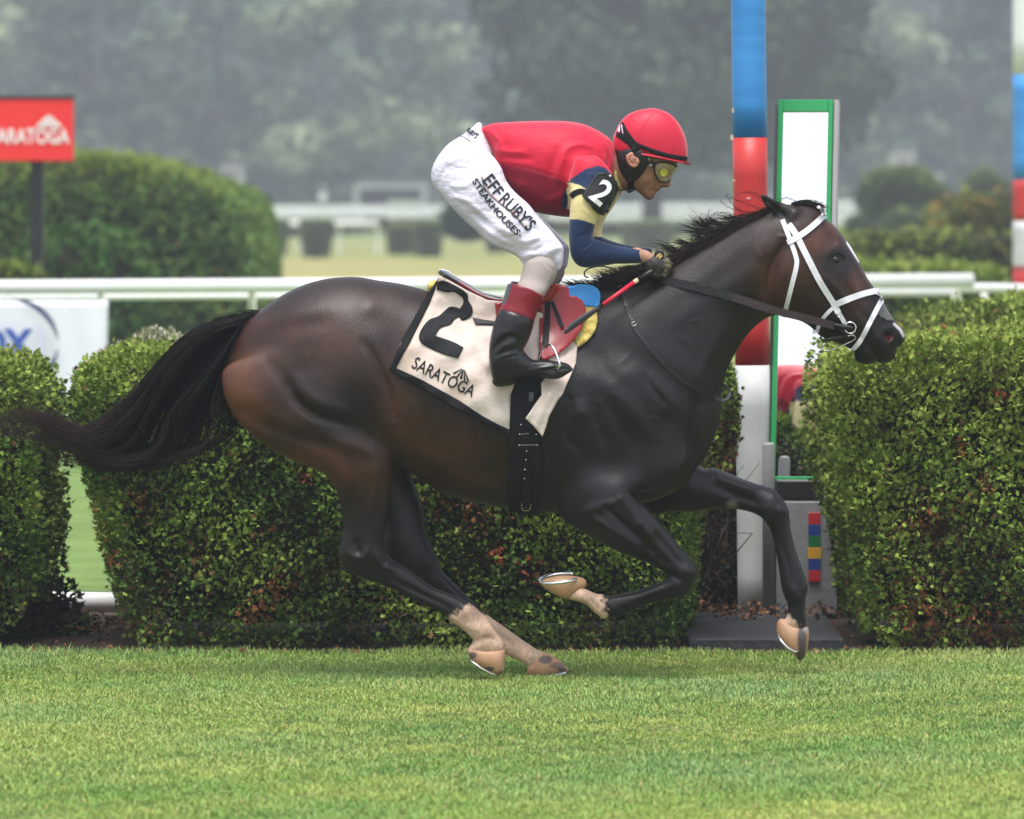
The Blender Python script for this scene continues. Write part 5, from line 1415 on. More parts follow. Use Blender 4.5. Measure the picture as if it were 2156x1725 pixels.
# near hind
hoof(zF((1262, 1300), (1330, 1292), (1430, 1300), (1535, 1300), (1548, 1330), (1545, 1400), (1535, 1480), (1500, 1500), (1440, 1485), (1340, 1440), (1285, 1380), (1262, 1330)), 19.89, -.11, .95,
     [(*zF((1300, 1350))[0], 9, 7, GR, .9), (*zF((1430, 1455))[0], 10, 5, GR, .9), (*zF((1520, 1490))[0], 6, 6, (.2, .13, .1), .8), (*zF((1400, 1302))[0], 40, 3, (0.6, 0.42, 0.3), .8)],
     zF((1270, 1375), (1310, 1412), (1370, 1455), (1440, 1492), (1505, 1505)), [-.14, -.165, -.172, -.165, -.13])
# far hind
hoof(zF((1830, 1330), (1900, 1345), (1965, 1390), (2020, 1440), (2042, 1470), (1980, 1495), (1890, 1512), (1790, 1530), (1722, 1505), (1722, 1450), (1735, 1415), (1780, 1370)), 20.1, .10, .95,
     [(*zF((1860, 1385))[0], 14, 9, GR, .9), (*zF((1950, 1430))[0], 16, 7, (.12, .09, .08), .8), (*zF((1990, 1460))[0], 10, 5, GR, .9), (*zF((1760, 1490))[0], 12, 8, (.3, .14, .07), .6)],
     zF((1780, 1530), (1850, 1526), (1930, 1508), (2000, 1490), (2045, 1474)), [.05, .035, .035, .045, .09])
# far fore
hoof(zG((1735, 1218), (1775, 1203), (1830, 1235), (1890, 1255), (1943, 1265), (1944, 1340), (1928, 1440), (1890, 1488), (1862, 1465), (1820, 1425), (1775, 1385), (1740, 1330), (1728, 1280)), 20.12, .11, .9,
     [(*zG((1900, 1350))[0], 9.5, 45, GR, .97), (*zG((1935, 1275))[0], 9, 8, (.25, .23, .22), .8), (*zG((1890, 1450))[0], 9, 14, GR, .9)],
     zG((1738, 1315), (1760, 1355), (1800, 1400), (1850, 1430), (1878, 1418)), [.09, .068, .062, .066, .08], sr=.005)
# near fore, sole turned up
hf = hoof(zG((132, 960), (200, 925), (300, 912), (400, 922), (445, 945), (443, 985), (400, 1015), (330, 1068), (300, 1070), (230, 1040), (170, 1000)), 19.89, -.12, .95,
     [(*zG((300, 1060))[0], 20, 4, (.35, .2, .12), .5), (*zG((210, 960))[0], 14, 5, (.35, .2, .1), .5)],
     zG(*[(262 + 132 * math.cos(a), 934 - 14 * math.cos(a) + 30 * math.sin(a)) for a in np.linspace(0.5, 2 * math.pi - 0.75, 26)]),
     [-.12 - .055 * math.sin(a) for a in np.linspace(0.5, 2 * math.pi - 0.75, 26)], sr=.0062)

# tail
TG = [zE((1905, 105), (1640, 165), (1400, 285), (1180, 480), (980, 700), (800, 860), (700, 960), (560, 1010), (300, 870), (60, 815), (-120, 830)),
      zE((1900, 115), (1600, 220), (1330, 480), (1150, 800), (1000, 1040), (820, 1130), (620, 1060), (400, 900), (150, 850), (-120, 900)),
      zE((1890, 130), (1640, 300), (1400, 640), (1240, 900), (1150, 1110), (980, 1190), (760, 1150), (480, 1020), (200, 960), (-120, 930)),
      zE((1880, 150), (1700, 400), (1480, 680), (1340, 850), (1300, 1040), (1190, 1180), (980, 1225), (700, 1190), (380, 1090), (100, 1010), (-120, 960)),
      zE((1870, 170), (1725, 450), (1580, 720), (1545, 900), (1490, 1080), (1320, 1180), (1080, 1235), (820, 1215), (560, 1240), (300, 1160), (60, 1050)),
      zE((1862, 180), (1735, 500), (1650, 750), (1665, 940), (1600, 1080), (1420, 1150), (1180, 1215), (1000, 1245), (800, 1205), (640, 1235), (480, 1260)),
      zE((1860, 190), (1738, 550), (1745, 750), (1815, 880), (1820, 980), (1700, 1080), (1500, 1130), (1300, 1185), (1150, 1240), (1060, 1310), (1010, 1380))]
TG = [[(556, 668 + 3 * i)] + list(g) for i, g in enumerate(TG)]
TGs = [np.array([W2(p, 20.0) for p in spline(g, 4)]) for g in TG]
nmin = min(len(g) for g in TGs)
TGs = np.array([g[:nmin] for g in TGs])
def tail_strands(n):
    out = []; r2 = np.random.default_rng(3)
    clumps = np.concatenate([np.linspace(0.1, 3.9, 20) + r2.normal(0, .05, 20), np.array([4.15, 4.5, 4.8, 5.15, 5.45, 5.7, 5.93])]); wts = np.array([1.0] * 20 + [.20] * 7); wts /= wts.sum()
    for i in range(n):
        cl = clumps[r2.choice(len(clumps), p=wts)]
        t = np.linspace(0, 1, nmin); L = nmin
        du = r2.normal(0, 1)
        uu = np.clip(cl + du * ((.5 if cl < 4 else .3) * np.maximum(0, 1 - t * 2.2) ** 1.5 + (.035 if cl < 4 else .028) + .12 * t ** 3), 0, 5.999)
        j = uu.astype(int); f = (uu - j)[:, None]; ar = np.arange(L)
        P = TGs[j, ar] * (1 - f) + TGs[j + 1, ar] * f
        u = cl
        end = L - int(r2.uniform(0, 0.45 if u < 3.5 else 0.6) ** 1.3 * L * 0.9)
        end = max(end, 12)
        dep = (r2.normal(0, 0.03) + 0.02 * math.sin(cl * 9)) * np.minimum(1, t * 3) + 0.035 * np.sin(t * 5 + cl * 3)
        a, b = r2.normal(0, 0.010, 2)
        off = (a * np.sin(t * math.pi) + b * t ** 2) * 1.6
        thick0 = r2.normal(0, 0.010) * np.exp(-t * 4)
        Q = np.stack([P[:, 0] + off * 0.5, 20.0 + dep, P[:, 1] + off + thick0], 1)
        Q[:, 2] += 0.004 * np.sin(t * r2.uniform(8, 20) + r2.uniform(0, 6)) * t
        out.append((Q[:end], r2.uniform(.0008, .0015)))
    for k in range(60):   # fly-away ends
        u = r2.uniform(0, 2.2); j = int(u); f = u - j
        P = TGs[j] * (1 - f) + TGs[j + 1] * f
        s0 = r2.integers(nmin // 4, nmin // 2 + 8); seg = P[s0:s0 + 12].copy()
        t = np.linspace(0, 1, len(seg))
        dx, dz = r2.uniform(-.10, 0), r2.uniform(.01, .16)
        seg += np.outer(t ** 2, (dx, dz))
        out.append((np.stack([seg[:, 0], 20 + r2.normal(0, .03) + 0 * t, seg[:, 1]], 1), .0008))
    return out
TC = np.array([(0.004, 0.0035, 0.004), (0.008, 0.005, 0.0045), (0.032, 0.013, 0.009)])
def tcol(i, n):
    c = TC[[0, 0, 1, 0, 1][i % 5]]
    t = np.linspace(0, 1, n)[:, None]
    return c * (1 - t ** 2) + (TC[2] if i % 3 else TC[1]) * t ** 2
ribbon_hair('tail', tail_strands(1900), M['hair'], horse, tcol)

# mane, laid along the crest and streaming back
def mane_strands():
    r2 = np.random.default_rng(5); out = []
    crest = np.array([W2(p) for p in spline([(1290, 606), (1350, 590), (1400, 562), (1450, 531), (1500, 502), (1550, 473), (1600, 450), (1645, 432)], 8)])
    L = len(crest)
    for i in range(1900):
        u = r2.uniform(0, 1); c = crest[min(L - 1, int(u * L))]
        s_ = r2.uniform(-1, 1)
        side = -1 if r2.random() < .72 else 1
        # direction: back along the crest and slightly up, sagging to the side of the neck
        ang = math.radians(r2.normal(212 if u > .28 else 190, 9))
        ln = r2.uniform(.08, .19) * (0.7 if u > .9 else 1)
        lift = r2.uniform(-.025, .035)
        root = np.array([c[0], 20 + side * r2.uniform(0, .018), c[1] - r2.uniform(.0, .022)])
        n = 9; t = np.linspace(0, 1, n)
        dx, dz = math.cos(ang) * ln, math.sin(ang) * ln
        drop = -.05 * t ** 2 * (1 if u > .25 else .4)
        P = np.stack([root[0] + dx * t, root[1] + side * (.012 + .038 * t) * np.minimum(1, t * 3), root[2] + dz * t * .62 + lift * t + drop * (0.5 if lift > 0 else 1) * .4], 1)
        out.append((P, r2.uniform(.0008, .0014)))
    # wisps that fly clear of the neck: tuft outlines seen against the rail and the pole
    tufts = [((B0, B1, B2)) for B0, B1, B2 in (
        (zB((480, 430))[0], zB((330, 380))[0], zB((240, 320))[0]), (zB((430, 470))[0], zB((300, 430))[0], zB((210, 420))[0]),
        (zB((420, 500))[0], zB((320, 500))[0], zB((270, 480))[0]), (zB((560, 400))[0], zB((400, 345))[0], zB((300, 350))[0]),
        (zB((230, 620))[0], zB((100, 560))[0], zB((-60, 545))[0]), (zB((330, 560))[0], zB((180, 510))[0], zB((110, 520))[0]),
        (zB((450, 440))[0], zB((330, 420))[0], zB((215, 385))[0]), (zB((700, 340))[0], zB((560, 340))[0], zB((430, 320))[0]))]
    for a, b, c in tufts:
        a3, b3, c3 = [np.array([*W2(p)]) for p in (a, b, c)]
        for k in range(46):
            t = np.linspace(0, 1, 9)[:, None]
            j = r2.normal(0, .008, 2)
            P = a3 * (1 - t) ** 2 + 2 * (b3 + j) * t * (1 - t) + (c3 + j * 1.2 + r2.normal(0, .012, 2)) * t ** 2
            y = 20 + r2.normal(0, .02) + 0 * t
            out.append((np.concatenate([P[:, :1], y, P[:, 1:]], 1)[:int(r2.integers(6, 10))], .0011))
    arcs = [zB((820, 260), (700, 215), (590, 180), (600, 170)), zB((760, 290), (600, 260), (520, 205), (510, 200)), zB((860, 200), (800, 140), (700, 130), (620, 170)), zB((640, 330), (560, 290), (460, 300), (470, 340), (560, 350)),
            zB((700, 300), (620, 240), (560, 160), (590, 150)), zB((880, 230), (830, 180), (740, 135), (720, 130)), zB((560, 380), (440, 350), (415, 290), (430, 260)), zB((400, 400), (350, 340), (380, 290)), zB((960, 230), (1020, 175), (1080, 190)), zB((1120, 210), (1060, 180), (1000, 180), (900, 200)),
            zB((600, 350), (480, 360), (430, 330), (480, 300), (560, 300)), zB((300, 560), (200, 560), (60, 570)), zB((380, 500), (300, 520), (280, 490), (330, 470))]
    for a in arcs:
        for k in range(3):
            P = np.array([W2((p[0] + r2.normal(0, 1.5), p[1] + r2.normal(0, 1.5))) for p in spline(a, 5)])
            out.append((np.stack([P[:, 0], 20 + r2.normal(0, .02) + 0 * P[:, 0], P[:, 1]], 1), .0006))
    # the long lock over the withers, under the rider's forearm
    for k in range(700):
        a = np.array([W2((r2.uniform(1300, 1405), 0))[0], 0]); f = r2.random()
        p0 = (1300 + 100 * f, 607 - 44 * f + r2.uniform(0, 12))
        p1 = (p0[0] - r2.uniform(20, 50), p0[1] - r2.uniform(2, 26)); p2 = (1238 + 70 * f + r2.uniform(-6, 40), 570 + r2.uniform(-5, 26) - 8 * f)
        t = np.linspace(0, 1, 9)[:, None]
        A, B_, C_ = [np.array(W2(q)) for q in (p0, p1, p2)]
        P = A * (1 - t) ** 2 + 2 * B_ * t * (1 - t) + C_ * t ** 2
        out.append((np.concatenate([P[:, :1], 20 + r2.normal(0, .018) + 0 * t, P[:, 1:]], 1), .0012))
    for k in range(260):   # hairs lying on the withers
        x0 = r2.uniform(1215, 1300); p0 = (x0, 604 + r2.uniform(0, 14) ); p2 = (x0 - r2.uniform(20, 60), 600 + r2.uniform(-14, 14))
        t = np.linspace(0, 1, 7)[:, None]
        A, C_ = np.array(W2(p0)), np.array(W2(p2))
        P = A * (1 - t) + C_ * t; P[:, 1] += .006 * np.sin(t[:, 0] * 3)
        out.append((np.concatenate([P[:, :1], 20 + r2.normal(0, .03) + 0 * t, P[:, 1:]], 1), .0011))
    return out
ribbon_hair('mane', mane_strands(), M['hair'], horse, tcol)
def forelock():
    r2 = np.random.default_rng(8); out = []
    for k in range(320):
        a, b, c = zB((1085 + r2.uniform(-15, 30), 225 + r2.uniform(-10, 15)), (1200 + r2.normal(0, 10), 185 + r2.normal(0, 14)), (1320 + r2.normal(0, 30), 265 + r2.normal(0, 22)))
        t = np.linspace(0, 1, 9)[:, None]
        A, B_, C_ = [np.array(W2(q)) for q in (a, b, c)]
        P = A * (1 - t) ** 2 + 2 * B_ * t * (1 - t) + C_ * t ** 2
        out.append((np.concatenate([P[:, :1], 20 + r2.normal(0, .016) + 0 * t, P[:, 1:]], 1), .0011))
    return out
ribbon_hair('forelock', forelock(), M['hair'], horse, tcol)
# ================================================================ TACK ON THE HORSE
M['cloth'] = mat('cloth', (0.68, 0.58, 0.53), rough=0.85, noise=(0.54, 0.43, 0.36), nscale=7, bump=1.1, bscale=12, spec=0.2)
M['black_tape'] = mat('black_tape', (0.004, 0.004, 0.005), rough=0.8, spec=0.3, bump=0.3, bscale=300)
M['print'] = mat('print', (0.006, 0.006, 0.008), rough=0.75, spec=0.3)
M['leather_red'] = mat('leather_red', lin(140, 5, 17), rough=0.28, spec=0.5, coat=0.15, noise=lin(150, 10, 24), nscale=8)
M['leather_black'] = mat('leather_black', (0.004, 0.004, 0.0045), rough=0.38, spec=0.5, bump=0.3, bscale=120)
M['leather_brown'] = mat('leather_brown', (0.030, 0.016, 0.016), rough=0.4, spec=0.5, bump=0.3, bscale=150)
M['white_strap'] = mat('white_strap', (0.80, 0.77, 0.86), rough=0.45, noise=(0.70, 0.70, 0.74), nscale=60)
M['blue_foam'] = mat('blue_foam', lin(60, 150, 225), rough=0.6, bump=0.4, bscale=8)
M['yellow_foam'] = mat('yellow_foam', lin(215, 195, 110), rough=0.9, noise=lin(190, 165, 85), nscale=20, bump=0.6, bscale=90)
M['steel'] = mat('steel', (0.75, 0.75, 0.77), rough=0.18, metal=1)
M['grey_tape'] = mat('grey_tape', (0.10, 0.10, 0.105), rough=0.8, bump=0.6, bscale=60)

sc_ = empty('saddle_cloth', (0.0, 20.0, 1.3), 'soiled white race cloth with big black 2 on the back of the horse', 'saddle cloth')
cl_out = zC((560, 190), (640, 215), (820, 315), (1000, 400), (1300, 430), (1500, 520), (1480, 900), (1252, 1130), (1212, 1240), (1196, 1612), (1100, 1566), (900, 1462), (700, 1372), (500, 1243), (300, 1133), (113, 1022), (150, 950), (250, 720), (350, 540), (440, 380), (520, 262))
def folds(x, y):
    w = 0.0045 * math.sin((x * 0.8 - y * 0.55) * 0.075) + 0.0035 * math.sin((x * 0.5 + y * 0.9) * 0.11 + 1)
    for (a, b, sg, am) in ((zC((690, 570))[0], zC((1000, 980))[0], 5, .007), (zC((740, 640))[0], zC((900, 900))[0], 4, -.005), (zC((560, 330))[0], zC((400, 800))[0], 6, .004), (zC((900, 1100))[0], zC((1230, 1230))[0], 5, .005), (zC((300, 830))[0], zC((620, 900))[0], 5, .004), (zC((980, 700))[0], zC((1010, 1000))[0], 5, .005)):
        ax, ay = a; bx, by = b; ex, ey = bx - ax, by - ay
        t = max(0, min(1, ((x - ax) * ex + (y - ay) * ey) / (ex * ex + ey * ey)))
        w += am * math.exp(-0.5 * (math.hypot(x - ax - t * ex, y - ay - t * ey) / sg) ** 2)
    return w
for sd in (-1, 1):
    c = patch('cloth', cl_out, hbvh, 0.016, 0.004, M['cloth'], sc_, cell=7, side=sd, wave=folds, relax=2, hang=.15)
    bd = zC((545, 220), (560, 190), (520, 262), (440, 380), (350, 540), (250, 720), (150, 950), (113, 1022), (300, 1133), (500, 1243), (700, 1372), (900, 1462), (1100, 1566), (1196, 1612), (1196, 1556), (1105, 1515), (950, 1432), (760, 1305), (560, 1192), (400, 1105), (330, 1072), (182, 1006), (250, 870), (300, 790), (400, 590), (490, 410), (530, 300))
    patch('edge_binding', bd[1:], hbvh, 0.0205, 0.003, M['black_tape'], sc_, cell=5, side=sd, wave=folds, hang=.15)
num2 = zC((546, 240), (600, 218), (700, 262), (800, 322), (828, 360), (822, 402), (852, 440), (873, 482), (864, 530), (820, 568), (772, 580), (745, 548), (700, 570), (672, 618), (572, 640), (533, 716), (700, 770), (786, 820), (736, 918), (560, 866), (430, 802), (380, 742), (398, 670), (470, 568), (560, 545), (620, 490), (660, 452), (720, 458), (752, 472), (786, 430), (782, 382), (740, 350), (690, 320), (640, 336), (560, 310), (542, 308))
patch('number', soften(num2), hbvh, 0.0215, 0.002, M['print'], sc_, cell=4, wave=folds, hang=.15)
cbvh = None
def bvh_obj(o):
    off = Vector((0, 0, 0)); p = o
    while p is not None: off += p.location; p = p.parent
    return BVHTree.FromPolygons([tuple(v.co + off) for v in o.data.vertices], [tuple(f.vertices) for f in o.data.polygons])
near_cloth = [o for o in COL.objects if o.name.startswith('cloth')][0]
cbvh = bvh_obj(near_cloth)
lettering('word', 'SARATOGA', zC((316, 1002))[0], zC((862, 1268))[0], 27, cbvh, 0.003, M['print'], sc_, arc=-1.5, h2=26, bold=.004)
ap = zC((790, 1003))[0]
for q0, q1 in ((zC((690, 1052))[0], zC((704, 1062))[0]), (zC((718, 1088))[0], zC((736, 1092))[0]), (zC((752, 1100))[0], zC((774, 1106))[0]), (zC((788, 1112))[0], zC((806, 1120))[0]), (zC((822, 1132))[0], zC((838, 1128))[0])):
    m0 = (ap[0] * .8 + q0[0] * .2, ap[1] * .8 + q0[1] * .2)
    patch('emblem_stripe', [m0, (m0[0] + 1.2, m0[1] + .3), q1, q0], cbvh, 0.003, 0.001, M['print'], sc_, cell=4)
front_cl = zH((812, 395), (826, 392), (800, 560), (748, 690), (728, 760), (715, 900), (682, 975), (620, 1100), (540, 1235), (468, 1360), (442, 1450), (410, 1530), (330, 1442), (250, 1375), (330, 1270), (402, 1180), (398, 1080), (470, 1000), (500, 900), (440, 850), (560, 790), (680, 680), (760, 560))
def twist(x, y):
    k = max(0, min(1, (y - 770) / 60)); a, b = zH((680, 960))[0], zH((480, 1380))[0]
    u = ((x - a[0]) * (b[1] - a[1]) - (y - a[1]) * (b[0] - a[0])) / 100
    return 0.002 + 0.046 * k + 0.006 * k * (0.4 + 0.6 * math.sin(u * 0.22 + 0.6)) + 0.002 * math.sin(x * .3)
patch('front_flap', front_cl, hbvh, 0.012, 0.004, M['cloth'], sc_, cell=5, wave=twist, relax=2)

gi = empty('girth', (0.0, 20.0, 1.0), 'wide black elastic girth buckled round the belly of the horse', 'girth')
for sd in (-1, 1):
    patch('band', zL((362, 250), (625, 250), (625, 440), (628, 860), (622, 1200), (612, 1500), (600, 1660), (480, 1665), (300, 1640), (290, 1300), (300, 1000), (312, 780), (318, 432), (355, 425)), hbvh, 0.0235, 0.006, M['black_tape'], gi, cell=6, side=sd, relax=1)
M['gloss_black'] = mat('gloss_black', (0.004, 0.004, 0.005), rough=0.5, spec=0.25)
patch('billet', zL((435, 860), (495, 860), (500, 1200), (520, 1560), (430, 1560), (430, 1200)), hbvh, 0.027, 0.003, M['gloss_black'], gi, cell=4)
patch('keeper', zL((495, 418), (550, 418), (545, 500), (495, 510)), hbvh, 0.027, 0.002, M['grey_tape'], gi, cell=4)
for q in zL((412, 738), (398, 832), (572, 834), (396, 940), (582, 942), (475, 1000), (470, 1085), (463, 1180), (460, 1268)):
    p, nr = conform(hbvh, q, 0.031)
    ellipsoid('stud', p, (.0026, .0022, .0026), M['alloy'], gi, seg=10)
for a, b in ((zL((400, 832))[0], zL((495, 825))[0]), (zL((398, 938))[0], zL((580, 940))[0])):
    mb = MB(); mb.tube([conform(hbvh, (a[0] + (b[0] - a[0]) * t, a[1] + (b[1] - a[1]) * t), 0.0315)[0] for t in np.linspace(0, 1, 6)], .0009, n=6); mb.build('wire', M['alloy'], gi)
mb = MB(); mb.tube([conform(hbvh, q, 0.030)[0] for q in spline(zL((432, 1500), (440, 1560), (480, 1572), (515, 1560), (528, 1510)), 4)], .0018, n=6); mb.build('buckle', M['alloy'], gi)

pad = empty('withers_pad', (0.2, 20.0, 1.38), 'bright blue foam pad over the withers in front of the red saddle', 'pad')
for sd in (-1, 1):
    patch('foam', zH((640, 212), (700, 205), (760, 190), (880, 203), (925, 240), (938, 290), (930, 350), (918, 392), (860, 383), (800, 378), (720, 330), (640, 300)), hbvh, 0.022, 0.02, M['blue_foam'], pad, cell=5, side=sd, smooth_poly=2, hang=.07)
spg = empty('foam_pad', (0.2, 20.0, 1.2), 'yellow sponge pad showing under the blue pad and saddle flap', 'pad')
for sd in (-1, 1):
    patch('sponge', zH((700, 330), (850, 380), (905, 430), (913, 520), (890, 610), (820, 700), (733, 757), (700, 700), (690, 500)), hbvh, 0.017, 0.014, M['yellow_foam'], spg, cell=5, side=sd, wave=lambda x, y: .003 * math.sin(y * .3))
rear_sponge = Sil(zC((470, 330), (458, 270), (490, 225), (540, 220), (560, 250), (530, 300), (500, 340)), Y=20, k=4, h=.004)
V_, Q_ = blend([(rear_sponge, 0)], h=.005); mesh_np('sponge_edge', V_, Q_, M['yellow_foam'], spg)

sad = empty('racing_saddle', (0.1, 20.0, 1.35), 'small glossy red racing saddle with curved flaps under the rider', 'saddle')
seat_ = Sil(zC((553, 152), (575, 127), (625, 133), (700, 185), (800, 248), (950, 338), (1130, 385), (1350, 340), (1560, 260), (1700, 262), (1742, 300), (1650, 400), (1400, 470), (1130, 425), (1000, 402), (850, 335), (740, 270), (660, 225), (590, 185)),
            Y=20, h=.004, k=[(930, 580, 6.0), (1000, 620, 6.0), (1060, 640, 5.0), (1150, 620, 4.0), (1190, 610, 3.0)], sub=4)
V_, Q_ = blend([(seat_, 0)], h=.0045)
px, py = px_of(V_)
c_ = np.tile(np.array(lin(165, 14, 28)), (len(V_), 1)); a_ = np.clip((zC((745, 0))[0][0] - px) / 3, 0, 1)[:, None]; c_ = c_ * (1 - a_) + np.array((.035, .035, .037)) * a_
M['seat'] = mat('seat', (.5, 0, 0), rough=.3, attr='Col', coat=.3)
mesh_np('seat', V_, Q_, M['seat'], sad, col=c_)
mb = MB(); mb.tube([tuple(W3(p, 19.93 if i else 19.97)) for i, p in enumerate(zC((562, 140), (590, 122), (640, 138), (720, 192), (820, 250), (960, 335), (1130, 380)))], .0035, n=8); mb.build('seat_piping', M['white_strap'], sad, smooth=True)
flap = zH((392, 355), (470, 320), (520, 290), (545, 235), (600, 200), (655, 218), (662, 285), (720, 290), (778, 330), (805, 400), (800, 480), (762, 588), (700, 680), (640, 745), (560, 808), (440, 862), (405, 850), (385, 700), (388, 500))
for sd in (-1, 1):
    patch('flap', flap, hbvh, 0.036, 0.006, M['leather_red'], sad, cell=5, side=sd, relax=12, hang=.12, wave=lambda x, y: 0.004 * math.sin((y - 600) * .02))
sbvh = bvh_obj([o for o in COL.objects if o.name.startswith('flap')][0])
patch('skirt', zH((400, 355), (425, 290), (470, 205), (540, 182), (590, 190), (545, 235), (530, 290), (480, 335)), hbvh, 0.048, 0.004, M['leather_red'], sad, cell=5, relax=6, hang=.12)
patch('under_panel', zC((1066, 425), (1135, 425), (1110, 500), (1082, 560)), hbvh, 0.024, 0.004, M['leather_red'], sad, cell=5, hang=.15)
patch('surcingle', zC((868, 552), (960, 570), (1080, 586), (1078, 625), (1000, 622), (895, 614)), hbvh, 0.0245, 0.003, mat('webbing', (.035, .03, .032), rough=.7), sad, cell=5, hang=.15)
for k_, (a, b, w) in enumerate(((zH((455, 340))[0], zH((425, 750))[0], .012), (zH((475, 340))[0], zH((458, 740))[0], .010), (zH((500, 335))[0], zH((600, 575))[0], .013))):
    strap('stirrup_leather', [a, ((a[0] + b[0]) / 2 + (1.5 if k_ < 2 else 0), (a[1] + b[1]) / 2), b], sbvh, w, 0.007 + .002 * k_, .003, M['gloss_black'], sad)
for sd in (-1, 1):
    yb = sd * .325
    mb = MB(); mb.tube([(W2(p, 20 + yb)[0], 20 + yb + sd * d_, W2(p, 20 + yb)[1]) for p, d_ in zip([tuple(q) for q in spline(zH((384, 860), (392, 810), (425, 752), (470, 726), (515, 752), (550, 830), (574, 905)), 3)], np.linspace(-.05, .055, 19))], .0042, n=8)
    mb.tube([(W2(p, 20 + yb)[0], 20 + yb + sd * d_, W2(p, 20 + yb)[1]) for p, d_ in zip(zH((384, 860), (400, 960), (560, 930), (574, 905)), (-.05, -.04, .04, .055))], .005, n=8)
    mb.build('stirrup_iron', M['steel'], sad, smooth=True)

# ---------------------------------------------------------------- bridle
br = empty('bridle', (1.0, 20.0, 1.4), 'white racing bridle with dark leather reins on the head of the horse', 'bridle')
for sd in (-1, 1):
    strap('throat_latch', zB((1002, 350), (1060, 500), (1108, 640), (1113, 710), (1080, 850), (1035, 1030), (1010, 1120)), hbvh, .016, .004, .003, M['white_strap'], br, side=sd)
    strap('cheek_piece', zB((1050, 385), (1110, 470), (1200, 650), (1300, 840), (1400, 1000), (1445, 1085)), hbvh, .0215, .006, .003, M['white_strap'], br, side=sd)
    strap('bit_strap', zB((1440, 1070), (1475, 1130), (1503, 1180)), hbvh, .015, .009, .003, M['white_strap'], br, side=sd)
    strap('brow_band', zB((1042, 528), (1130, 482), (1250, 392), (1325, 318), (1332, 290), (1296, 250)), hbvh, .0205, .009, .003, M['white_strap'], br, side=sd)
    strap('nose_band', zB((1425, 1018), (1500, 985), (1600, 948), (1700, 922), (1762, 912)), hbvh, .021, .007, .003, M['white_strap'], br, side=sd)
    strap('chin_strap', zB((1420, 1030), (1365, 1080), (1310, 1150), (1280, 1225), (1272, 1262)), hbvh, .013, .006, .003, M['white_strap'], br, side=sd)
    strap('lip_strap', zB((1750, 925), (1788, 965), (1740, 1070), (1690, 1170), (1640, 1270), (1590, 1345), (1550, 1385)), hbvh, .0165, .006, .003, M['white_strap'], br, side=sd)
    c0, nr = conform(hbvh, zB((1540, 1195))[0], .014, side=sd)
    mb = MB(); mb.tube([c0 + Vector((.0195 * math.cos(a), 0, .0195 * math.sin(a))) for a in np.linspace(0, 2 * math.pi, 22)], .0028, n=8, cap=False); mb.build('bit_ring', M['steel'], br, smooth=True)
    mb = MB(); mb.tube([tuple(W3(p, 20 + sd * y)) for p, y in zip([tuple(q) for q in spline(zB((1520, 1270), (1560, 1262), (1580, 1290), (1500, 1335), (1400, 1378), (1335, 1384), (1316, 1352), (1355, 1318)), 3)], np.linspace(.085, .03, 22))], .0024, n=8); mb.build('bit_bar', M['steel'], br, smooth=True)
    mb = MB()
    mb.tube([tuple(W3(p, 20 + sd * .083)) for p in zB((1400, 1180), (1470, 1195), (1540, 1205), (1575, 1215))], [.013, .014, .013, .009], n=10, flat=.8)
    mb.tube([tuple(W3(p, 20 + sd * .08)) for p in zB((1440, 1180), (1490, 1240), (1530, 1290))], [.007, .008, .006], n=8)
    mb.tube([tuple(W3(p, 20 + sd * .07)) for p in zB((1300, 1275), (1320, 1305), (1400, 1290), (1480, 1275), (1570, 1240))], [.005, .005, .007, .007, .006], n=8)
    mb.build('rein_loop', M['leather_black'], br, smooth=True)
    rp = zB((40, 822), (300, 878), (610, 962), (900, 1055), (1200, 1132), (1420, 1190))
    dps = [20 + sd * v for v in (.085, .135, .145, .145, .12, .09)]
    strap('rein', rp[:4], hbvh, .030, 0, .004, M['leather_black'], br, side=sd, depth=dps[:4])
    strap('rein_grip', [rp[2]] + rp[3:], hbvh, .027, 0, .005, M['leather_brown'], br, side=sd, depth=[20 + sd * v for v in (.148, .148, .122, .092)])
def small_buckle(c, w, h, ang, yo, parent, m=None, name='buckle', r=.0012, bv=None):
    p0, nr = conform(bv or hbvh, c, yo)
    ca, sa = math.cos(ang), math.sin(ang)
    pts = [p0 + Vector((x * ca - z * sa, 0, x * sa + z * ca)) for x, z in ((-w, -h), (w, -h), (w, h), (-w, h), (-w, -h))]
    mb = MB(); mb.tube(pts, r, n=6, cap=False); mb.build(name, m or M['alloy'], parent, smooth=True)
small_buckle(zB((1450, 1095))[0], .008, .0065, math.radians(30), .014, br)
patch('nasal_tape', zB((1785, 985), (1830, 1060), (1890, 1155), (1850, 1150), (1825, 1150), (1795, 1125), (1780, 1130), (1765, 1100), (1735, 1105), (1760, 1040)), hbvh, .003, .001, M['grey_tape'], br, cell=4)
bp_ = empty('breastplate', (0.5, 20.0, 1.2), 'thin black leather neck strap looping round the chest of the horse', 'strap')
strap('strap', zH((1118, 200), (1145, 310), (1185, 420), (1225, 530), (1260, 600), (1400, 780), (1560, 950), (1720, 1080), (1880, 1165), (1990, 1205)), hbvh, .0125, .006, .003, M['leather_black'], bp_)
strap('loop', zH((1975, 1200), (2030, 1225), (2080, 1205), (2102, 1165), (2085, 1125), (2040, 1085)), hbvh, .011, 0, .003, mat('loop_leather', (.05, .05, .055), rough=.35), bp_, depth=[19.86, 19.88, 19.9, 19.93, 19.96, 20.0])
strap('strap', zH((1118, 200), (1145, 310), (1185, 420), (1225, 530), (1260, 600), (1400, 780), (1560, 950), (1720, 1080), (1880, 1165), (1990, 1205)), hbvh, .0125, .006, .003, M['leather_black'], bp_, side=1)
small_buckle(zH((1240, 545))[0], .008, .006, math.radians(35), .012, bp_)
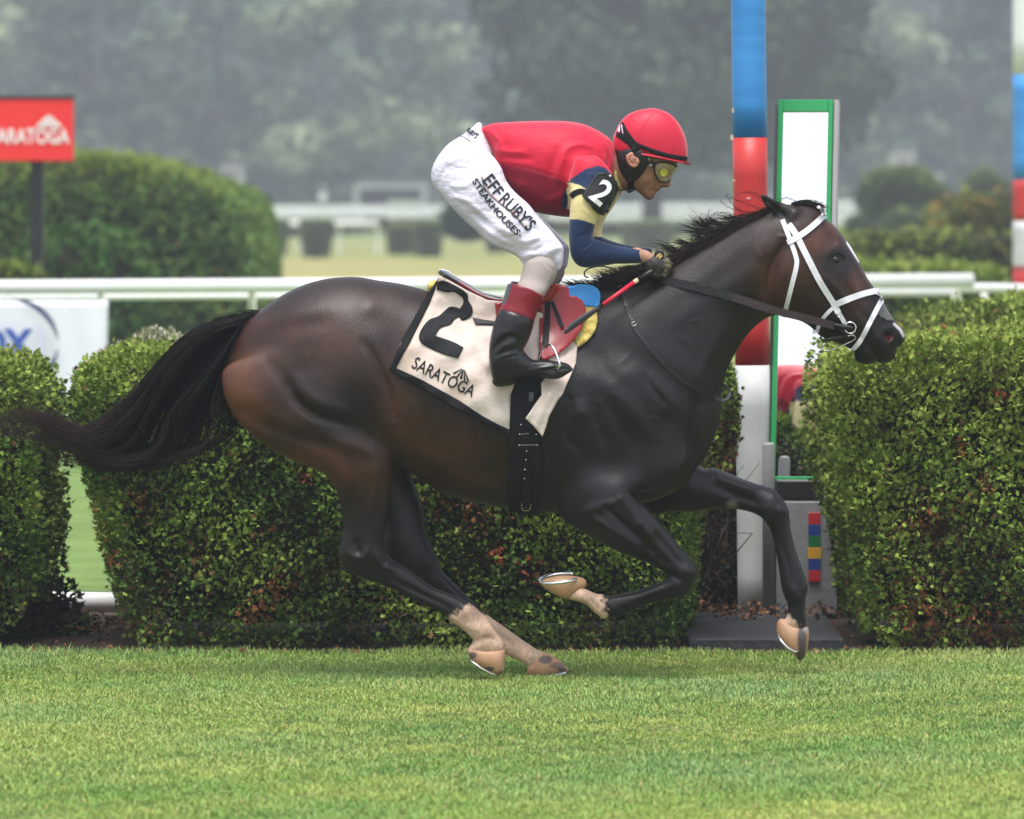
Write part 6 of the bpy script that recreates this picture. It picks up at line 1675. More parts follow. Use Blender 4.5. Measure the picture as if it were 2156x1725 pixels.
mb = MB(); mb.tube([tuple(W3(p, 19.97)) for p in spline(zJ((230, 1110), (165, 1090), (152, 1030), (190, 970), (290, 925), (480, 905), (700, 960)), 4)], .0045, n=8, flat=.6); mb.build('mane_loop', M['leather_black'], bp_, smooth=True)

# ================================================================ THE RIDER
rider = empty('person', (0.25, 20.0, 1.25), 'jockey in red silks and cap crouching over the galloping horse', 'person')
M['skin'] = mat('skin', (0.30, 0.14, 0.09), rough=0.5, attr='Col', noise=(0.88, 0.82, 0.8), nscale=120, bump=0.15, bscale=300)
M['silk'] = mat('silk', (0.5, 0.02, 0.03), rough=0.55, spec=0.22, attr='Col', sheen=0.25, bump=.8, bscale=9, stretch=(.7, .7, 1.5))
M['pants'] = mat('pants', (0.66, 0.63, 0.75), rough=0.6, spec=0.3, bump=1.6, bscale=13, stretch=(1, 1, 1.5))
M['stocking'] = mat('stocking', (0.33, 0.28, 0.26), rough=0.7, bump=0.4, bscale=14)
M['boot'] = mat('boot', (0.02, 0.02, 0.02), rough=0.34, attr='Col', spec=0.4, coat=0.05, bump=0.5, bscale=16)
M['glove'] = mat('glove', (0.02, 0.02, 0.02), rough=0.6, attr='Col', bump=0.5, bscale=90)
RED = lin(196, 28, 56); MAR = lin(128, 12, 38); NAVY = lin(24, 44, 78); CREAM = lin(222, 205, 150)

tor = Sil(zA((462, 238), (500, 210), (570, 192), (700, 184), (850, 178), (1000, 178), (1100, 184), (1200, 205), (1300, 252), (1380, 312), (1415, 380), (1425, 450), (1422, 520), (1412, 575), (1400, 640), (1370, 720), (1320, 780), (1250, 830), (1180, 855), (1090, 860), (980, 850),
              (850, 826), (760, 793), (700, 722), (640, 642), (590, 582), (563, 530), (547, 480), (545, 410), (520, 350), (475, 285)), Y=20, h=.0045, ks=.07,
          k=[(1030, 300, 1.0), (1060, 330, 1.0), (1120, 350, 1.05), (1200, 340, 1.15), (1260, 330, 1.15), (1290, 340, .9)],
          rel=[(zA((1010, 420), (1090, 365), (1180, 345), (1260, 370)), .006, 0.0093), (zA((1000, 600), (1010, 500), (1040, 420)), .010, 0.0139), (zA((960, 600), (970, 500), (1010, 400)), .012, -0.0093),
               (zA((1345, 340), (1385, 440), (1375, 540), (1345, 600)), .0045, 0.0116), (zA((1320, 330), (1340, 420), (1310, 520)), .0045, 0.0093), (zA((1365, 330), (1400, 440), (1400, 560)), .004, -0.0093), (zA((1330, 360), (1355, 450), (1330, 560)), .003, -0.0093), (zA((1280, 340), (1290, 430), (1250, 500)), .004, 0.0070),
               (zA((550, 475), (700, 497), (850, 530), (1000, 582), (1080, 650)), .0025, -0.0070), (zA((480, 260), (540, 330), (570, 400)), .004, -0.0093), (zA((500, 235), (590, 330), (600, 420)), .006, 0.0093), (zA((560, 380), (640, 400), (760, 400)), .006, 0.0093), (zA((570, 420), (700, 440), (830, 450)), .006, -0.0070),
               (zA((600, 560), (700, 620), (780, 640)), .007, 0.0093), (zA((1085, 650), (1050, 750), (1085, 850)), .006, -0.0070), (zA((900, 780), (1000, 720), (1070, 700)), .01, 0.0093), (zA((700, 690), (850, 740), (950, 800)), .008, -0.0070)])
pel_out = zA((452, 187), (430, 195), (380, 240), (310, 290), (230, 340), (170, 410), (130, 480), (110, 550), (116, 610), (150, 670), (250, 760), (420, 760), (560, 660), (580, 560), (552, 480), (550, 400), (520, 330), (478, 250), (468, 205))
pel = Sil(pel_out, Y=20, h=.0045, k=[(930, 340, 1.1), (1010, 280, 1.0)], ks=.05,
          rel=[(zA((470, 250), (530, 350), (552, 470)), .004, -.003), (zA((170, 640), (170, 560), (230, 500)), .004, -.003)])
th_out = zA((300, 330), (200, 380), (130, 480), (110, 560), (116, 610), (150, 670), (200, 730), (260, 800), (330, 870), (420, 955), (520, 1040), (620, 1090), (700, 1130), (748, 1172), (765, 1234), (800, 1205), (870, 1162), (930, 1170), (975, 1197), (1003, 1238), (1030, 1215), (1042, 1160), (1046, 1080),
            (1010, 1020), (960, 960), (900, 890), (850, 835), (800, 770), (700, 680), (640, 600), (600, 500), (520, 400), (420, 340))
wr = [((200, 470), (330, 440), (450, 470), (540, 540)), ((230, 540), (300, 520), (400, 540)), ((230, 720), (330, 730), (420, 790), (520, 880)), ((330, 770), (450, 860), (560, 960)), ((420, 890), (560, 1000), (660, 1060)), ((480, 960), (600, 1040), (700, 1080)),
      ((560, 900), (640, 960), (740, 980)), ((700, 1120), (780, 1090), (860, 1100)), ((740, 1150), (830, 1120), (940, 1140)), ((850, 1090), (930, 1040), (1000, 1050)), ((900, 1150), (960, 1090), (1020, 1080)), ((820, 940), (900, 970), (960, 1010)), ((640, 700), (720, 780), (800, 860)),
      ((160, 640), (180, 560), (240, 500)), ((700, 1010), (790, 1030), (900, 1000)), ((960, 1180), (990, 1120), (1030, 1100)), ((400, 620), (330, 640), (250, 640)), ((800, 1060), (880, 1020), (930, 960))]
pr = []
for i, w in enumerate(wr): pr.append((zA(*w), .0046 if i % 3 else .0065, (.0085, -.0075, .0070, -.0070)[i % 4]))
th_n = Sil(th_out, Y=19.85, h=.0045, ks=.06, rel=pr, k=[(950, 360, .85), (1060, 440, .85), (1150, 530, .85)], yc=[(930, 350, -.08), (1010, 420, -.12), (1100, 490, -.19), (1160, 550, -.225)])
sh = lambda pts: [(x + 12 * min(1, max(0, (y - 420) / 100)), y) for x, y in pts]
th_f = Sil(sh(th_out), Y=20.15, h=.0045, ks=.06, rel=[(sh(q[0]), q[1], q[2]) for q in pr], k=[(950, 360, .85), (1060, 440, .85), (1150, 530, .85)], yc=[(930, 350, .08), (1010, 420, .12), (1100, 490, .19), (1160, 550, .225)])
sk_out = zA((770, 1190), (800, 1150), (870, 1120), (950, 1130), (995, 1190), (1004, 1250), (985, 1305), (950, 1355), (905, 1428), (840, 1500), (700, 1500), (700, 1390), (735, 1300))
sh_n = Sil(sk_out, Y=19.76, h=.0045, k=1.0, yc=[(1130, 560, -.235), (1110, 640, -.275)], ks=.04, rel=[(zA((790, 1200), (890, 1170), (990, 1230)), .003, .002), (zA((920, 1185), (980, 1260), (960, 1320)), .003, -.003), (zA((880, 1180), (955, 1250), (940, 1320)), .003, .002)])
shF = sh(sk_out); sh_f = Sil([(x + 3, y) for x, y in shF], Y=20.24, h=.0045, k=1.0, yc=[(1130, 560, .235), (1110, 640, .275)], ks=.04)
bo_out = zC((1200, 130), (1300, 130), (1420, 160), (1530, 220), (1515, 330), (1480, 425), (1425, 575), (1400, 680), (1355, 790), (1325, 842), (1370, 900), (1420, 932), (1500, 933), (1600, 942), (1690, 956), (1745, 985), (1762, 1020), (1715, 1060), (1640, 1100), (1540, 1100), (1450, 1072), (1270, 1110), (1240, 1150), (1110, 1170), (1068, 1158), (1048, 1110),
             (1030, 1040), (1018, 960), (1015, 880), (1020, 780), (1040, 680), (1065, 590), (1095, 510), (1130, 425), (1155, 340), (1182, 247))
boot_s = Sil(bo_out, Y=19.69, h=.004, ks=.04, k=[(1090, 620, .95), (1070, 700, .90), (1060, 770, .78), (1150, 780, .85), (1190, 775, .75)], yc=[(1100, 620, -.295), (1070, 700, -.315), (1060, 780, -.325), (1190, 775, -.325)],
    rel=[(zC((1050, 860), (1120, 780), (1200, 722), (1245, 735)), .006, -.007), (zC((1090, 850), (1150, 800), (1230, 790)), .004, .005), (zC((1060, 900), (1150, 870), (1260, 850)), .004, -.005), (zC((1080, 930), (1180, 880), (1290, 850)), .004, .004), (zC((1040, 780), (1100, 700), (1180, 680)), .008, .004),
         (zC((1280, 850), (1340, 900), (1380, 935)), .003, -.004), (zC((1380, 960), (1440, 930), (1500, 935)), .003, -.003), (zC((1110, 478), (1250, 510), (1412, 578)), .0025, -.003), (zC((1040, 940), (1220, 895), (1340, 900)), .0025, -.002), (zC((1230, 890), (1245, 1000)), .002, -.002),
         (zC((1060, 1105), (1270, 1055), (1500, 1003), (1650, 985), (1745, 1005)), .003, .004), (zC((1070, 1125), (1270, 1078), (1500, 1025), (1650, 1010)), .003, -.005)])

# arms
arm_out = zA((1150, 440), (1280, 430), (1370, 520), (1400, 600), (1395, 680), (1345, 780), (1290, 860), (1264, 930), (1256, 998), (1290, 1022), (1370, 1050), (1450, 1068), (1530, 1082), (1600, 1090), (1607, 1140), (1600, 1183), (1500, 1192), (1400, 1192), (1300, 1206), (1260, 1212), (1190, 1217), (1135, 1192),
             (1100, 1135), (1086, 1050), (1083, 950), (1088, 860), (1096, 740), (1092, 660), (1086, 605), (1110, 520))
arel = [(zA((1270, 1000), (1230, 1050), (1180, 1090)), .0028, -.003), (zA((1290, 1020), (1250, 1070), (1200, 1130)), .0028, -.003), (zA((1320, 1030), (1285, 1080), (1245, 1130)), .0025, -.0025), (zA((1280, 1010), (1240, 1060), (1190, 1110)), .0025, .003), (zA((1350, 1040), (1320, 1080), (1290, 1110)), .0025, -.002),
        (zA((1262, 980), (1200, 980), (1140, 1010)), .003, -.003), (zA((1480, 1072), (1484, 1130), (1478, 1190)), .002, .0015), (zA((1086, 872), (1180, 878), (1268, 912)), .002, -.0015), (zA((1180, 800), (1260, 860)), .004, .002), (zA((1240, 700), (1230, 780), (1280, 850)), .005, -.003)]
ayc = [(1240, 360, -.175), (1230, 450, -.195), (1220, 540, -.195), (1290, 550, -.155), (1350, 545, -.115)]
arm_n = Sil(arm_out, Y=19.83, h=.004, ks=.05, k=[(1250, 350, .85), (1230, 450, .95), (1220, 540, .9), (1340, 545, .95)], yc=ayc, rel=arel)
shf = lambda pts: [(x + (19 if y > 380 else 6) , y - 2) for x, y in pts]
arm_f = Sil(shf(arm_out), Y=20.17, h=.004, ks=.05, k=[(1250, 350, .85), (1230, 450, .95), (1220, 540, .9), (1340, 545, .95)], yc=[(a, b, -c) for a, b, c in ayc], rel=arel)

# head and neck
hd_out = zA((1400, 420), (1440, 300), (1500, 205), (1600, 150), (1700, 140), (1790, 180), (1850, 280), (1864, 400), (1856, 480), (1842, 520), (1818, 552), (1800, 580), (1806, 610), (1804, 635), (1788, 652), (1762, 649), (1744, 648), (1731, 662), (1722, 673), (1703, 681), (1706, 690), (1694, 700), (1692, 714), (1676, 732),
            (1640, 737), (1605, 708), (1565, 676), (1530, 660), (1490, 674), (1440, 674), (1400, 690), (1330, 700), (1290, 620), (1290, 500), (1340, 420))
head = Sil(hd_out, Y=20, h=.0035, ks=.035, sub=3,
    k=[(1300, 390, .62), (1330, 380, .66), (1350, 330, .80), (1390, 300, .80), (1390, 350, .74), (1370, 400, .70), (1400, 390, .52), (1345, 270, .82)],
    rel=[(zA((1700, 600), (1650, 590), (1590, 600)), .009, .004), (zA((1775, 560),), .010, -.004), (zA((1700, 620), (1690, 660), (1660, 690)), .006, -.003), (zA((1725, 625), (1690, 650), (1672, 680)), .0025, -.0022), (zA((1725, 672), (1700, 674), (1665, 668)), .0028, -.004),
         (zA((1720, 655), (1698, 662)), .004, .003), (zA((1700, 688), (1675, 684)), .004, .003), (zA((1770, 636), (1750, 625), (1745, 640)), .003, .004), (zA((1770, 645),), .003, -.003), (zA((1600, 700), (1650, 722)), .010, .004), (zA((1630, 640), (1600, 670)), .007, -.003),
         (zA((1500, 520), (1480, 600), (1440, 660)), .008, .004), (zA((1700, 500), (1780, 505), (1830, 515)), .006, .005)])
# gloved hands
def hand(sd):
    Y0 = 20.0
    def j(p, y): x, z = W2(zJ(p)[0], Y0 + sd * y); return (x, sd * y, z)
    skin = [(Cap([j((1080, 700), .115), j((1240, 740), .108), j((1330, 800), .105)], [.026, .023, .024]), .01)]
    gl = [(Cap([j((1290, 800), .108), j((1400, 860), .108), j((1470, 900), .105)], [.022, .029, .028]), .0), (Cap([j((1330, 930), .10), j((1440, 1000), .10)], [.026, .026]), .014)]
    for i in range(4):
        q = 1 - abs(i - 1.2) * .06
        a = j((1450 - 18 * i, 820 + 78 * i), .118); b = j((1640 * 1 + 40 * (i == 1) - 24 * i, 830 + 78 * i), .108)
        c = j((1690 - 30 * i, 870 + 76 * i), .078); d = j((1560 - 20 * i, 900 + 74 * i), .062); e = j((1440 - 20 * i, 890 + 74 * i), .070)
        gl.append((Cap([a, b, c, d, e], [.0118 * q, .0112 * q, .0105 * q, .0098 * q, .0088 * q]), .0025))
    gl.append((Cap([j((1330, 790), .095), j((1450, 740), .085), j((1560, 760), .078), j((1640, 810), .076)], [.014, .0125, .0115, .0095]), .006))
    return skin, gl
sk_n, gl_n = hand(-1); sk_f, gl_f = hand(1)
legs_all = [(pel, .03), (th_n, .03), (th_f, .03), (sh_n, .02), (sh_f, .02), (Cap([(W2((1108, 655), 19.70)[0], -.30, W2((1108, 655), 19.70)[1]), (W2((1092, 700), 19.69)[0], -.31, W2((1092, 700), 19.69)[1]), (W2((1072, 765), 19.69)[0], -.325, W2((1072, 765), 19.69)[1]), (W2((1165, 778), 19.69)[0], -.325, W2((1165, 778), 19.69)[1])], [.034, .034, .03, .022]), .01)]
BVs, BQ = blend([(tor, 0), (head, .02), (arm_n, .03), (arm_f, .03)] + legs_all + [(a, .012) for a, b in sk_n + sk_f] + [(a, max(b, .004)) for a, b in gl_n + gl_f], h=.0062, shrink=.0075, smooth=1)
bc = np.tile(np.array((0.33, 0.16, 0.10)), (len(BVs), 1))
mesh_np('body', BVs, BQ, M['skin'], rider, col=bc)
# the face is modelled finer than the covered body
px_, Q_ = blend([(head, 0)], h=.0034, shrink=0.0, smooth=1)
fx, fy = px_of(px_)
FC = blobs(px_, [(*zA((1700, 680))[0], 4, 3, (.30, .10, .08), .8), (*zA((1780, 635))[0], 8, 7, (.42, .18, .12), .5), (*zA((1640, 715))[0], 14, 8, (.22, .12, .09), .5), (*zA((1650, 610))[0], 14, 9, (.40, .19, .12), .5), (*zA((1460, 620))[0], 14, 18, (.24, .115, .075), .6)], (0.31, 0.155, 0.10))
mesh_np('face', px_, Q_, M['skin'], rider, col=FC)
fbvh = bvh_of(px_, Q_)
V_, Q_ = blend(sk_n, h=.004); mesh_np('wrist', V_, Q_, M['skin'], rider, col=np.tile(np.array((.42, .22, .15)), (len(V_), 1)))
V_, Q_ = blend(sk_f, h=.004); mesh_np('wrist', V_, Q_, M['skin'], rider, col=np.tile(np.array((.42, .22, .15)), (len(V_), 1)))
def glove(gl):
    V, Q = blend(gl, h=.0028, smooth=1)
    px, py = px_of(V)
    c = np.tile(np.array((.022, .021, .019)), (len(V), 1))
    a = np.clip((px - zJ((1560, 0))[0][0]) / 7, 0, 1)[:, None] * .8
    return mesh_np('glove', V, Q, M['glove'], rider, col=c * (1 - a) + np.array((.13, .11, .055)) * a)
g1_ = glove(gl_n); glove(gl_f)
gb = bvh_obj(g1_)
M['gold'] = mat('gold', lin(225, 180, 110), rough=.4)
V_, Q_ = blend([(Sil(zJ((1385, 800), (1400, 700), (1430, 625), (1480, 597), (1560, 625), (1583, 660), (1575, 740), (1560, 800)), Y=19.885, k=.35, yc=-.118, h=.0025, sub=3), 0)], h=.0025); tab = mesh_np('glove_tab', V_, Q_, M['leather_black'], rider)
tb = bvh_obj(tab)
lettering('emblem', '8', zJ((1432, 728))[0], zJ((1500, 790))[0], 11, tb, .0015, M['gold'], tab, default=19.87)

# silks
SV, SQ = blend([(tor, 0), (arm_n, .028), (arm_f, .028)], h=.0042, smooth=1)
px, py = px_of(SV); sy = SV[:, 1] - 20
C = np.tile(np.array(RED), (len(SV), 1))
def pm(pts): return inside_poly(px, py, pts)
def soft(pts, w=1.2):
    d = seg_dist(px.astype(np.float32), py.astype(np.float32), pts)
    return np.clip(0.5 + np.where(pm(pts), d, -d) / w, 0, 1)
def over(a, c):
    global C
    C = C * (1 - a[:, None]) + np.array(c) * a[:, None]
over(soft(zA((500, 472), (600, 480), (700, 497), (850, 530), (1000, 582), (1060, 625), (1090, 680), (1130, 900), (500, 900))) * (np.abs(sy) > -.1), MAR)
onarm = np.clip((np.abs(sy) - .12) / .012, 0, 1)
navy1 = zA((1070, 622), (1100, 590), (1130, 568), (1200, 520), (1290, 494), (1345, 512), (1440, 620), (1440, 900), (1750, 1000), (1750, 1300), (1000, 1300), (1040, 700), (1083, 640))
a_arm = soft(navy1) * ((np.abs(sy) > .085) | (px > zA((1400, 0))[0][0]) | (py > zA((0, 900))[0][1]))
over(a_arm, NAVY)
over(a_arm * soft(zA((1060, 618), (1110, 619), (1160, 632), (1215, 668), (1290, 700), (1420, 560), (1500, 700), (1330, 860), (1269, 912), (1180, 880), (1060, 870), (1080, 740))), CREAM)
over(a_arm * soft(zA((1095, 660), (1130, 655), (1205, 668), (1260, 800), (1180, 760), (1095, 745), (1092, 690))) * 0, NAVY)
over((sy > .05) * (px > zA((1200, 0))[0][0]) * (py > zA((0, 780))[0][1]) * (py < zA((0, 1000))[0][1]) * 1.0, CREAM)
top_navy = soft(zA((1110, 619), (1160, 632), (1215, 668), (1290, 700), (1420, 580), (1345, 512), (1290, 494), (1200, 520), (1130, 568), (1083, 618)))
over(a_arm * top_navy, NAVY)
mesh_np('silks', SV, SQ, M['silk'], rider, col=C)
sbv = bvh_of(SV, SQ)
M['bib'] = mat('bib', (.007, .008, .009), rough=.55, spec=.4, bump=.3, bscale=200)
strap('arm_band', zA((1098, 715), (1130, 690), (1170, 678), (1215, 690)), sbv, .020, .002, .003, M['black_tape'], rider)
bib = patch('number_bib', zA((1285, 548), (1335, 546), (1378, 572), (1405, 612), (1420, 655), (1402, 705), (1352, 790), (1312, 842), (1290, 832), (1248, 795), (1182, 714), (1185, 700), (1205, 668), (1240, 615), (1270, 560)), sbv, .012, .006, M['bib'], rider, cell=4, relax=14)
bb = bvh_obj(bib)
lettering('number', '2', zA((1222, 716))[0], zA((1306, 784))[0], 53, bb, .002, mat('white_print', (.8, .8, .8), rough=.6), bib, default=19.75)
mb = MB(); q = [conform(bb, p, .002)[0] for p in zA((1188, 712), (1246, 788), (1308, 836), (1346, 786), (1398, 702), (1414, 656), (1402, 618), (1376, 578), (1335, 552), (1288, 554), (1244, 618), (1188, 712))]
mb.tube(q, .0012, n=5); mb.build('bib_piping', mat('piping', (.06, .065, .07), rough=.5), bib)
ellipsoid('bib_pin', conform(bb, zA((1372, 570))[0], .004)[0], (.004, .003, .004), M['white_strap'], bib, seg=10)
mb = MB(); mb.box(tuple(W3(zA((1338, 818))[0], 19.77)), (.028, .02, .012), 0); mb.build('bib_tie', M['black_tape'], rider)

# breeches
TV, TQ = blend([(pel, 0), (th_n, .035), (th_f, .035)], h=.0042, smooth=1)
pants = mesh_np('breeches', TV, TQ, M['pants'], rider)
pb = bvh_of(TV, TQ)
M['ink'] = mat('ink', (.004, .004, .006), rough=.7)
t0, t1 = zA((480, 560))[0], zA((800, 965))[0]
lettering('word', "EFF", zA((470, 604))[0], zA((566, 722))[0], 27, pb, .0038, M['ink'], pants, default=19.8, h2=24, bold=.014)
lettering('word', "RUBY'S", zA((584, 746))[0], zA((796, 962))[0], 27, pb, .0038, M['ink'], pants, default=19.78, h2=26, bold=.014)
lettering('word', "STEAKHOUSES", zA((398, 608))[0], zA((712, 990))[0], 13.5, pb, .0038, M['ink'], pants, default=19.8, arc=-5)
strap('rule', zA((465, 575), (490, 660), (560, 735), (640, 800), (700, 850), (784, 955)), pb, .0028, .0032, .0006, M['ink'], pants)
strap('rule', zA((472, 570), (498, 654), (567, 728), (647, 793), (707, 843), (791, 949)), pb, .0018, .0032, .0006, mat('rule_gold', lin(200, 120, 60), rough=.7), pants)
lettering('mark', "o", zA((728, 985))[0], zA((738, 998))[0], 5, pb, .0038, M['ink'], pants, default=19.78)
lettering('word', "RUBY'S", zA((355, 245))[0], zA((418, 305))[0], 9, pb, .0038, M['ink'], pants, default=19.9, h2=13)
strap('rule', zA((312, 285), (350, 300), (385, 330)), pb, .002, .0025, .0006, M['ink'], pants)
for sd, S_ in ((-1, sh_n), (1, sh_f)):
    V_, Q_ = blend([(S_, 0)], h=.0042); mesh_np('stocking', V_, Q_, M['stocking'], rider)
# boots
V_, Q_ = blend([(boot_s, 0), (Prism(zC((1150, 100), (1186, 247), (1290, 264), (1400, 302), (1503, 360), (1640, 420), (1640, 100)), Y=19.7), -.004)], h=.0036, smooth=1)
px, py = px_of(V_)
C = np.tile(np.array((.006, .006, .0065)), (len(V_), 1))
cr = zC((1090, 200), (1600, 200), (1600, 600), (1418, 577), (1330, 538), (1250, 508), (1108, 478))
d_ = seg_dist(px.astype(np.float32), py.astype(np.float32), cr)
a_ = np.clip(.5 + np.where(inside_poly(px, py, cr), d_, -d_) / 1.2, 0, 1)[:, None]
C = C * (1 - a_) + np.array(lin(120, 8, 26)) * a_
bs = zC((1150, 230), (1222, 240), (1205, 330), (1168, 425), (1120, 440), (1100, 400))
a_ = (inside_poly(px, py, bs) & (V_[:, 1] < 19.8))[:, None]; C = np.where(a_, np.array((.05, .05, .052)), C)
mesh_np('boot', V_, Q_, M['boot'], rider, col=C)
SV_, SQ_ = blend([(Sil(zC((1046, 1112), (1150, 1082), (1272, 1056), (1500, 1005), (1650, 990), (1740, 996), (1772, 1022), (1715, 1064), (1640, 1104), (1540, 1106), (1450, 1078), (1275, 1106), (1245, 1152), (1110, 1176), (1062, 1162)), Y=19.68, k=1.15, yc=-.325, h=.003, sub=3), 0)], h=.0032)
mesh_np('sole', SV_, SQ_, mat('sole', (.012, .012, .012), rough=.6, bump=.4, bscale=80), rider)
V2 = V_.copy(); V2[:, 1] = 40 - V2[:, 1]; V2[:, 0] += .012
mesh_np('boot', V2, Q_[:, ::-1], M['boot'], rider, col=C)

# helmet
hm = Sil(zA((1395, 335), (1402, 285), (1440, 200), (1490, 142), (1560, 107), (1640, 91), (1700, 90), (1790, 122), (1860, 190), (1910, 290), (1927, 390), (1922, 500), (1880, 600), (1780, 660), (1640, 650), (1500, 560), (1420, 470), (1398, 390)), Y=20, h=.004, k=.86, sub=4,
         rel=[(zA((1700, 92), (1620, 180), (1570, 280), (1560, 340)), .003, .002), (zA((1700, 92), (1790, 200), (1815, 330), (1800, 430)), .003, .002), (zA((1640, 100), (1605, 200), (1590, 300)), .01, .001)])
V_, Q_ = blend([(hm, 0), (Prism(zA((1330, 372), (1404, 376), (1440, 398), (1512, 384), (1545, 366), (1620, 398), (1700, 428), (1800, 454), (1900, 472), (2000, 480), (2000, 800), (1330, 800)), Y=19.95), -.004)], h=.004, smooth=1)
M['cap_silk'] = mat('cap_silk', lin(192, 26, 56), rough=.46, spec=.3, sheen=.2, bump=.1, bscale=25)
hel = mesh_np('helmet', V_, Q_, M['cap_silk'], rider)
hb = bvh_of(V_, Q_)
Vv = []; Fv = []
a0, a1 = np.array(zA((1600, 392))[0]), np.array(zA((1957, 480))[0])
nt_, ns_ = 14, 20
for i in range(nt_):
    t = i / (nt_ - 1)
    for k in range(ns_ + 1):
        s_ = k / ns_ * 2 - 1
        w = .100 * (1 - t ** 3) ** .5
        x, z = W2(a0 + (a1 - a0) * (t * (1 - .10 * abs(s_) ** 2)), 20 + s_ * w)
        Vv.append((x, 20 + s_ * w, z - .010 * abs(s_) ** 2 * (1 - t * .5) + .003 * math.sin(t * 3)))
n0 = len(Vv)
Vv += [(x, y, z - .0045) for x, y, z in Vv]
for i in range(nt_ - 1):
    for k in range(ns_):
        a = i * (ns_ + 1) + k
        Fv.append((a, a + ns_ + 1, a + ns_ + 2, a + 1)); Fv.append((n0 + a, n0 + a + 1, n0 + a + ns_ + 2, n0 + a + ns_ + 1))
for i in range(nt_ - 1):
    for k in (0, ns_):
        a = i * (ns_ + 1) + k; b = a + ns_ + 1
        Fv.append((a, n0 + a, n0 + b, b) if k == 0 else (b, n0 + b, n0 + a, a))
vis = mesh_np('peak', np.array(Vv), np.array(Fv), M['cap_silk'], hel, smooth=True)
for sd in (-1, 1):
    patch('cap_band', zA((1468, 182), (1500, 245), (1540, 300), (1562, 325), (1600, 345), (1700, 383), (1800, 412), (1926, 432), (1921, 462), (1800, 446), (1700, 418), (1640, 396), (1590, 372), (1545, 395), (1500, 345), (1450, 310), (1418, 288), (1428, 250), (1446, 205)), hb, .002, .002, M['black_tape'], hel, cell=4, side=sd)
patch('cap_label', zK((365, 560), (410, 445), (425, 440), (418, 600), (380, 590)), hb, .003, .001, mat('pale_pink', (.75, .45, .6), rough=.5), hel, cell=3)
patch('cap_label', zK((450, 435), (470, 440), (475, 520), (498, 630), (480, 632), (460, 540)), hb, .0055, .001, mat('pale_print', (.7, .5, .6), rough=.5), hel, cell=3)
for sd in (-1, 1):
    patch('ear_guard', zK((345, 960), (450, 985), (600, 940), (760, 960), (900, 980), (1010, 1070), (1010, 1200), (960, 1320), (880, 1450), (800, 1540), (710, 1610), (700, 1720), (735, 1800), (640, 1850), (560, 1830), (590, 1725), (580, 1620), (470, 1470), (400, 1320), (360, 1130)), fbvh, .006, .004, M['leather_black'], rider, cell=4, side=sd)
ear = Sil(zK((615, 1010), (660, 998), (700, 1030), (710, 1080), (775, 1115), (820, 1180), (812, 1240), (770, 1300), (700, 1332), (610, 1295), (550, 1200), (530, 1100), (560, 1050)), Y=19.915, k=.5, yc=-.090, h=.002, sub=3,
    rel=[(zK((640, 1060), (610, 1120), (620, 1200), (680, 1250)), .0022, -.005), (zK((740, 1150), (720, 1210), (740, 1250)), .003, -.005), (zK((690, 1020), (600, 1100), (590, 1200), (660, 1290), (740, 1310)), .0018, .003)])
V_, Q_ = blend([(ear, 0)], h=.0022, smooth=1); mesh_np('ear', V_, Q_, M['skin'], rider, col=np.tile(np.array((.40, .18, .12)), (len(V_), 1)))
V2 = V_.copy(); V2[:, 1] = 40 - V2[:, 1]; mesh_np('ear', V2, Q_[:, ::-1], M['skin'], rider, col=np.tile(np.array((.40, .18, .12)), (len(V_), 1)))
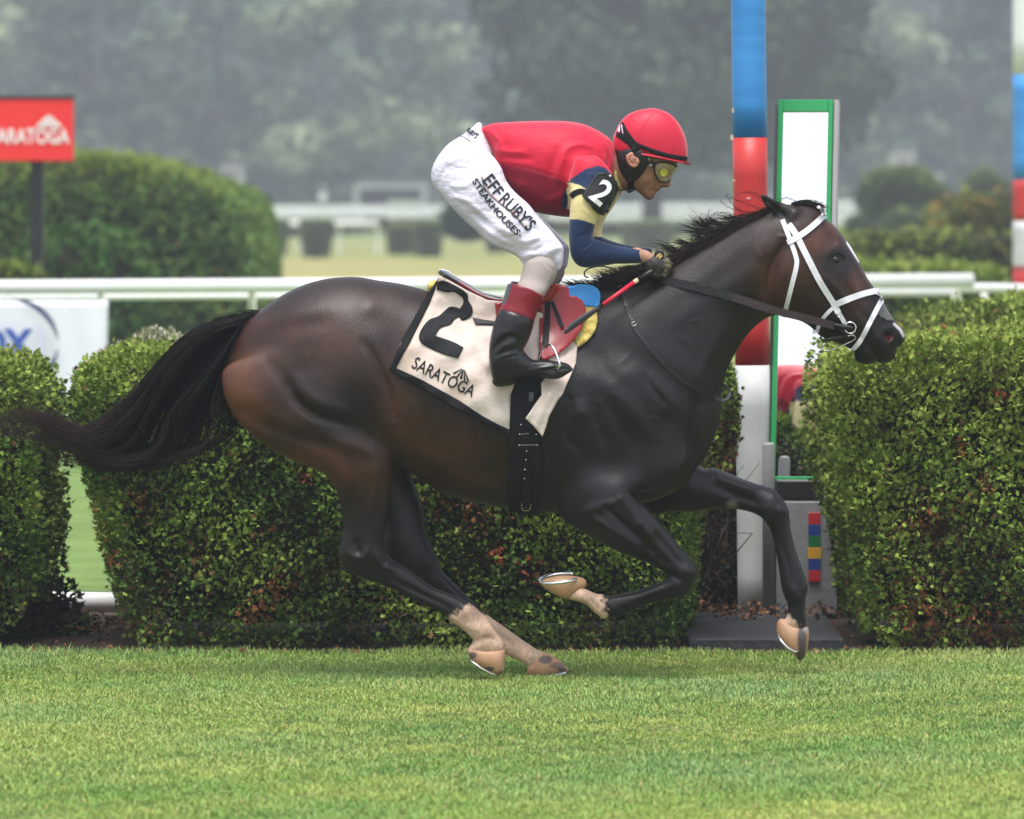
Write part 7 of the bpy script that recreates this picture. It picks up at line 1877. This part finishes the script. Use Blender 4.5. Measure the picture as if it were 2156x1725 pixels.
# goggles
gog = empty('goggles', (0.5, 20.0, 1.8), 'clear race goggles with round yellow side vents on the face of the jockey', 'goggles')
gog.parent = rider; gog.location = Vector((0.5, 20.0, 1.8)) - rider.location
for k_ in ('label', 'category'): del gog[k_]
lm = mat('lens', (.55, .52, .30), rough=.06, spec=.7)
lm.node_tree.nodes['Principled BSDF'].inputs['Alpha'].default_value = .28
M['gframe'] = mat('goggle_frame', (.005, .005, .005), rough=.3)
for sd in (-1, 1):
    patch('lens', zA((1700, 478), (1770, 470), (1852, 500), (1842, 540), (1815, 585), (1760, 607), (1715, 590), (1690, 540)), fbvh, .011, .0015, lm, gog, cell=3, side=sd, relax=3)
    mb = MB(); mb.tube([conform(fbvh, tuple(p), .010, side=sd)[0] for p in spline(zA((1850, 505), (1770, 472), (1700, 482), (1690, 540), (1715, 592), (1762, 608), (1812, 588)), 4)], .0030, n=6); mb.build('rim', M['gframe'], gog, smooth=True)
    strap('goggle_strap', zA((1600, 420), (1655, 465), (1700, 495)), fbvh, .018, .010, .003, M['gframe'], gog, side=sd)
    c0, nr = conform(fbvh, zA((1745, 533))[0], .020, side=sd)
    mb = MB()
    mb.tube([c0 + Vector((0, sd * .001, 0)), c0 + Vector((0, sd * .006, 0))], .0118, n=28)
    mb.tube([c0 + Vector((0, sd * .006, 0)) + Vector((.0120 * math.cos(a), 0, .0120 * math.sin(a))) for a in np.linspace(0, 2 * math.pi, 29)], .0024, n=8, cap=False)
    mb.build('side_vent', mat('vent_yellow', lin(165, 158, 32), rough=.35, noise=lin(140, 130, 22), nscale=60), gog, smooth=False)
small_buckle(zA((1655, 445))[0], .0045, .004, .6, .014, gog, bv=fbvh)
small_buckle(zA((1662, 482))[0], .0045, .0045, .9, .015, gog, bv=fbvh)
# collar at the neck
V_, Q_ = blend([(Sil(zA((1395, 520), (1428, 500), (1436, 560), (1452, 620), (1470, 672), (1430, 676), (1400, 670), (1385, 600)), Y=20, k=[(1300, 370, 4.6)], h=.0035), 0)], h=.004); mesh_np('collar', V_, Q_, mat('collar', lin(150, 140, 80), rough=.7, noise=lin(110, 100, 50), nscale=40), rider)

# whip
wh = empty('riding_whip', (0.4, 19.8, 1.4), 'red riding whip with black grip and flat black flap held by the jockey', 'whip')
def wp(p, t): return tuple(W3(zJ(p)[0], 20 - .125 - .20 * t))
def hp(p, t): return tuple(W3(zH(p)[0], 20 - .125 - .20 * t))
mb = MB(); mb.tube([wp((1500, 900), -.1), wp((1340, 1010), 0), wp((1110, 1150), .08)], [.010, .0105, .0095], n=12); mb.build('grip', M['leather_black'], wh, smooth=True)
mb = MB(); mb.tube([wp((1110, 1150), .08), wp((1040, 1195), .1)], [.0085, .008], n=12); mb.build('ring', mat('bone', lin(220, 195, 160), rough=.5), wh)
mb = MB(); mb.tube([wp((1040, 1195), .1), wp((480, 1595), .45)], [.0078, .0068], n=12); mb.build('shaft', mat('whip_red', lin(205, 30, 60), rough=.4), wh, smooth=True)
mb = MB(); mb.tube([hp((960, 365), .45), hp((900, 410), .5), hp((780, 490), .62), hp((680, 560), .72), hp((640, 600), .76), hp((612, 628), .8)], [.0075, .0085, .0125, .0120, .009, .002], n=10, flat=.35, up=(0, 1, 0)); mb.build('flap', M['leather_black'], wh, smooth=True)
